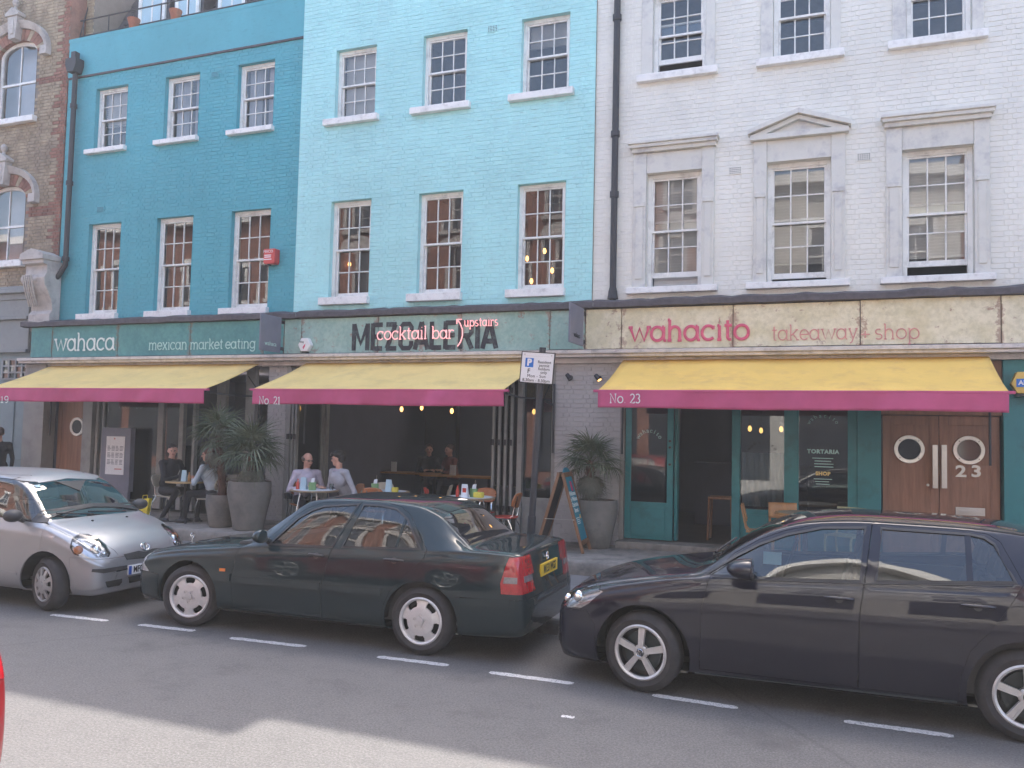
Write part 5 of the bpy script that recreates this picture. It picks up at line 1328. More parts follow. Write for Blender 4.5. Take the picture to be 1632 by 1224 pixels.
def make_wheel(parent, kind, R, rim, loc, steer=0, w=.2, side=-1, spin=0):
    """side -1: the outer face looks to -y"""
    e = bpy.data.objects.new('wheel', None); 
    t = MB(); hw = w/2
    t.lathe([(rim-.012,-hw+.018),(rim+.008,-hw+.006),(rim+.03,-hw),(R-.055,-hw-.004),(R-.022,-hw+.012),(R-.004,-hw+.035),(R,-hw+.06),(R,hw-.06),(R-.02,hw-.01),(rim,hw)], 48, (0,0,0), 'y')
    # the wheel is a mesh (barrel) that carries tyre, rim face and bolts
    b = MB(); b.lathe([(rim,-hw+.012),(rim-.010,-hw+.006),(rim-.022,-hw+.016),(rim-.026,hw-.02)], 48, (0,0,0), 'y'); b.lathe([(.02,-hw+.10),(rim-.025,-hw+.10)], 32, (0,0,0), 'y')
    if side > 0: pass
    rot = Matrix.Rotation(0 if side < 0 else math.pi, 4, 'Z') @ Matrix.Rotation(spin, 4, 'Y')
    def mk(mb, name, mt, par, sm):
        me = mb.mesh(name, mt); me.transform(rot)
        q = bmesh.new(); q.from_mesh(me); bmesh.ops.recalc_face_normals(q, faces=q.faces[:]); q.to_mesh(me); q.free()
        return link(name, me, par, smooth=sm)
    bpy.data.objects.remove(e)
    wh = mk(b, 'wheel', M['black_plastic'], parent, 40); wh.location = loc; wh.rotation_euler = (0,0,steer)
    mk(t, 'tyre', M['black_rubber'], wh, 40)
    f = MB(); bolts = MB(); rm = M['alloy']; tau = 2*math.pi
    lip = MB(); lip.lathe([(rim-.03,-hw+.03),(rim-.028,-hw+.008),(rim-.012,-hw-.002),(rim,-hw+.008),(rim-.004,-hw+.03)], 60, (0,0,0), 'y')
    if kind == 'sedan':
        def sol(r,a):
            q = (a*5/tau) % 1.0-.5; L = abs(q)*tau/5*r; rr = r/rim
            return not (.615 < rr < .86 and L < .052-.045*max(0,.70-rr)*4+ .02*max(0,rr-.75))
        dep = lambda r,a: hw-.012-.022*(r/rim)**2*0+(.010 if r < rim*.55 else .010-.03*((r-rim*.55)/(rim*.45)))
        annulus(f, [rim*x for x in (.02,.16,.2,.35,.5,.58,.615,.65,.70,.75,.80,.86,.9,.94,.97)], 300, dep, sol)
        for k in range(5): a = tau*(k+.0)/5; bolts.lathe([(.014,-hw-.006),(.012,-hw+.004),(.0,-hw+.004)], 10, (.056*math.sin(a),0,.056*math.cos(a)), 'y')
        bolts.lathe([(.040,-hw+.004),(.036,-hw-.012),(.006,-hw-.016),(0,-hw-.016)], 20, (0,0,0), 'y')
        bm_ = M['alloy_grey']
    elif kind == 'golf':
        rm = M['alloy_grey']
        for k in range(5):
            R2 = Matrix.Rotation(tau*k/5, 4, 'Y')
            for (x0_,x1_,w0_,w1_,d0_,d1_) in ((-.0,.0,.010,.013,.002,-.006),(-.0155,-.021,.0052,.007,.006,-.001),(.0155,.021,.0052,.007,.006,-.001)):
                vs = []
                for (r_,xc_,w_,dd) in ((.035,x0_,w0_,d0_),(rim*.55,(x0_+x1_)/2,(w0_+w1_)/2,(d0_+d1_)/2+.004),(rim*.965,x1_,w1_,d1_)):
                    for yy in (-hw+.012-dd,-hw+.045-dd):
                        for xx in (xc_-w_,xc_+w_): vs.append(R2 @ Vector((xx,yy,r_)))
                f.add(vs, [(0,1,5,4),(4,5,9,8),(2,6,7,3),(6,10,11,7),(0,4,6,2),(4,8,10,6),(1,3,7,5),(5,7,11,9),(0,2,3,1),(8,9,11,10)])
        f.lathe([(0,-hw+.006),(.05,-hw+.008),(.062,-hw+.02),(.062,-hw+.05)], 30, (0,0,0), 'y')
        for k in range(5): a = tau*(k+.5)/5; bolts.lathe([(.016,-hw+.012),(.013,-hw+.02),(0,-hw+.02)], 10, (.056*math.sin(a),0,.056*math.cos(a)), 'y')
        bolts.lathe([(.034,-hw),(.032,-hw-.006),(0,-hw-.006)], 24, (0,0,0), 'y')
        lg = MB()
        for pl in ([(-.016,.006),(-.005,-.020),(.0,-.008),(.005,-.020),(.016,.006)], [(-.010,.020),(0,.004),(.010,.020)]): lg.tube([(p[0],-hw-.008,p[1]) for p in pl], .0024, 5)
        lg.lathe([(.026,-hw-.0065),(.029,-hw-.0095),(.032,-hw-.0065)], 24, (0,0,0), 'y')
        mk(lg, 'wheel_emblem', M['chrome'], wh, 40); bm_ = M['iron']
    else:
        rm = M['hubcap']
        def sol(r,a):
            q = ((a*9/tau+.5) % 1.0-.5)*tau/9; L = abs(q)*r; rr = r/rim
            return rr < .52 or rr > .93 or L < .020+.012*(rr-.5)
        dep = lambda r,a: hw-.006+.022*(1-(r/rim)**2)
        annulus(f, [rim*x for x in (.02,.15,.25,.4,.52,.6,.7,.8,.93,.99)], 144, dep, sol)
        bolts.lathe([(.035,-hw-.010),(.03,-hw-.022),(0,-hw-.024)], 16, (0,0,0), 'y'); bm_ = M['hubcap']
        for k in range(4): a = tau*(k+.3)/4; bolts.lathe([(.010,-hw-.012),(.008,-hw-.02),(0,-hw-.02)], 8, (.075*math.sin(a),0,.075*math.cos(a)), 'y')
    mk(f, 'rim', rm, wh, 30); mk(lip, 'rim_lip', rm, wh, 40); mk(bolts, 'hub', bm_, wh, 40)
    # brake disc behind the spokes
    bd = MB(); bd.lathe([(.05,-hw+.075),(rim*.72,-hw+.075),(rim*.72,-hw+.095)], 32, (0,0,0), 'y'); mk(bd, 'brake_disc', M['underbody'] if kind != 'golf' else M['moulding'], wh, 40)
    return wh
def wells_and_floor(c, axles, ra, zw, hwid, zf, x0, x1):
    s = MB()
    for ax in axles:
        for sg in (-1,1):
            n = 20; vs = []
            for k in range(n+1):
                a = math.pi*k/n; vs += [(ax+(ra+.004)*math.cos(a), sg*(hwid-.02), zw+(ra+.004)*math.sin(a)), (ax+(ra+.004)*math.cos(a), sg*(hwid-.36), zw+(ra+.004)*math.sin(a))]
            s.add(vs, [(2*k,2*k+1,2*k+3,2*k+2) for k in range(n)])
            m = len(vs); vs2 = [(ax+(ra+.004)*math.cos(math.pi*k/n), sg*(hwid-.36), zw+(ra+.004)*math.sin(math.pi*k/n)) for k in range(n+1)]+[(ax,sg*(hwid-.36),zw-.1)]
            s.add(vs2, [(k,k+1,n+1) for k in range(n)])
    s.box(x0,x1,-hwid+.37,hwid-.37,zf,zf+.05); s.box(axles[0]+ra+.03,axles[1]-ra-.03,-hwid+.06,hwid-.06,zf+.002,zf+.04)
    return s.build('underbody', M['underbody'], c.root, fix=False)
def seats(c, spots, zf, dash_x, dash_z, hwid, col_=None):
    for (x,y) in spots:
        s = MB(); m = col_ or M['seat']
        s.box(x-.24,x+.26,y-.24,y+.24,zf+.12,zf+.30)
        s.prism([(x+.18,zf+.26),(x+.32,zf+.26),(x+.46,zf+.80),(x+.36,zf+.82)], 'y', y-.23, y+.23); s.prism([(x+.38,zf+.86),(x+.47,zf+.84),(x+.50,zf+1.0),(x+.43,zf+1.02)], 'y', y-.13, y+.13)
        s.build('seat', m, c.root, bevel=.03)
    s = MB(); s.prism([(dash_x-.45,dash_z-.03),(dash_x+.02,dash_z+.01),(dash_x+.10,dash_z-.06),(dash_x+.06,dash_z-.35),(dash_x-.45,dash_z-.35)], 'y', -hwid+.12, hwid-.12); s.build('dashboard', M['black_plastic'], c.root, bevel=.02)
    s = MB()
    for sg in (-1,1): s.box(dash_x-.1,dash_x+1.9,sg*(hwid-.10)-.03,sg*(hwid-.10)+.03,zf+.06,dash_z-.03)
    s.box(dash_x-.4,dash_x+2.1,-hwid+.1,hwid-.1,zf+.06,zf+.09); s.build('door_lining', M['seat'], c.root)
    s = MB(); tor = [(dash_x+.22+.06*math.cos(a),.36+.18*math.sin(a),dash_z+.0+.17*math.cos(a)) for a in np.linspace(0,6.283,22)]; s.tube(tor, .014, 6); s.build('steering_wheel', M['black_plastic'], c.root)
def mirror(c, x, z, y, m, size=(.10,.20,.14)):
    for sg in (-1,1):
        s = MB(); s.ell((0,0,0), size[0], size[1]/2, size[2]/2, 18, 10); s.v = [(v[0] if v[0] < .02 else .02+ (v[0]-.02)*.1, v[1], v[2]) for v in s.v]
        o = s.build('door_mirror', m, c.root, smooth=50); o.location = (x,sg*y,z)
        a = MB(); a.tube([(0.0,-sg*.08,-.04),(.02,-sg*.20,-.09)], [.03,.025], 8); a.build('mirror_arm', M['black_plastic'], o)
def handle(c, x0, x1, z, m, dz=.0):
    zc = z; 
    for sg in (1,-1):
        pts = []
        for t in np.linspace(0,1,9):
            x = x0+(x1-x0)*t; p, n = c.ray_to('side', x, zc+dz*t); q = p+n*(.008+.030*math.sin(math.pi*t)**.5); pts.append((q.x,q.y*sg,q.z))
        s = MB(); s.tube(pts, [.008]+[.014]*7+[.008], 8, .9); o = s.build('door_handle', m, c.root, smooth=50)
    c.decal('handle_recess', 'side', circle((x0+x1)/2, zc-.004+dz/2, .030, 14), M['black_plastic'], off=.0025, thick=.004, mirror=True, res=.02)
def num_plate(c, txt, axis, yc, zc, w, h, m, band=None, tilt=0):
    p, n = c.ray_to(axis, yc, zc); x = p.x+(.018 if axis == 'rear' else -.018); sg = 1 if axis == 'rear' else -1
    s = MB(); s.box(min(x,x-sg*.02),max(x,x-sg*.02),yc-w/2,yc+w/2,zc-h/2,zc+h/2); o = s.build('number_plate', m, c.root, bevel=.002)
    me = text_mesh(txt, h*.95, M['sign_black'], 'plate_lettering', ext=.001, offset=.002, sx=.74, spacing=1.0)
    t = link('plate_lettering', me, o); t.location = (x+sg*.0015, yc+(-sg*.125 if band else 0), zc); t.rotation_euler = (math.pi/2,0,sg*math.pi/2)
    if band:
        s = MB(); b0, b1 = (yc-w/2+.004, yc-w/2+.045) if sg > 0 else (yc+w/2-.045, yc+w/2-.004)
        s.box(min(x+sg*.002,x),max(x+sg*.002,x),b0,b1,zc-h/2+.004,zc+h/2-.004); s.build('plate_band', band, o)

# ---- dark green saloon
SED = [(-.785,.33,.42,.50,.47,.46,.50,.40,.515),(-.765,.25,.56,.62,.55,.58,.585,.50,.60),(-.72,.21,.62,.70,.60,.665,.655,.57,.67),(-.62,.20,.66,.765,.665,.73,.715,.63,.725),(-.45,.20,.69,.80,.715,.768,.755,.66,.770),(-.15,.20,.72,.828,.765,.785,.80,.68,.828),
 (.3,.19,.72,.838,.815,.792,.845,.685,.878),(.60,.185,.72,.842,.848,.797,.872,.69,.912),(.68,.185,.72,.842,.862,.797,.915,.69,.945),(1.0,.185,.72,.844,.895,.792,1.145,.625,1.165),(1.32,.185,.72,.844,.91,.79,1.335,.59,1.352),(1.60,.185,.72,.844,.922,.79,1.362,.585,1.385),(2.05,.185,.72,.842,.936,.79,1.364,.585,1.388),(2.44,.185,.72,.84,.95,.785,1.342,.585,1.362),
 (2.68,.19,.72,.838,.96,.782,1.262,.575,1.285),(2.92,.195,.72,.834,.968,.775,1.08,.615,1.10),(3.09,.20,.715,.83,.968,.768,.985,.665,.998),(3.28,.205,.70,.822,.966,.768,.978,.69,.99),(3.48,.215,.68,.805,.958,.755,.972,.685,.982),(3.555,.225,.67,.79,.925,.735,.957,.665,.968),(3.582,.235,.66,.775,.80,.72,.865,.65,.88),(3.62,.26,.62,.745,.60,.70,.66,.60,.675),(3.645,.34,.5,.66,.52,.62,.545,.50,.555)]
sF, sR = Vector((-6.25,6.92,0)), Vector((-3.655,7.0,0)); WB_S = 2.637; ang_s = math.atan2(sR.y-sF.y, sR.x-sF.x)
nrm = Vector((-math.sin(ang_s), math.cos(ang_s), 0)); HW = .815
loc = sF+nrm*HW
c = Car('dark green four door saloon car with silver five hole alloy wheels', 'cars parked along the kerb', loc, ang_s, SED, M['paint_green'])
c1 = c
def side_cut(poly, gap=.003, filt=SIDE): return c.cut('side', poly, filt, gap)
for ax in (0, WB_S): side_cut(circle(ax,.305,.372,30), 0)
gl1 = side_cut([(.965,.905),(1.20,1.155),(1.34,1.238),(1.46,1.282),(1.83,1.318),(1.665,.925)], .0)
gl2 = side_cut([(1.90,1.318),(2.10,1.318),(2.26,1.295),(2.37,1.235),(2.335,.955),(1.785,.932)], .0)
gl3 = side_cut([(2.395,1.215),(2.59,.968),(2.36,.957)], .0)
d1 = side_cut([(.58,.24),(.545,.55),(.60,.82),(.66,.875),(.91,.945),(1.16,1.19),(1.31,1.275),(1.44,1.322),(1.865,1.352),(1.668,.91),(1.585,.55),(1.59,.24)])
d2 = side_cut([(1.60,.24),(1.595,.55),(1.678,.91),(1.875,1.352),(2.15,1.352),(2.30,1.325),(2.42,1.255),(2.665,.965),(2.655,.885),(2.52,.765),(2.33,.575),(2.26,.43),(2.235,.24)])
ws_ = c.cut('front', [(-.02,.948),(.58,.940),(.50,1.295),(.3,1.325),(-.02,1.335)], lambda f: f.normal.x < -.15 and .55 < f.calc_center_median().x < 1.45 and abs(f.normal.y) < .8, 0)
rw_ = c.cut('front', [(-.02,1.015),(.62,1.0),(.535,1.24),(.3,1.275),(-.02,1.285)], lambda f: f.normal.x > .15 and 2.5 < f.calc_center_median().x < 3.15 and abs(f.normal.y) < .8, 0)
tl = c.cut('side', [(3.475,.945),(3.41,.72),(3.42,.625),(3.8,.625),(3.8,.945)], lambda f: f.calc_center_median().x > 3.36 and f.calc_center_median().y > .47 and (f.normal.y > .1 or f.normal.x > .3), .003)
hl = c.cut('front', [(.36,.50),(.36,.655),(.72,.69),(.78,.52)], lambda f: f.normal.x < -.1 and f.calc_center_median().x < -.40, .003)
bon = c.cut('top', [(-.60,-.01),(-.60,.52),(-.3,.63),(.58,.66),(.60,-.01)], lambda f: f.normal.z > .5, .003)
boot = c.cut('top', [(3.12,-.01),(3.12,.64),(3.50,.62),(3.62,.60),(3.62,-.01)], lambda f: f.normal.z > .25 and f.calc_center_median().z > .86, .003)
rb_ = c.cut('side', [(3.03,.05),(3.03,.565),(3.9,.575),(3.9,.05)], lambda f: f.calc_center_median().x > 2.98, .004)
fb_ = c.cut('side', [(-1,.05),(-1,.495),(-.5,.515),(-.395,.50),(-.39,.05)], lambda f: f.calc_center_median().x < -.35, .004)
body_rest = c.grab(c.bm.faces[:]); c.emit('rear_bumper', rb_, c.paint, mirror='join', push=.006); c.emit('front_bumper', fb_, c.paint, mirror='join', push=.006)
c.emit('body', body_rest, c.paint, mirror='join'); dA = c.emit('door', d1, c.paint); dB = c.emit('door', d2, c.paint); c.emit('bonnet', bon, c.paint, mirror='join'); c.emit('boot_lid', boot, c.paint, mirror='join')
def rubber(parent, poly, c, w=.012, mt=None):
    """black seal round a side window"""
    out = offset_poly(poly, .014); inn = offset_poly(poly, -.004); n = len(poly)
    for sg, par in ((1,parent[0]),(-1,parent[1])):
        V = []; F = []
        for (a,b) in zip(out,inn):
            for (q,o_) in ((a,.003),(b,.005)): p, nn = c.ray_to('side', q[0], q[1]); v = p+nn*o_; V.append((v.x,v.y*sg,v.z))
        for i in range(n): j = (i+1)%n; F.append((2*i,2*j,2*j+1,2*i+1))
        s = MB(); s.add(V,F); s.build('window_seal', mt or M['black_plastic'], par)
c.emit('side_window', gl1, M['car_glass'], parent=dA, push=-.006, rim=0); c.emit('side_window', gl2, M['car_glass'], parent=dB, push=-.006, rim=0); c.emit('quarter_window', gl3, M['car_glass'], parent=dB, push=-.006, rim=0)
rubber(dA, [(.965,.905),(1.20,1.155),(1.34,1.238),(1.46,1.282),(1.83,1.318),(1.665,.925)], c); rubber(dB, [(1.90,1.318),(2.10,1.318),(2.26,1.295),(2.395,1.215),(2.59,.968),(1.785,.932)], c)
c.emit('windscreen', ws_, M['car_glass'], mirror='join', push=-.004, rim=0); c.emit('rear_window', rw_, M['car_glass_dark'], mirror='join', push=-.004, rim=0)
tls = c.emit('taillight', tl, M['lamp_red'], push=.002)
for o, sg in zip(tls, (1,-1)): c.decal('lamp_band', 'side', [(3.445,.775),(3.437,.72),(3.56,.72),(3.56,.775)], M['lamp_smoke'], off=.006, thick=.004, parent=o, ysign=sg, res=.03)
c.decal('lamp_band', 'rear', [(.50,.775),(.50,.72),(.70,.72),(.70,.775)], M['lamp_smoke'], off=.006, thick=.004, parent=tls[0], res=.03); c.decal('lamp_band', 'rear', [(.50,.775),(.50,.72),(.70,.72),(.70,.775)], M['lamp_smoke'], off=.006, thick=.004, parent=tls[1], res=.03, ysign=-1)
c.emit('headlight', hl, M['lamp_clear'], push=.002)
wells_and_floor(c, (0,WB_S), .372, .305, .84, .20, -.6, 3.4)
for (ax,st_,sp) in ((0,rad(11),rad(36)),(WB_S,0,rad(3))):
    for sg in (-1,1): make_wheel(c.root, 'sedan', .312, .218, (ax, sg*(HW-.095), .312), st_, .205, sg, sp)
seats(c, [(1.25,.38),(1.25,-.38),(2.15,.36),(2.15,-.36)], .22, .95, .92, .80)
mirror(c, .92, .985, .89, c.paint, (.09,.17,.135))
handle(c, 1.43, 1.60, .835, M['black_plastic']); handle(c, 2.25, 2.46, .85, M['black_plastic'])
for (xa,xb) in ((.36,.535),(.56,1.575),(1.605,2.24),(2.99,3.50)): c.decal('side_moulding', 'side', [(xa,.50),(xb,.515),(xb,.580),(xa,.565)], c.paint, off=.015, thick=.020, mirror=True, res=.09)
c.decal('side_indicator', 'side', [(.40,.60),(.47,.602),(.47,.632),(.40,.63)], M['lamp_amber'], off=.006, mirror=True)
c.decal('grille', 'front', [(-.20,.46),(.20,.46),(.22,.63),(-.22,.63)], M['chrome'], off=.008)
c.decal('bumper_strip', 'rear', [(-.55,.50),(.55,.50),(.55,.53),(-.55,.53)], M['black_plastic'], off=.006)
num_plate(c, 'M133 WGS', 'rear', 0, .765, .52, .115, M['plate_yellow'])
s = MB(); p, n = c.ray_to('rear', 0, .875); X = p.x+.012
s.tube([(X,.036*math.cos(a),.875+.036*math.sin(a)) for a in np.linspace(0,6.283,24)], .0045, 6)
for k in range(3): a = rad(90+120*k); s.tube([(X,0,.875),(X,.034*math.cos(a),.875+.034*math.sin(a))], [.006,.003], 6)
s.build('boot_emblem', M['chrome'], c.root)
s = MB(); s.tube([(-.66,0,.725),(-.66,0,.77)], .006, 6); s.tube([(-.66,.03*math.cos(a),.80+.03*math.sin(a)) for a in np.linspace(0,6.283,20)], .004, 6)
for k in range(3): a = rad(90+120*k); s.tube([(-.66,0,.80),(-.66,.03*math.cos(a),.80+.03*math.sin(a))], .003, 5)
s.build('bonnet_emblem', M['chrome'], c.root)

# ---- blue-black hatchback (also the red one)
GOL = [(-.885,.34,.40,.50,.50,.46,.53,.40,.545),(-.865,.24,.56,.64,.57,.60,.61,.50,.63),(-.80,.17,.64,.74,.63,.70,.685,.58,.71),(-.66,.16,.69,.815,.70,.775,.755,.65,.785),(-.38,.16,.72,.865,.795,.82,.835,.70,.865),(-.05,.16,.74,.885,.865,.832,.895,.72,.925),(.28,.16,.74,.893,.925,.836,.945,.725,.97),(.42,.165,.74,.895,.942,.838,.975,.73,1.0),(.50,.165,.74,.895,.952,.838,1.02,.72,1.045),
 (.74,.165,.74,.895,.970,.835,1.195,.665,1.225),(1.02,.165,.74,.895,.985,.833,1.345,.625,1.375),(1.30,.165,.74,.895,.998,.832,1.415,.605,1.45),(1.70,.165,.74,.895,1.015,.83,1.442,.60,1.482),(2.30,.17,.74,.893,1.04,.825,1.435,.595,1.475),(2.75,.18,.74,.888,1.065,.815,1.405,.585,1.44),(3.02,.20,.73,.878,1.08,.80,1.345,.575,1.375),(3.20,.22,.71,.865,1.07,.785,1.20,.595,1.22),(3.34,.23,.70,.85,1.02,.765,1.05,.62,1.07),(3.43,.24,.69,.83,.90,.75,.95,.62,.97),(3.475,.26,.67,.80,.70,.73,.76,.60,.78),(3.51,.30,.6,.74,.58,.68,.61,.55,.63),(3.525,.38,.45,.62,.52,.56,.54,.45,.55)]
WB_G = 2.70
GOL = [((r[0]*.89 if r[0] < 0 else r[0]),)+r[1:] for r in GOL]
GW1 = [(.50,.972),(.72,1.118),(.90,1.222),(1.10,1.305),(1.36,1.372),(1.665,1.392),(1.625,1.022),(1.1,.995)]
GW2 = [(1.785,1.395),(2.345,1.385),(2.335,1.072),(1.74,1.03)]
GW3 = [(2.385,1.383),(2.47,1.368),(2.53,1.33),(2.635,1.092),(2.375,1.074)]
GD1 = [(.46,.25),(.475,.73),(.525,.955),(.70,1.14),(.89,1.258),(1.08,1.338),(1.36,1.407),(1.715,1.425),(1.65,1.01),(1.615,.77),(1.605,.25)]
GD2 = [(1.613,.25),(1.623,.77),(1.66,1.01),(1.723,1.425),(2.37,1.415),(2.50,1.398),(2.575,1.35),(2.69,1.085),(2.655,1.03),(2.48,.765),(2.34,.60),(2.28,.42),(2.265,.25)]
def hatch(label, group, loc, rz, paint, detail=True, name='parked_car'):
    global c
    c = Car(label, group, loc, rz, GOL, paint, name=name); hw = .865
    for ax in (0, WB_G): side_cut(circle(ax,.315,.385,32), 0)
    g1 = side_cut(GW1, 0); g2 = side_cut(GW2, 0); g3 = side_cut(GW3, 0); d1 = side_cut(GD1); d2 = side_cut(GD2)
    ws_ = c.cut('front', [(-.02,1.04),(.63,1.035),(.545,1.365),(.3,1.39),(-.02,1.40)], lambda f: f.normal.x < -.1 and .38 < f.calc_center_median().x < 1.35 and abs(f.normal.y) < .8, 0)
    rw_ = c.cut('front', [(-.02,1.10),(.58,1.10),(.50,1.345),(-.02,1.365)], lambda f: f.normal.x > .15 and 2.9 < f.calc_center_median().x < 3.45 and abs(f.normal.y) < .8, 0)
    hl = c.cut('corner', [(-.09,.60),(-.12,.665),(.03,.735),(.155,.795),(.275,.80),(.345,.77),(.275,.67),(.20,.612)], lambda f: f.calc_center_median().x < -.25 and f.normal.y > .02, .003)
    tl = c.cut('side', [(3.20,.94),(3.14,.83),(3.18,.76),(3.7,.76),(3.7,.94)], lambda f: f.calc_center_median().x > 3.1 and f.calc_center_median().y > .48 and (f.normal.y > .1 or f.normal.x > .3), .003)
    bon = c.cut('top', [(-.65,-.01),(-.63,.48),(-.4,.64),(.0,.69),(.40,.70),(.42,-.01)], lambda f: f.normal.z > .45, .003)
    bp = c.cut('side', [(-1,.05),(-1,.585),(-.64,.585),(-.47,.60),(-.40,.50),(-.395,.05)], lambda f: f.calc_center_median().x < -.3, .003)
    rest = c.grab(c.bm.faces[:])
    c.emit('body', rest, paint, mirror='join'); dA = c.emit('door', d1, paint); dB = c.emit('door', d2, paint); c.emit('bonnet', bon, paint, mirror='join'); c.emit('front_bumper', bp, paint, mirror='join')
    c.emit('side_window', g1, M['car_glass'], parent=dA, push=-.006, rim=0); c.emit('side_window', g2, M['car_glass'], parent=dB, push=-.006, rim=0); c.emit('quarter_window', g3, M['car_glass'], parent=dB, push=-.006, rim=0)
    rubber(dA, GW1, c); rubber(dB, [GW2[0],(2.385,1.385),(2.47,1.37),(2.53,1.33),(2.635,1.092),(1.74,1.03)], c)
    c.emit('windscreen', ws_, M['car_glass'], mirror='join', push=-.004, rim=0); c.emit('rear_window', rw_, M['car_glass_dark'], mirror='join', push=-.004, rim=0)
    hh_ = c.emit('headlight', hl, M['lamp_glass'], push=.002, rim=0); c.emit('lamp_bowl', hl, M['lamp_bowl'], parent=hh_, push=-.03, rim=0); c.emit('taillight', tl, M['lamp_red'], push=.003)
    for sg, o in ((1,hh_[0]),(-1,hh_[1])):
        for (u_,z_,r_,mt_) in ((.16,.705,.05,M['chrome']),(-.0,.668,.04,M['chrome'])):
            v_ = Vector((-.707,.707,0)); lo_, nn_, ii_, _ = c.bvh.ray_cast(Vector((u_*.7071,u_*.7071,z_))+v_*2, -v_)
            if lo_ is None: continue
            q_ = MB(); q_.lathe([(r_,.0),(r_*.8,-.02),(r_*.4,-.035),(0,-.04)], 18, (0,0,0), 'x'); q_ = q_.build('lamp_reflector', mt_, o, smooth=50); p_ = lo_-nn_*.012; q_.location = (p_.x-.0,p_.y*sg,p_.z); q_.rotation_euler = (0,0,math.pi-sg*rad(-35))
    wells_and_floor(c, (0,WB_G), .385, .315, .885, .19, -.6, 3.2)
    for (ax,st_,sp) in ((0,-rad(9) if detail else 0,rad(3)),(WB_G,0,rad(0))):
        for sg in (-1,1): make_wheel(c.root, 'golf', .318, .222, (ax, sg*(hw-.10), .318), st_, .21, sg, sp)
    seats(c, [(1.22,.39),(1.22,-.39),(2.15,.37),(2.15,-.37)], .22, .86, 1.0, .85)
    mirror(c, .84, 1.065, .985, paint, (.17,.26,.165))
    handle(c, 1.38, 1.58, .888, paint); handle(c, 2.29, 2.50, .915, paint)
    c.decal('sill_trim', 'side', [(.42,.205),(2.26,.225),(2.26,.237),(.42,.217)], M['moulding'], off=.006, thick=.01, mirror=True, res=.12)
    c.decal('window_trim', 'side', [(.55,.958),(1.1,.975),(1.64,1.0),(2.62,1.065),(2.62,1.073),(1.64,1.009),(1.1,.984),(.55,.967)], M['black_plastic'], off=.006, thick=.01, mirror=True, res=.12)
    c.decal('grille', 'front', [(-.52,.585),(.52,.585),(.54,.635),(-.54,.635)], M['black_plastic'], off=.006)
    c.decal('lower_grille', 'front', [(-.42,.26),(.42,.26),(.45,.42),(-.45,.42)], M['black_plastic'], off=.004)
    for sg in (1,-1): c.decal('fog_light_slot', 'front', [(.50,.29),(.66,.29),(.68,.40),(.50,.40)], M['black_plastic'], off=.006, ysign=sg)
    for sg in (1,-1): c.decal('fog_trim', 'front', [(.50,.335),(.66,.335),(.66,.348),(.50,.348)], M['chrome'], off=.012, ysign=sg)
    s = MB(); s.prism([(2.86,0),(3.06,0),(3.04,.07),(3.0,.075)], 'y', -.018, .018); o = s.build('roof_aerial', M['black_plastic'], c.root, bevel=.008); o.location = (0,0,1.405)
    for sg in (1,-1):
        pts = []
        for x in np.linspace(1.1,2.75,16): p, n = c.ray_to('top', x, .575*sg); pts.append(p+n*.002)
        s = MB(); s.tube(pts, .007, 6); s.build('roof_strip', M['black_plastic'], c.root)
    s = MB()
    for sg in (1,-1):
        pts = [c.ray_to('top', x, y*sg) for (x,y) in ((.47,-.0+.05),(.50,.30),(.60,.56))]; s.tube([p+n*.02 for p,n in pts], .010, 6)
    s.build('wiper', M['black_plastic'], c.root)
    return c
gF = Vector((-1.505,6.80,0)); gR = Vector((1.195,6.83,0)); ang_g = math.atan2(gR.y-gF.y, gR.x-gF.x)
locg = gF+Vector((-math.sin(ang_g), math.cos(ang_g), 0))*.865
c2 = hatch('shiny blue black five door hatchback with five spoke alloys', 'cars parked along the kerb', locg, ang_g, M['paint_black'])
for s_ in range(1):
    # disc holder on the windscreen, blue card inside
    s = MB(); s.obox((.98,-.52,1.10), (1,0,0), (0,.3,.95), (0,-.95,.3), .07, .05, .004); s.build('parking_card', M['paper_blue'], c2.root)
c3 = hatch('red hatchback parked opposite the restaurants, only its tail in view', None, (-7.44, 2.33, 0), 0, M['paint_red'], False)

# ---- silver supermini, facing right
YAR = [(-.715,.30,.36,.44,.44,.42,.48,.36,.50),(-.705,.22,.50,.57,.52,.55,.555,.48,.60),(-.665,.19,.58,.66,.57,.63,.63,.55,.685),(-.57,.18,.64,.73,.63,.70,.715,.60,.775),(-.40,.18,.68,.775,.73,.745,.80,.64,.858),(-.18,.18,.70,.803,.815,.768,.872,.665,.915),(.02,.18,.71,.815,.875,.775,.925,.68,.955),(.12,.18,.71,.818,.892,.777,.955,.68,.985),(.22,.18,.71,.82,.90,.777,1.015,.665,1.05),
 (.42,.18,.71,.822,.912,.775,1.185,.625,1.225),(.62,.18,.71,.823,.922,.773,1.325,.595,1.37),(.86,.18,.71,.824,.932,.772,1.405,.58,1.452),(1.25,.18,.71,.824,.945,.77,1.435,.575,1.485),(1.8,.18,.71,.82,.962,.765,1.43,.57,1.48),(2.3,.19,.71,.812,.98,.755,1.385,.56,1.43),(2.58,.20,.70,.80,.985,.74,1.28,.56,1.32),(2.74,.21,.68,.78,.97,.72,1.06,.58,1.09),(2.85,.22,.66,.76,.88,.70,.92,.57,.95),(2.91,.25,.62,.72,.65,.66,.70,.54,.72),(2.94,.32,.5,.6,.5,.54,.52,.45,.53)]
YW1 = [(.12,.935),(.26,1.12),(.42,1.265),(.58,1.348),(.82,1.392),(1.14,1.402),(1.10,.985)]
YW2 = [(1.22,1.402),(1.75,1.398),(2.05,1.36),(2.22,1.08),(1.18,.99)]
YD1 = [(.20,.22),(.10,.5),(.06,.80),(.09,.95),(.24,1.145),(.40,1.295),(.57,1.38),(.82,1.425),(1.18,1.435),(1.14,.98),(1.13,.22)]
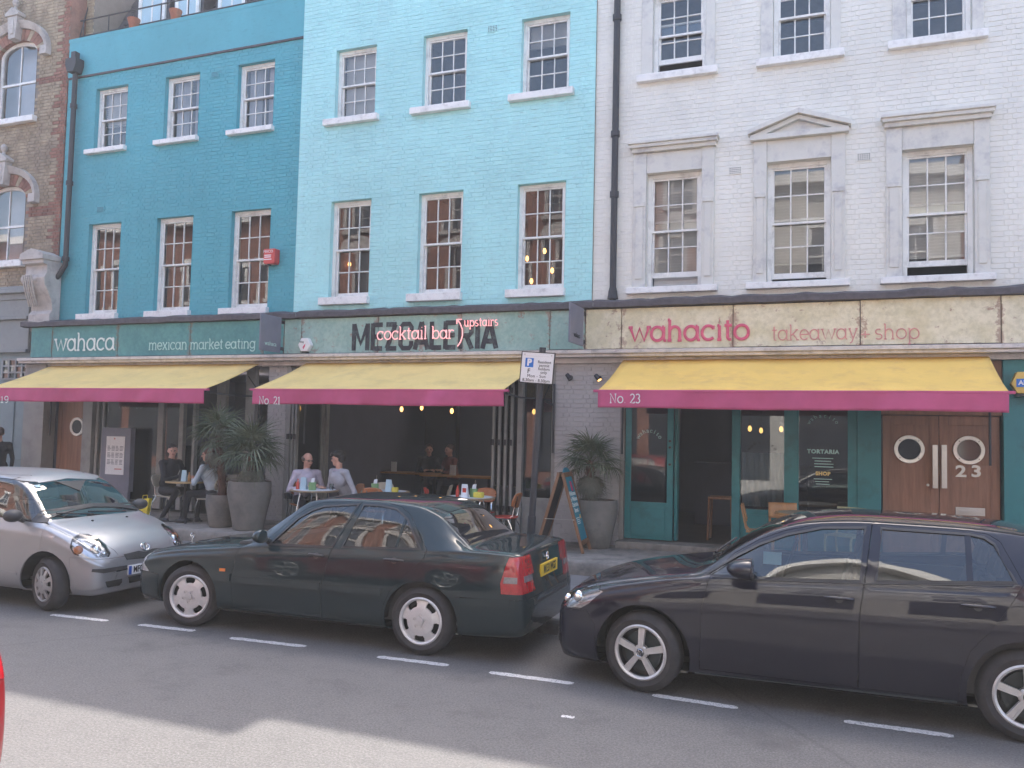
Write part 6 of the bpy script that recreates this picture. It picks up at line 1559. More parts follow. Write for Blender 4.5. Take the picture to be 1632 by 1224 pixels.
YD2 = [(1.138,.22),(1.148,.98),(1.188,1.435),(1.78,1.428),(2.08,1.385),(2.28,1.07),(2.2,.85),(2.0,.6),(1.92,.22)]
YAR = [((r[0]*.88 if r[0] < 0 else r[0]),)+r[1:] for r in YAR]
c = Car('silver supermini with round front wheel cover and mesh grille', 'cars parked along the kerb', (-8.11,6.79+.79,0), math.pi, YAR, M['paint_silver'], sub=7); c4 = c
for ax in (0, 2.37): side_cut(circle(ax,.30,.352,30), 0)
g1 = side_cut(YW1, 0); g2 = side_cut(YW2, 0); d1 = side_cut(YD1); d2 = side_cut(YD2)
ws_ = c.cut('front', [(-.02,.975),(.62,.965),(.645,1.0),(.555,1.30),(.47,1.345),(-.02,1.385)], lambda f: f.normal.x < -.1 and .03 < f.calc_center_median().x < 1.0 and abs(f.normal.y) < .82, 0)
hl = c.cut('corner', [(.30,.80),(.24,.835),(.15,.825),(.05,.785),(-.03,.72),(-.085,.63),(-.075,.60),(.07,.605),(.27,.64),(.315,.71)], lambda f: f.calc_center_median().x < -.12 and (f.normal.y > .02), .004)
bon = c.cut('top', [(-.665,-.01),(-.655,.33),(-.56,.44),(-.42,.54),(-.2,.62),(.02,.655),(.08,-.01)], lambda f: f.normal.z > .35, .003)
bp = c.cut('side', [(-1,.05),(-1,.575),(-.62,.575),(-.45,.60),(-.335,.60),(-.345,.05)], lambda f: f.calc_center_median().x < -.3, .003)
rest = c.grab(c.bm.faces[:]); c.emit('body', rest, c.paint, mirror='join'); dA = c.emit('door', d1, c.paint); dB = c.emit('door', d2, c.paint); c.emit('bonnet', bon, c.paint, mirror='join'); c.emit('front_bumper', bp, c.paint, mirror='join')
c.emit('side_window', g1, M['car_glass'], parent=dA, push=-.006, rim=0); c.emit('side_window', g2, M['car_glass'], parent=dB, push=-.006, rim=0); rubber(dA, YW1, c); rubber(dB, YW2, c)
c.emit('windscreen', ws_, M['car_glass'], mirror='join', push=-.004, rim=0)
hls = c.emit('headlight', hl, M['lamp_glass'], push=.004, rim=0); c.emit('lamp_bowl', hl, M['lamp_bowl'], parent=hls, push=-.04, rim=0)
for sg, o in ((1,hls[0]),(-1,hls[1])):
    def lamp_ball(u, z, r, mt, nm):
        v = Vector((-.707*1.0,.707,0)); org = Vector((u*.7071,u*.7071,z))+v*2; loc_, n_, i_, _ = c.bvh.ray_cast(org, -v)
        if loc_ is None: return
        s = MB(); s.ell((0,0,0), r, r, r, 14, 9); q = s.build(nm, mt, o, smooth=60); p_ = loc_-n_*(r*.9); q.location = (p_.x, p_.y*sg, p_.z)
    lamp_ball(.06,.70,.062,M['chrome'],'lamp_reflector'); lamp_ball(.24,.70,.05,M['lamp_amber'],'indicator'); lamp_ball(-.03,.645,.035,M['chrome'],'lamp_reflector')
wells_and_floor(c, (0,2.37), .352, .30, .815, .19, -.5, 2.7)
for (ax,st_) in ((0,rad(-14)),(2.37,0)):
    for sg in (-1,1): make_wheel(c.root, 'yaris', .288, .190, (ax, sg*(.79-.085), .288), st_, .18, sg, .4)
seats(c, [(.95,.36),(.95,-.36),(1.75,.36),(1.75,-.36)], .24, .62, .98, .78, M['black_plastic'])
mirror(c, .40, 1.02, .90, M['black_plastic'], (.09,.22,.14))
c.decal('sail_panel', 'side', [(.13,.94),(.27,1.11),(.30,.945)], M['black_plastic'], off=.006, mirror=True)
c.decal('grille', 'front', [(-.31,.60),(-.27,.535),(-.08,.525),(0,.515),(.08,.525),(.27,.535),(.31,.60),(.10,.612),(0,.588),(-.10,.612)], M['black_plastic'], off=.005, thick=.006, res=.03)
s = MB()
for j in range(4):
    for sg in (0,1):
        pts = []
        for k in range(25):
            y = -.28+.56*k/24; z = .543+j*.0165+(.006 if (k+j+sg) % 2 else -.006); p, n = c.ray_to('front', y, z); pts.append(p+n*.010)
        s.tube(pts, .0020, 4)
s.build('grille_mesh', M['moulding'], c.root)
s = MB(); p0, n0 = c.ray_to('front', 0, .640)
def elo(ry, rz, yc, zc, r=.005):
    pts = []
    for a in np.linspace(0,6.283,26): p, n = c.ray_to('front', yc+ry*math.cos(a), zc+rz*math.sin(a)); pts.append(p+n*.010)
    s.tube(pts, r, 6)
elo(.062,.040,0,.648); elo(.024,.038,0,.648,.004); elo(.046,.016,0,.664,.004); s.build('bonnet_emblem', M['chrome'], c.root)
for sg in (1,-1):
    c.decal('bumper_slot', 'front', [(.27,.435),(.58,.43),(.685,.455),(.68,.485),(.58,.478),(.27,.475)], M['black_plastic'], off=.006, thick=.01, ysign=sg, res=.03)
    c.decal('slot_trim', 'front', [(.26,.428),(.42,.425),(.42,.436),(.26,.440)], M['chrome'], off=.010, thick=.008, ysign=sg, res=.03)
    c.decal('fog_light_slot', 'front', [(.33,.295),(.36,.265),(.52,.27),(.55,.335),(.33,.335)], M['underbody'], off=.004, thick=.006, ysign=sg, res=.03)
c.decal('lower_grille', 'front', [(-.22,.27),(.22,.27),(.24,.34),(-.24,.34)], M['underbody'], off=.004, thick=.006, res=.03)
c.decal('side_repeater', 'side', [(-.10,.80),(-.04,.80),(-.04,.815),(-.10,.82)], M['lamp_clear'], off=.008, mirror=True)
c.decal('side_moulding', 'side', [(.40,.36),(1.9,.38),(1.9,.41),(.40,.39)], c.paint, off=.008, mirror=True, res=.12)
c.decal('roof_sticker', 'front', [(.44,1.30),(.50,1.30),(.50,1.325),(.44,1.325)], M['paper_blue'], off=.004, thick=.003, ysign=1)
num_plate(c, 'MF0', 'front', 0, .415, .52, .105, M['plate_white'], M['plate_blue'])
s = MB()
for (a_,b_) in (((.10,.10),(.20,.52)),((.10,-.38),(.16,.12))):
    pts = []
    for t in np.linspace(0,1,9):
        x = a_[0]+(b_[0]-a_[0])*t; y = a_[1]+(b_[1]-a_[1])*t; p, n = c.ray_to('top', x, y); pts.append(p+n*.018)
    s.tube(pts, .009, 6)
s.build('wiper', M['black_plastic'], c.root)
s = MB()
for y in (-.25,.25): p, n = c.ray_to('top', -.06, y); s.ell(p+n*.006, .018, .014, .010, 8, 5)
s.build('washer_jet', M['black_plastic'], c.root)
# windscreen corner card and sun-bleached papers
s = MB(); s.obox((.27,-.52,1.02), (.8,0,.6), (0,1,0), (-.6,0,.8), .03, .05, .002); s.build('tax_disc', M['paper_blue'], c.root)
# ------------------------------------------------------------------ street furniture
P0 = on_y(845,868,9.2); P1 = on_y(865,554,9.2); dirp = (P1-P0).normalized(); PB = P0+dirp*((.10-P0.z)/dirp.z)
t = thing('sign_post', 'black leaning parking sign post with cycle hoop behind the green saloon', 'post', PB)
s = MB(); s.tube([PB, P0, P1], .038, 16); s.tube([PB, PB+dirp*1.0], .046, 16); s.build('pole', M['iron'], t, world=True, smooth=40)
s = MB(); hc = PB+dirp*.55
for sg in (-1,1):
    s.tube([(hc.x+sg*(.045+.17*math.sin(a)), hc.y-.02, hc.z+.02+.22*math.cos(a)) for a in np.linspace(0,math.pi,16)], .016, 8)
s.build('cycle_hoop', M['iron'], t, world=True, smooth=40)
q = [on_y(832,560,9.12), on_y(884,563.5,9.12), on_y(881,612.5,9.12), on_y(829,609,9.12)]
U = ((q[1]-q[0])+(q[2]-q[3])).normalized(); Wv = ((q[0]-q[3])+(q[1]-q[2])); Wv = (Wv-U*Wv.dot(U)).normalized(); N_ = U.cross(Wv)
C_ = sum(q, Vector((0,0,0)))/4; hwid = ((q[1]-q[0]).length+(q[2]-q[3]).length)/4; hh = ((q[0]-q[3]).length+(q[1]-q[2]).length)/4
pl = thing('parking_sign', 'white resident parking plate with blue P on the black post', 'parking sign', C_)
s = MB(); s.obox(C_, U, N_, Wv, hwid, .006, hh); s.build('plate', M['sign_white'], pl, world=True, bevel=.002)
s = MB()
for (a,b,cx,cz) in ((hwid+.004,.005,0,hh),(hwid+.004,.005,0,-hh),(.005,hh+.004,hwid,0),(.005,hh+.004,-hwid,0)): s.obox(C_+U*cx+Wv*cz, U, N_, Wv, a, .009, b)
s.build('border', M['sign_black'], pl, world=True)
Rm = Matrix((U, Wv, -N_.normalized()*-1)).transposed()
if (U.cross(Wv)).dot(Vector((0,-1,0))) < 0: pass
def on_plate(txt, size, m, u, v, parent, off=.0085, **k):
    o = link('lettering', text_mesh(txt, size, m, **k), parent); n = U.cross(Wv); n = n if n.y < 0 else -n
    mm = Matrix((U, Wv, n)).transposed().to_4x4(); mm.translation = (C_+U*u+Wv*v+n*off)-base_of(parent); o.matrix_local = mm; return o
nn = U.cross(Wv); nn = nn if nn.y < 0 else -nn
s = MB(); s.obox(C_+U*(-.10)+Wv*.055+nn*.0065, U, nn, Wv, .051, .0015, .053); s.build('blue_square', M['sign_blue'], pl, world=True)
on_plate('P', .105, M['sign_white'], -.10, .055, pl, offset=.006)
on_plate('F', .075, M['sign_black'], -.10, -.045, pl, off=.0075, offset=.001)
for i, w_ in enumerate(('Resident','permit','holders','only')): on_plate(w_, .047, M['sign_black'], .085, .068-i*.040, pl, off=.0075)
on_plate('Mon - Sun', .050, M['sign_black'], 0, -.098, pl, off=.0075, spacing=1.1); on_plate('8.30am - 8.30pm', .050, M['sign_black'], -.0, -.148, pl, off=.0075)
s = MB()
for u in (-.165,.165): s.obox(C_+U*u+Wv*(hh-.03)+nn*.0065, U, nn, Wv, .008, .003, .008)
s.obox(C_+Wv*(hh-.045)+nn*.0062, U, nn, Wv, hwid-.03, .0012, .001); s.build('fixing', M['steel'], pl, world=True)

# A-board
ab = thing('a_board', 'wooden A frame pavement board with teal poster and chalkboard', 'pavement sign', (-3.92,12.2,TERR_Z), rad(4))
H_, SP = 1.16, .36
def ab_panel(sg, name, mt):
    s = MB(); legs = []
    for y in (-.25,.25): s.bar((sg*SP,y,0),(sg*.03,y,H_), .035, .045)
    s.bar((sg*(SP*.88),-.25,.14),(sg*(SP*.88),.25,.14), .03, .06); s.bar((sg*.045,-.25,H_-.02),(sg*.045,.25,H_-.02), .03, .07)
    f = s.build('frame', M['wood_dark'], ab, bevel=.004)
    s = MB(); ax = Vector((-(SP-.03)*sg,0,H_)).normalized(); n = Vector((H_*sg,0,SP-.03)).normalized()
    c_ = Vector((sg*(SP*.42+.02),0,H_*.57)); s.obox(c_, (0,1,0), n, ax, .225, .006, H_*.43)
    if sg > 0:
        pts = [(.225*math.cos(a),.11*math.sin(a)) for a in np.linspace(0,math.pi,14)]
        vs = []
        for (o_) in (-.006,.006):
            for (a_,b_) in pts: vs.append(c_+Vector((0,1,0))*a_+ax*(H_*.43-.004+b_)+n*o_)
        m_ = len(pts); s.add(vs, [tuple(range(m_)), tuple(range(m_,2*m_))[::-1]]+[(i,i+1,m_+i+1,m_+i) for i in range(m_-1)])
    p_ = s.build(name, mt, ab); return p_, c_, ax, n
pa, c_, ax, n = ab_panel(1, 'poster_panel', M['teal_poster']); ab_panel(-1, 'chalkboard_panel', M['chalkboard'])
def pos_text(txt, size, m, u, v, name='poster_lettering', **k):
    o = link(name, text_mesh(txt, size, m, **k), pa); mm = Matrix((Vector((0,1,0)), ax, n)).transposed().to_4x4(); mm.translation = c_+Vector((0,1,0))*u+ax*v+n*.0085; o.matrix_local = mm
for i, w_ in enumerate(('Welcome','to Wahaca','Charlotte','Street')): pos_text(w_, .092, M['letter_white'], -.0, .20-i*.085, offset=.003)
s = MB(); s.obox(c_+Vector((0,1,0))*.06+ax*.31+n*.007, (0,1,0), n, ax, .05, .0015, .075); s.build('poster_motif', M['pink_print'], pa)
s = MB(); 
for i in range(4): s.obox(c_+Vector((0,1,0))*(-.03)+ax*(-.17-i*.028)+n*.007, (0,1,0), n, ax, .11-.02*(i%2), .001, .007)
s.build('poster_print', M['letter_white'], pa)
s = MB(); s.obox(c_+Vector((0,1,0))*.13+ax*(-.16)+n*.007, (0,1,0), n, ax, .035, .0015, .03); s.build('poster_motif', M['bell_yellow'], pa)
s = MB(); s.bar((-SP*.62,-.27,H_*.42),(SP*.62,-.27,H_*.42), .012); s.build('stay', M['steel'], ab)

# menu stand
A_, B_ = on_y(163,680,12.95), on_y(209,684,12.95); zt = (A_.z+B_.z)/2
ms = thing('menu_stand', 'grey menu stand with a lit white menu sheet by the brown door', 'menu stand', ((A_.x+B_.x)/2,12.95,TERR_Z))
w2 = (B_.x-A_.x)/2
s = MB(); s.box(-w2,w2,0,.12,.38,zt-TERR_Z); s.box(-w2*.9,w2*.9,.02,.10,.02,.379); s.box(-w2,w2,-.1,.22,0,.02); s.build('cabinet', M['blade_grey'], ms, bevel=.006)
s = MB(); ma, mb_ = on_y(170,695,12.94), on_y(196,757,12.94); mc = ms.location.x; s.box(ma.x-mc,mb_.x-mc,-.008,.0,mb_.z-TERR_Z,ma.z-TERR_Z); mn = s.build('menu_sheet', M['sign_white'], ms)
s = MB(); mw = mb_.x-ma.x; mh = ma.z-mb_.z
for cI in range(4):
    for r_ in range(3):
        for k in range(4): x_ = ma.x-mc+mw*(.08+.225*cI); z_ = ma.z-TERR_Z-mh*(.26+.18*r_+.035*k); s.box(x_,x_+mw*rng.uniform(.12,.19),-.0095,-.008,z_-.006,z_+.006)
tag(s.build('menu_print', M['blade_grey'], mn), kind='stuff')
s = MB(); s.box(ma.x-mc+mw*.5,ma.x-mc+mw*.9,-.0095,-.008,mb_.z-TERR_Z+mh*.13,mb_.z-TERR_Z+mh*.16); s.lathe([(.02,-.0095),(0,-.0095)], 12, (ma.x-mc+mw*.45,0,ma.z-TERR_Z-mh*.06), 'y'); s.build('menu_motif', M['letter_pinkpale'], mn)

# ------------------------------------------------------------------ planters and palms
def planter(x, y, rt, rb, h, label):
    s = MB(); s.lathe([(rb*.9,0),(rb,.02),(rb+(rt-rb)*.45,h*.35),(rt*1.0,h*.72),(rt*.985,h*.92),(rt*.96,h),(rt*.86,h),(rt*.86,h-.06),(0,h-.06)], 40)
    t = thing('planter', label, 'planter', (x,y,TERR_Z), 0, 'stone planters'); s.build('pot', M['pot'], t, smooth=40)
    s = MB(); s.lathe([(rt*.855,h-.055),(0,h-.03)], 24); s.build('soil', M['soil'], t); return h
def fan_leaf(seed, nseg, L, spread, droop, pet, width=.026):
    r = random.Random(seed); s = MB()
    s.tube([(0,0,0),(pet*.5,0,pet*.06),(pet,0,0)], [.009,.007,.006], 5)
    for k in range(nseg):
        a = (k/(nseg-1)-.5)*spread; l = L*(.72+.28*math.cos(a*.8))*r.uniform(.86,1.06); d = droop*r.uniform(.5,1.6)
        ca, sa = math.cos(a), math.sin(a); n = 6; vs = []
        for i in range(n+1):
            t = i/n; rr = l*t; w = width*(.35+1.3*t if t < .45 else .94*(1-t)/.55+.02)*.5
            z = -d*l*max(0,t-.25)**2*1.6+.02*math.sin(k*2.1)*t
            base = Vector((pet+rr*ca, rr*sa, z)); side = Vector((-sa, ca, 0))
            fold = .008*(1-t)
            vs += [base-side*w+Vector((0,0,fold)), base, base+side*w+Vector((0,0,fold))]
        s.add(vs, [(3*i+j,3*i+j+1,3*i+j+4,3*i+j+3) for i in range(n) for j in (0,1)])
    return s
LEAFS = [fan_leaf(i, 20, .42, 4.2, .35+.28*(i%3), .30, .024).mesh('leaf', M['leaf' if i % 3 else 'leaf2']) for i in range(4)]
DEAD = [fan_leaf(20+i, 18, .40, 3.6, .9, .22, .020).mesh('leaf', M['deadleaf']) for i in range(2)]
for me in LEAFS+DEAD: me.polygons.foreach_set('use_smooth', [True]*len(me.polygons))
def palm(x, y, z0, zc, n, label, scale, seed, dead=8, tr=.05, red=True, lean=(0,0)):
    r = random.Random(seed); t = thing('fan_palm', label, 'palm', (x,y,z0), 0, 'potted fan palms'); H = zc-z0
    s = MB(); path = [(lean[0]*(k/6)**1.5, lean[1]*(k/6)**1.5, H*k/6) for k in range(7)]; s.tube(path, [tr*1.3,tr*1.15,tr*1.1,tr*1.05,tr,tr,tr*.7], 12)
    for k in range(70):
        zz_ = r.uniform(.02,H*.97); a = r.uniform(0,6.28); q = (zz_/H)**1.5; b0 = Vector((lean[0]*q+tr*math.cos(a),lean[1]*q+tr*math.sin(a),zz_)); s.tube([b0, b0+Vector((.04*math.cos(a),.04*math.sin(a),r.uniform(-.02,.07)))], [.010,.003], 4)
    s.build('trunk', M['trunk'], t)
    top = Vector((lean[0],lean[1],H))
    for k in range(n):
        az = k*2.39996+r.uniform(-.25,.25); el = rad(82-98*(k/n)**.75+r.uniform(-9,9)); sc_ = scale*r.uniform(.82,1.08)
        o = link('leaf', LEAFS[k % 4], t); o.location = top+Vector((0,0,r.uniform(-.04,.03)-.06*(k/n)))
        o.rotation_euler = Matrix.Rotation(az,3,'Z').to_4x4().to_euler(); o.rotation_euler = (Matrix.Rotation(az,4,'Z') @ Matrix.Rotation(-el,4,'Y') @ Matrix.Rotation(r.uniform(-.35,.35),4,'X')).to_euler(); o.scale = (sc_,sc_,sc_)
    for k in range(dead):
        az = k*2.4+r.uniform(-.4,.4); el = rad(-48-30*r.random()); sc_ = scale*r.uniform(.7,1.0)
        o = link('leaf', DEAD[k % 2], t); o.location = top-Vector((0,0,.12+.12*r.random())); o.rotation_euler = (Matrix.Rotation(az,4,'Z') @ Matrix.Rotation(-el,4,'Y')).to_euler(); o.scale = (sc_,sc_,sc_)
    return t
hA = planter(-10.05,11.86,.27,.20,.56,'small tapered stone planter beside a bigger one on the terrace')
hB = planter(-9.42,11.80,.365,.25,.82,'large tapered stone planter next to the white brick pier')
hC = planter(-3.56,12.72,.33,.22,.74,'tapered stone planter half hidden behind the A frame board')
palm(-10.05,11.86,TERR_Z+hA-.05,1.88,24,'tall fan palm with reddish trunk in the small planter',.98,3,7,.062,lean=(-.18,.06))
palm(-9.42,11.80,TERR_Z+hB-.05,1.60,30,'broad fan palm in the large planter',1.05,8,14,.07)
palm(-3.66,12.70,TERR_Z+hC-.05,1.66,26,'fan palm with hanging dry leaves behind the A frame board',.92,14,24,.06)

# ------------------------------------------------------------------ tables and chairs
def cafe_table(x, y, z, h, r, label, group, kind='legs', m=None):
    t = thing('cafe_table', label, 'table', (x,y,z), 0, group)
    s = MB(); s.lathe([(0,h-.028),(r-.006,h-.028),(r,h-.020),(r,h-.006),(r-.006,h),(0,h)], 40); s.build('table_top', m or M['tabletop'], t, smooth=40)
    s = MB(); s.lathe([(r-.05,h+.001),(0,h+.0015)], 32); s.build('table_inlay', M['paper'] if kind == 'legs' else M['tabletop'], t)
    if kind == 'legs':
        for k in range(4): a = rad(45+90*k); s = MB(); s.tube([(r*.55*math.cos(a),r*.55*math.sin(a),h-.03),(r*.88*math.cos(a),r*.88*math.sin(a),0)], .011, 8); s.build('leg', M['chrome'], t, smooth=40)
    else:
        s = MB(); s.tube([(0,0,.03),(0,0,h-.03)], .035, 12); s.build('pedestal', M['iron'], t, smooth=40)
        s = MB()
        for k in range(4): a = rad(45+90*k); s.bar((0,0,.03),(.3*math.cos(a),.3*math.sin(a),.015), .04, .025)
        s.build('base', M['iron'], t)
    return t
def cafe_chair(x, y, z, rz, ms_, mb2, label, group, legs='steel', red_back=False):
    t = thing('cafe_chair', label, 'chair', (x,y,z), rz, group); s = MB(); sh = .45
    vs = []; n = 10
    for i in range(n+1):
        for j in range(n+1):
            u, v = i/n*2-1, j/n*2-1; k = 1-.16*abs(v)**3; vs.append((u*.20*(1-.10*abs(v)**4), v*.20*(1-.12*abs(u)**4), sh+.012*v*v-.012*max(0,u)**2))
    s.add(vs, [(i*(n+1)+j,(i+1)*(n+1)+j,(i+1)*(n+1)+j+1,i*(n+1)+j+1) for i in range(n) for j in range(n)])
    o = s.build('seat', ms_, t, smooth=60); md = o.modifiers.new('s','SOLIDIFY'); md.thickness = .014
    def back(z0, z1, m, nm):
        s = MB(); vs = []
        for i in range(n+1):
            for j in range(n+1):
                u, v = i/n, j/n*2-1; zc = (u-.5)*2; w = .185*(1-.22*abs(zc)**4); vs.append((-.19-.10*(z0+(z1-z0)*u-.45)/.4+.035*v*v, v*w, z0+(z1-z0)*u-.02*abs(v)**3*(1 if zc > 0 else -1)))
        s.add(vs, [(i*(n+1)+j,(i+1)*(n+1)+j,(i+1)*(n+1)+j+1,i*(n+1)+j+1) for i in range(n) for j in range(n)])
        o = s.build(nm, m, t, smooth=60); md = o.modifiers.new('s','SOLIDIFY'); md.thickness = .012
    if red_back: back(.58,.70,mb2,'backrest'); back(.703,.83,M['red_plastic'],'backrest')
    else: back(.60,.83,mb2,'backrest')
    lm = M['chrome'] if legs == 'steel' else M['wood']; r = .0105 if legs == 'steel' else .016
    for sg in (-1,1):
        s = MB(); s.tube([(.17,sg*.15,sh-.012),(.20,sg*.18,.3),(.21,sg*.19,0)], r, 8); s.build('leg', lm, t, smooth=40)
        s = MB(); s.tube([(-.23,sg*.19,0),(-.20,sg*.17,.32),(-.13,sg*.15,sh-.012)], r, 8); s.build('leg', lm, t, smooth=40)
        s = MB(); s.tube([(.15,sg*.12,sh-.016),(-.14,sg*.12,sh-.016),(-.195,sg*.11,sh+.03),(-.225,sg*.10,.62),(-.262,sg*.09,.78)], r, 8); s.build('back_tube', lm, t, smooth=40)
    return t
TG = 'cafe tables on the terrace'; CG = 'cafe chairs on the terrace'
tA = cafe_table(-11.05,12.08,TERR_Z,.74,.36,'round cafe table between the man in black and the woman',TG,'ped',M['wood_pale'])
tB = cafe_table(-8.10,11.78,TERR_Z,.74,.40,'round cafe table in front of the man in glasses',TG)
tC = cafe_table(-7.02,12.22,TERR_Z,.74,.40,'round cafe table with blue menu card beside the young man in grey',TG)
tD = cafe_table(-5.40,12.02,TERR_Z,.74,.40,'round cafe table with white menu card near the folded doors',TG)
tE = cafe_table(-.48,12.30,TERR_Z,.745,.40,'round wooden cafe table outside the teal takeaway window',TG,'ped',M['wood'])
cafe_chair(-11.52,12.14,TERR_Z,0,M['cream_plastic'],M['cream_plastic'],'steel legged chair under the man in black',CG)
cafe_chair(-10.50,12.12,TERR_Z,math.pi,M['cream_plastic'],M['cream_plastic'],'steel legged chair under the woman with auburn hair',CG)
cafe_chair(-8.55,12.12,TERR_Z,rad(-35),M['orange_ply'],M['orange_ply'],'orange wood chair under the man in glasses',CG)
cafe_chair(-7.72,12.16,TERR_Z,rad(-125),M['orange_ply'],M['orange_ply'],'orange wood chair under the young man in grey',CG)
cafe_chair(-7.40,12.70,TERR_Z,rad(-75),M['orange_ply'],M['cream_plastic'],'cream backed chair behind the table with blue menu card',CG)
cafe_chair(-6.45,12.95,TERR_Z,rad(-150),M['orange_ply'],M['cream_plastic'],'cream backed chair turned sideways at the open front',CG)
cafe_chair(-6.05,12.32,TERR_Z,rad(20),M['orange_ply'],M['orange_ply'],'chair with red and brown striped backrest between two tables',CG,red_back=True)
cafe_chair(-6.95,11.90,TERR_Z,rad(95),M['orange_ply'],M['orange_ply'],'orange wood chair pushed under the table with blue menu card',CG)
cafe_chair(-5.45,12.55,TERR_Z,rad(-90),M['red_plastic'],M['orange_ply'],'red seated chair behind the table with white menu card',CG)
cafe_chair(-4.88,12.14,TERR_Z,math.pi,M['red_plastic'],M['orange_ply'],'red seated chair with brown backrest beside the folded doors',CG)
def ply_chair(x, y, rz, m, label):
    t = thing('plywood_chair', label, 'chair', (x,y,TERR_Z), rz, 'plywood chairs outside the takeaway')
    for sg in (-1,1):
        s = MB(); s.tube([(.19,sg*.18,0),(.20,sg*.18,.38),(.17,sg*.18,.44),(-.12,sg*.18,.44),(-.17,sg*.18,.50),(-.235,sg*.18,.82)], .017, 8, .7); s.build('side_frame', m, t, smooth=40)
        s = MB(); s.tube([(-.10,sg*.18,.44),(-.22,sg*.18,0)], .016, 8); s.build('leg', m, t, smooth=40)
    s = MB(); s.box(-.17,.19,-.20,.20,.445,.463); s.build('seat', m, t, bevel=.006)
    s = MB(); vs = []
    for i in range(7):
        for j in range(9): u, v = i/6, j/8*2-1; vs.append((-.185-.055*u+.025*v*v, v*.20, .60+.22*u))
    s.add(vs, [(i*9+j,(i+1)*9+j,(i+1)*9+j+1,i*9+j+1) for i in range(6) for j in range(8)]); o = s.build('backrest', m, t, smooth=60); md = o.modifiers.new('s','SOLIDIFY'); md.thickness = .012
M['ply_green'] = mat('pale_green_ply', (.42,.42,.24), .45, var=.12)
ply_chair(-1.10,12.35,rad(5),M['wood'],'yellow plywood chair seen from the side left of the takeaway table')
ply_chair(-.78,12.72,rad(-80),M['wood'],'yellow plywood chair with its back to the takeaway window')
ply_chair(.02,12.50,rad(-115),M['ply_green'],'pale green plywood chair right of the takeaway table')
st = thing('bar_stool', 'tall brown wooden stool inside the open teal doorway', 'stool', (-1.80,13.78,.41))
s = MB(); s.box(-.19,.19,-.17,.17,.66,.70); s.build('seat', M['wood_dark'], st, bevel=.01)
for sx in (-1,1):
    s = MB(); s.tube([(sx*.17,-.15,.67),(sx*.19,-.16,.02),(sx*.19,.16,.02),(sx*.17,.15,.67)], .020, 8); s.build('side_frame', M['wood_dark'], st, smooth=40)
# tables inside, further back
for (px,py,Y,lb) in ((640,752,16.8,'long dim table behind the cream backed chairs inside the middle restaurant'),(735,758,16.5,'long dim table in front of the two shadowy diners')):
    p = on_y(px,py,Y); t = thing('dining_table', lb, 'table', (p.x,Y,.36), 0, 'tables inside the middle restaurant'); z = p.z-.36
    s = MB(); s.box(-.85,.85,-.3,.3,z-.03,z); s.build('table_top', M['wood'], t, bevel=.004)
    for sx in (-.75,.75):
        for sy in (-.24,.24): s = MB(); s.box(sx-.02,sx+.02,sy-.02,sy+.02,0,z-.03); s.build('leg', M['iron'], t)
    for (dx,nm) in ((-.2,'menu_card'),): 
        s = MB(); s.box(-.07,.07,-.01,.01,0,.22); o = s.build('menu_card', M['paper']); o.location = (p.x+dx,Y,p.z); tag(o,'upright menu card on the long dim table '+('behind the cream backed chairs' if px < 700 else 'before the two shadowy diners'),'menu','menus inside the middle restaurant')
cz = MB(); cz.box(-1.0,1.0,-.3,.3,0,1.1); cz.box(-1.04,1.04,-.34,.34,1.101,1.15); o = cz.build('counter', M['darkwall']); o.location = (-1.6,16.4,.41); tag(o,'dark serving counter inside the teal takeaway shop','counter')

def table_item(kind, x, y, z, label, rz=0, m=None):
    if kind == 'menu':
        s = MB(); h = .20; s.add([(-.055,0,0),(.055,0,0),(.05,.02,h),(-.05,.02,h),(-.055,.08,0),(.055,.08,0)], [(0,1,2,3),(4,3,2,5)]); o = s.build('menu_card', m or M['paper_blue']); md = o.modifiers.new('s','SOLIDIFY'); md.thickness = .003; cat = 'menu'
    elif kind == 'tin':
        s = MB(); s.lathe([(0,0),(.058,0),(.06,.006),(.06,.125),(.055,.13),(.055,.02),(0,.02)], 24); s.cm = 1; s.add([(-.03,-.01,.09),(.035,-.005,.09),(.045,.0,.20),(-.02,.0,.19)], [(0,1,2,3)]); s.cm = 2; s.tube([(.0,.02,.1),(.01,.03,.26)], .004, 5); o = s.build('cutlery_tin', [m or M['green_tin'], M['paper'], M['steel']], smooth=40); cat = 'tin'
    elif kind == 'bottle':
        s = MB(); s.lathe([(0,0),(.026,0),(.028,.01),(.028,.10),(.012,.13),(.011,.165),(.013,.17),(0,.17)], 16); o = s.build('sauce_bottle', m or M['bottle'], smooth=40); cat = 'bottle'
    elif kind == 'dish':
        s = MB(); s.lathe([(0,.0),(.045,0),(.055,.01),(.058,.07),(.052,.075),(.050,.02),(0,.02)], 20); o = s.build('small_dish', m or M['yellow_tin'], smooth=40); cat = 'dish'
    elif kind == 'box':
        s = MB(); s.box(-.075,.075,-.05,.05,0,.085); o = s.build('napkin_box', m or M['yellow_tin'], bevel=.015); cat = 'box'
    else:
        s = MB(); s.lathe([(0,0),(.03,0),(.036,.10),(.033,.10),(.028,.008),(0,.008)], 18); o = s.build('water_glass', M['glass'], smooth=40); cat = 'glass'
    o.location = (x,y,z); o.rotation_euler = (0,0,rz); tag(o, label, cat, 'things on the cafe tables'); return o
zt_ = TERR_Z+.742
table_item('menu',-8.22,11.62,zt_,'pale blue menu card standing on the table of the man in glasses')
table_item('tin',-8.02,11.60,zt_,'green cutlery tin on the table of the man in glasses'); table_item('bottle',-8.33,11.64,zt_,'red sauce bottle on the table of the man in glasses',m=M['red_plastic'])
table_item('glass',-7.82,11.85,zt_,'clear glass on the table of the man in glasses')
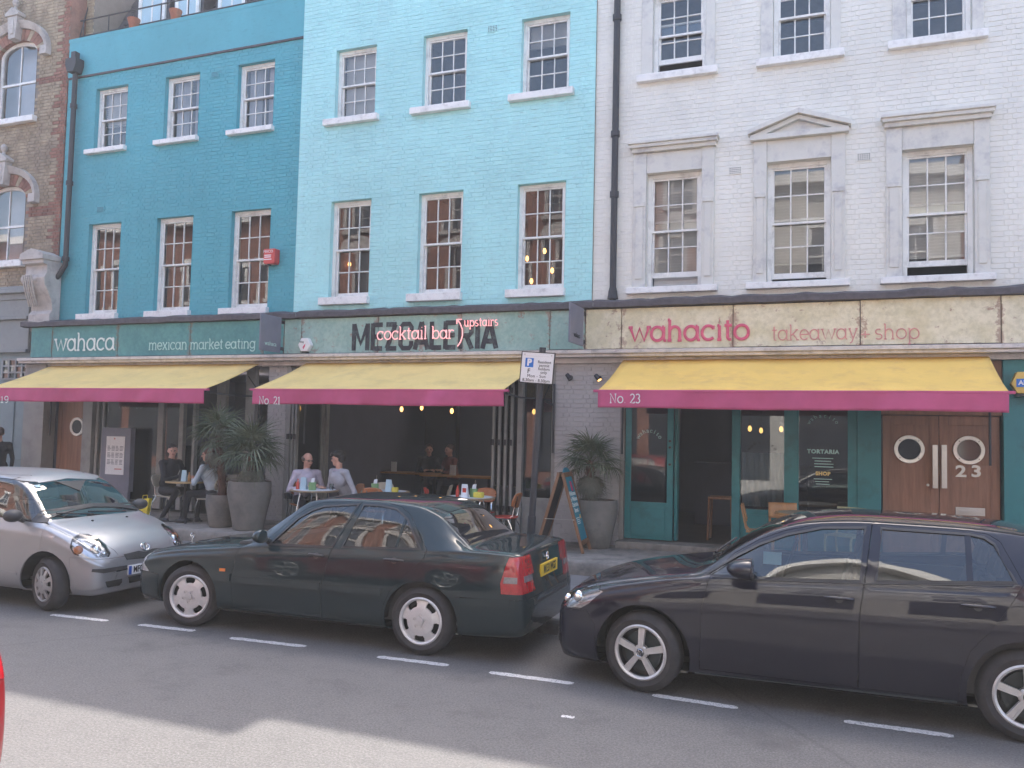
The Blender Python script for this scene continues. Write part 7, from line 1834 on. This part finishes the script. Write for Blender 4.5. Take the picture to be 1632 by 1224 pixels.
table_item('menu',-6.88,12.06,zt_,'blue menu card standing beside a yellow dish'); table_item('tin',-7.10,12.02,zt_,'green cutlery tin with white napkins on the table with blue menu card'); table_item('dish',-6.76,12.08,zt_,'small yellow dish beside the blue menu card')
table_item('menu',-5.42,11.84,zt_,'white menu card with red print on the table near folded doors',m=M['paper']); table_item('tin',-5.32,11.98,zt_,'green cutlery tin behind the white menu card'); table_item('box',-5.20,11.90,zt_,'yellow napkin box on the table near folded doors'); table_item('bottle',-5.55,11.88,zt_,'red sauce bottle on the table near folded doors',m=M['red_plastic'])
s = MB(); s.obox((-5.42,11.8465,zt_+.10),(1,0,0),(0,.995,.1),(0,-.1,.995),.03,.002,.04); o = s.build('menu_motif', M['red_plastic']); mc_ = [q_ for q_ in bpy.data.objects if q_.get('label','').startswith('white menu card with red')][0]; o.parent = mc_; o.matrix_parent_inverse = Matrix.Translation(-Vector(mc_.location))
table_item('menu',-10.98,11.92,zt_,'pale blue menu card on the table of the man in black'); table_item('bottle',-10.87,11.95,zt_,'brown sauce bottle on the table of the man in black'); table_item('tin',-10.75,12.12,zt_,'grey cutlery tin on the table of the man in black',m=M['blade_grey'])
s = MB(); s.add([(-.10,-.03,0),(.10,-.03,0),(.10,.05,0),(-.10,.05,0),(-.15,-.02,.36),(.13,-.03,.40),(.12,.05,.39),(-.14,.04,.35),(-.13,-.055,.18),(.12,-.06,.2)], [(0,1,9,8),(8,9,5,4),(1,2,6,5,9),(2,3,7,6),(3,0,8,4,7),(0,3,2,1),(4,5,6,7)])
s.tube([(-.06,0,.36),(-.05,0,.44),(.05,0,.45),(.06,0,.38)], .006, 5); o = s.build('carrier_bag', M['yellow_bag']); o.location = (-11.92,12.0,TERR_Z); tag(o,'yellow carrier bag on the ground by the man in black','bag')

# ------------------------------------------------------------------ people
def person(label, loc, rz, prims, hair, hair_m, voxel=.011, extra=None):
    """prims: (kind, data..., material key); one continuous body mesh by voxel remesh, coloured by the nearest limb"""
    t = thing('person', label, 'person', loc, rz); s = MB()
    for p in prims:
        if p[0] == 'cap':
            a, b, r0, r1 = Vector(p[1]), Vector(p[2]), p[3], p[4]; L = (b-a).length; n = max(3,int(L/.05)); d = (b-a).normalized()
            path = [a-d*r0*.9, a-d*r0*.6]+[a+(b-a)*i/n for i in range(n+1)]+[b+d*r1*.6, b+d*r1*.9]; rr = [r0*.4, r0*.8]+[r0+(r1-r0)*i/n for i in range(n+1)]+[r1*.8, r1*.4]
            s.tube(path, rr, 12)
        else: s.ell(p[1], p[2], p[3], p[4], 18, 12)
    me = s.mesh('tmp', M['skin']); o = bpy.data.objects.new('tmp', me); col.objects.link(o)
    md = o.modifiers.new('r','REMESH'); md.mode = 'VOXEL'; md.voxel_size = voxel
    m2 = o.modifiers.new('s','SMOOTH'); m2.factor = .5; m2.iterations = 3
    dg = bpy.context.evaluated_depsgraph_get(); dg.update(); out = bpy.data.meshes.new_from_object(o.evaluated_get(dg)); bpy.data.objects.remove(o)
    nf = len(out.polygons); cen = np.zeros(nf*3); out.polygons.foreach_get('center', cen); cen = cen.reshape(-1,3); best = np.full(nf, 1e9); idx = np.zeros(nf, int); keys = []
    for p in prims:
        k = p[-1]
        if k not in keys: keys.append(k)
        if p[0] == 'cap':
            a, b = np.array(p[1]), np.array(p[2]); ab_ = b-a; tt = np.clip(((cen-a)@ab_)/(ab_@ab_), 0, 1); d = np.linalg.norm(cen-(a+tt[:,None]*ab_), axis=1)-(p[3]+(p[4]-p[3])*tt)
        else:
            q_ = (cen-np.array(p[1]))/np.array([p[2],p[3],p[4]]); l = np.linalg.norm(q_, axis=1); d = (l-1)*min(p[2],p[3],p[4])
        m_ = d < best; best[m_] = d[m_]; idx[m_] = keys.index(k)
    out.materials.clear()
    for k in keys: out.materials.append(M[k])
    out.polygons.foreach_set('material_index', idx.tolist()); out.polygons.foreach_set('use_smooth', [True]*nf); out.name = 'body'
    link('body', out, t)
    if hair:
        s = MB(); r = random.Random(3)
        for h in hair: s.ell(h[0], h[1], h[2], h[3], 20, 14)
        s.v = [(v[0]+.004*math.sin(v[2]*150+v[1]*90), v[1]+.004*math.sin(v[0]*130+v[2]*70), v[2]+.003*math.sin(v[0]*110)) for v in s.v]
        s.build('hair', M[hair_m], t, smooth=70)
    if extra: extra(t)
    return t
def hand(at, toward, skin, curl=.5, up=(0,0,1), sgn=1):
    """palm, four fingers of unequal length with a bend, thumb from the side of the palm"""
    at, d = Vector(at), Vector(toward).normalized(); up = Vector(up); side = d.cross(up).normalized(); up = side.cross(d); pr = []
    pal = at+d*.045; pr.append(('ell', tuple(pal), .045, .040, .026, skin)); pr.append(('cap', tuple(at), tuple(at+d*.07), .026, .030, skin))
    for k, (o_, L) in enumerate(((-.030,.062),(-.010,.072),(.010,.068),(.029,.052))):
        b0 = at+d*.085+side*o_; b1 = b0+d*L*.55-up*L*.25*curl; b2 = b1+d*L*.35*(1-curl)-up*L*.5*curl
        pr.append(('cap', tuple(b0), tuple(b1), .0105, .0095, skin)); pr.append(('cap', tuple(b1), tuple(b2), .0095, .008, skin))
    tb0 = at+d*.035-side*.034*sgn; tb1 = tb0+d*.035-side*.022*sgn-up*.01; pr.append(('cap', tuple(tb0), tuple(tb1), .013, .011, skin)); pr.append(('cap', tuple(tb1), tuple(tb1+d*.028-up*.012), .011, .009, skin))
    return pr
def head(c, yaw, tilt, skin, ears=True, beard=None):
    """head about .23 high looking along +x turned by yaw; returns prims and a placing function"""
    R_ = Matrix.Rotation(yaw,3,'Z') @ Matrix.Rotation(tilt,3,'Y'); C0 = Vector(c)
    def P(x,y,z): return tuple(C0+R_ @ Vector((x,y,z)))
    pr = [('ell', P(-.012,0,.025), .092, .078, .098, skin), ('ell', P(.022,0,-.035), .062, .060, .078, skin), ('ell', P(.055,0,-.085), .030, .032, .026, skin),
          ('cap', P(.082,0,.015), P(.108,0,-.022), .011, .015, skin), ('ell', P(.078,0,.030), .018, .050, .014, skin), ('ell', P(.085,.0,-.058), .012, .024, .007, 'lip'),
          ('ell', P(.078,.031,.010), .012, .015, .008, 'eye'), ('ell', P(.078,-.031,.010), .012, .015, .008, 'eye')]
    for sg in (-1,1):
        pr.append(('ell', P(-.012,sg*.079,-.005), .020, .012, .030, skin)); pr.append(('ell', P(.058,sg*.036,-.025), .026, .024, .026, skin))
    pr.append(('cap', P(-.025,0,-.06), tuple(C0+Vector((-.035,0,-.17))), .052, .058, skin))
    return pr, P
M['lip'] = mat('lips', (.36,.13,.11), .5, var=.05); M['eye'] = mat('eyes', (.05,.035,.03), .3, var=.2)
def seated(shirt, trousers, skin, arms, headyaw=0, headtilt=0, lean=.06, seat=.46, hz=1.19, spread=.11, feet=((.50,.12),(.40,-.12)), shoes='shoe', turn=0.0, fingers=True, torso=1.0, sleeves=1.0):
    pr = []; hip = Vector((-.02,0,seat+.085)); ch = Vector((lean,0,seat+.085+.40*torso)); ct, st_ = math.cos(turn), math.sin(turn)
    pr.append(('ell', tuple(hip), .135, .165, .12, trousers)); pr.append(('cap', tuple(hip+Vector((0,0,.08))), tuple(ch), .135, .150, shirt)); pr.append(('ell', tuple(hip+Vector((.01,0,.12))), .135, .16, .13, shirt)); pr.append(('ell', tuple(ch-Vector((0,0,.03))), .125, .175, .16, shirt))
    sh = [ch+Vector((-st_*sg*-.19*-1 if False else -st_*.19*sg, ct*.19*sg, .085)) for sg in (1,-1)]
    pr.append(('cap', tuple(sh[0]), tuple(sh[1]), .062, .062, shirt)); pr.append(('cap', tuple(ch+Vector((0,0,.08))), tuple(ch+Vector((.005,0,.14))), .075, .062, shirt))
    for i, sg in enumerate((1,-1)):
        kn = Vector((.40,sg*spread*1.15,seat+.075)); an = Vector((feet[i][0],feet[i][1],.09)); hp = hip+Vector((0,sg*.085,-.01))
        pr.append(('cap', tuple(hp), tuple(kn), .090, .062, trousers)); pr.append(('cap', tuple(kn), tuple(an), .060, .040, trousers))
        pr.append(('cap', tuple(an+Vector((-.03,0,-.045))), tuple(an+Vector((.14,0,-.055))), .043, .034, shoes)); 
        el, ha = Vector(arms[i][0]), Vector(arms[i][1]); pr.append(('cap', tuple(sh[i]), tuple(el), .055, .043, shirt))
        mid = el+(ha-el)*(1.0 if sleeves >= 1 else sleeves)
        pr.append(('cap', tuple(el), tuple(mid), .042, .032, shirt))
        if sleeves < 1: pr.append(('cap', tuple(mid), tuple(ha), .030, .025, skin))
        pr += hand(ha, (ha-el), skin, .6, (0,0,1), -sg)
    hc = Vector((lean+.04,0,ch.z+.30)); hp_, P = head(hc, headyaw, headtilt, skin); pr += hp_
    return pr, P
# man in black
pr, P = seated('black_cloth','black_cloth','skin2',[((.20,.28,.72),(.33,.08,.80)),((.22,-.26,.74),(.36,-.06,.82))], headyaw=rad(-35), feet=((.30,.1),(.16,-.22)), lean=.05, seat=.47, torso=1.03)
person('man in black jacket seated alone side of the table, bottle in hand', (-11.53,12.14,TERR_Z), rad(-8), pr, [(P(-.025,0,.065),.090,.084,.072),(P(-.055,0,.03),.062,.080,.075),(P(.035,0,.095),.055,.062,.03)], 'hair_dark')
tb_ = MB(); tb_.lathe([(0,0),(.03,0),(.031,.01),(.031,.13),(.013,.17),(.012,.215),(0,.216)], 16); o = tb_.build('drink_bottle', M['black_plastic'], smooth=40); o.location = (-11.10,11.98,zt_); tag(o,'dark drink bottle at the hand of the man in black','bottle','things on the cafe tables')
# woman with auburn hair, back towards the palms
pr, P = seated('pale_cloth','black_cloth','skin2',[((.22,.26,.72),(.36,.10,.80)),((.20,-.27,.70),(.30,-.12,.76))], headyaw=rad(15), lean=.10, seat=.46, torso=.93, sleeves=.7)
person('woman in pale grey top with long auburn hair behind the small planter', (-10.47,12.12,TERR_Z), math.pi+rad(6), pr, [(P(-.03,0,.05),.098,.094,.092),(P(-.08,0,-.06),.075,.10,.14),(P(-.10,.03,-.20),.065,.085,.13),(P(-.09,-.05,-.22),.06,.075,.13),(P(-.02,.075,-.08),.05,.03,.11),(P(-.02,-.075,-.08),.05,.03,.11)], 'hair_auburn')
# man in lilac shirt with glasses
pr, P = seated('lilac_cloth','navy_cloth','skin2',[((.14,.30,.70),(.32,.16,.77)),((.16,-.30,.70),(.36,-.12,.77))], headyaw=rad(12), headtilt=rad(10), lean=.17, seat=.46, torso=.90)
def specs(t):
    s = MB()
    for sg in (-1,1): s.tube([P(.098,sg*.034+.024*math.cos(a),.010+.017*math.sin(a)) for a in np.linspace(0,6.283,14)], .003, 5); s.tube([P(.096,sg*.058,.012),P(-.01,sg*.082,.012)], .003, 5)
    s.tube([P(.102,-.012,.014),P(.102,.012,.014)], .003, 5); s.build('glasses', M['sign_black'], t)
person('balding man with glasses in a lilac shirt seated at the table', (-8.56,12.12,TERR_Z), rad(-38), pr, [(P(-.055,0,.015),.060,.088,.070),(P(-.02,.070,.012),.050,.020,.036),(P(-.02,-.070,.012),.050,.020,.036)], 'hair_grey', extra=specs)
# young man in grey jumper, head turned in profile
pr, P = seated('grey_cloth','black_cloth','skin2',[((.10,.31,.71),(.20,.30,.50)),((.18,-.30,.72),(.34,-.24,.76))], headyaw=rad(-62), headtilt=rad(4), lean=.20, seat=.46, torso=1.0, sleeves=.62)
def collar(t):
    s = MB(); s.tube([(.24+.062*math.cos(a),.066*math.sin(a),1.055+.012*math.cos(a)) for a in np.linspace(0,6.283,18)], .013, 6); s.build('shirt_collar', M['lilac_cloth'], t, smooth=60)
person('young dark haired man in grey jumper seated leaning forward', (-7.70,12.18,TERR_Z), rad(-112), pr, [(P(-.028,0,.068),.100,.090,.080),(P(-.060,0,.02),.070,.088,.085),(P(.055,0,.092),.055,.066,.038),(P(.092,0,.078),.03,.05,.026)], 'hair_dark', extra=collar)
# dim diners at the back
for (px,py,Y,rz_,sh_,lb) in ((683,742,17.2,rad(-60),'black_cloth','shadowy diner in dark clothes deep inside the middle restaurant, left of the pair'),(722,744,17.3,rad(-120),'room_red','shadowy diner in maroon deep inside the middle restaurant, right of the pair')):
    p = on_y(px,py,Y); pr, P = seated(sh_,'navy_cloth','skin',[((.18,.28,.70),(.34,.12,.78)),((.18,-.28,.70),(.34,-.12,.78))], lean=.08)
    person(lb, (p.x,Y,.36), rz_, pr, [(P(-.03,0,.055),.095,.088,.085)], 'hair_brown', voxel=.016)
# person standing at the left edge, dark coat
def standing(shirt, trousers, skin, h=1.78):
    k = h/1.78; pr = []
    def V(x,y,z): return (x*k,y*k,z*k)
    pr += [('ell', V(0,0,.98), .12*k, .165*k, .13*k, trousers), ('cap', V(0,0,1.02), V(0,0,1.30), .135*k, .16*k, shirt), ('ell', V(0,0,1.32), .125*k, .185*k, .17*k, shirt), ('cap', V(0,.185,1.43), V(0,-.185,1.43), .062*k, .062*k, shirt), ('cap', V(0,0,1.42), V(0,0,1.50), .07*k, .06*k, shirt), ('ell', V(0,0,.98), .14*k, .18*k, .16*k, shirt)]
    for sg, dx in ((1,.08),(-1,-.06)):
        pr += [('cap', V(0,sg*.09,.94), V(dx,sg*.10,.50), .088*k, .060*k, trousers), ('cap', V(dx,sg*.10,.50), V(dx*1.1-.02,sg*.10,.10), .058*k, .04*k, trousers), ('cap', V(dx-.05,sg*.10,.045), V(dx+.13,sg*.11,.035), .043*k, .034*k, 'shoe')]
        el = V(-.02+dx*.3,sg*.25,1.14); ha = V(.05+dx*.6,sg*.24,.90); pr += [('cap', V(0,sg*.19,1.42), el, .055*k, .045*k, shirt), ('cap', el, ha, .043*k, .034*k, shirt)]; pr += hand(ha, Vector(ha)-Vector(el), skin, .5, (1,0,0), -sg)
    hp_, P = head(Vector((.03,0,1.665))*k, 0, 0, skin); return pr+hp_, P
pr, P = standing('black_cloth','navy_cloth','skin',1.80)
SPX = on_y(-2,720,12.55); person('person in dark hooded coat standing by the grey shop doorway', (SPX.x,12.55,.10), rad(150), pr, [(P(-.02,0,.06),.095,.084,.075),(P(-.055,0,.02),.062,.080,.075)], 'hair_brown')
# ------------------------------------------------------------------ opposite side of the street (behind the camera; seen in glass and paint, and it bounces light)
def opposite(x0, x1, H, wm, tm, label, arched, y=-3.3):
    t = thing('opposite_house', label, 'building', (x0,y,0)); s = MB(); s.box(x0,x1,y-9,y,.1,H); s.build('wall', wm, t, world=True)
    n = max(2,int((x1-x0)/2.1)); zs = [(4.3,6.3),(7.5,9.2),(10.2,11.5)]
    for (za,zb) in zs:
        if zb > H-.4: continue
        for i in range(n):
            cx = x0+(x1-x0)*(i+.5)/n
            s = MB(); s.box(cx-.62,cx-.48,y,y+.06,za-.05,zb+.05); s.box(cx+.48,cx+.62,y,y+.06,za-.05,zb+.05); s.box(cx-.72,cx+.72,y,y+.10,zb+.05,zb+.30); s.box(cx-.70,cx+.70,y,y+.14,za-.2,za-.05)
            s.box(cx-.48,cx+.48,y,y+.045,(za+zb)/2-.03,(za+zb)/2+.03); s.box(cx-.02,cx+.02,y,y+.04,za,zb)
            if arched:
                pts = [(cx+.72*math.cos(a), zb+.30+.42*math.sin(a)) for a in np.linspace(0,math.pi,12)]; s.prism(pts, 'y', y, y+.06)
            w = s.build('window', tm, t, world=True)
            s = MB(); s.box(cx-.48,cx+.48,y,y+.02,za,zb); s.build('pane', M['opp_glass'], w, world=True)
    s = MB(); s.box(x0,x1,y,y+.25,3.5,3.75); s.box(x0,x1,y,y+.3,H-.35,H); s.box(x0,x1,y,y+.12,6.75,6.95); s.build('cornice', tm, t, world=True)
    for i in range(n):
        cx = x0+(x1-x0)*(i+.5)/n; s = MB(); s.box(cx-.85,cx+.85,y,y+.03,.6,3.2); s.build('shop_window', M['opp_glass'], t, world=True)
M['opp_glass'] = mat('opposite_window_glass', (.05,.055,.065), .08, var=.1, spec=.8)
M['opp_cream'] = mat('cream_stucco', (.58,.555,.51), .7, var=.1)
opposite(-40,-22,11.5,M['redbrick'],M['white_paint'],'red brick house opposite, far along the street',False)
opposite(-21.98,-13,12.5,M['redbrick'],M['limestone'],'red brick house opposite with stone arches over its windows',True)
opposite(-12.98,-4.5,12,M['redbrick'],M['limestone'],'second red brick house opposite with stone arches, next to the cream house',True)
opposite(-4.48,3.5,11,M['opp_cream'],M['white_paint'],'cream stucco house directly opposite the white house',False)
opposite(3.52,14,12,M['redbrick'],M['white_paint'],'red brick house opposite beyond the cream house',False)
# ------------------------------------------------------------------ thin haze added to lift the blacks, as lens glare does
hz = MB(); hz.box(-141,141,-141,141,-1,14.2); m = bpy.data.materials.new('veil_haze'); m.use_nodes = True; nt = m.node_tree; nt.nodes.clear(); MATS['veil_haze'] = m
ho_ = nt.nodes.new('ShaderNodeOutputMaterial'); pv_ = nt.nodes.new('ShaderNodeVolumePrincipled'); pv_.inputs['Color'].default_value = (.96,.95,.95,1); pv_.inputs['Density'].default_value = .0027; pv_.inputs['Anisotropy'].default_value = .0
nt.links.new(pv_.outputs[0], ho_.inputs['Volume'])
o = hz.build('haze', m); tag(o, kind='stuff', label='thin added haze over the street that lifts the dark tones')
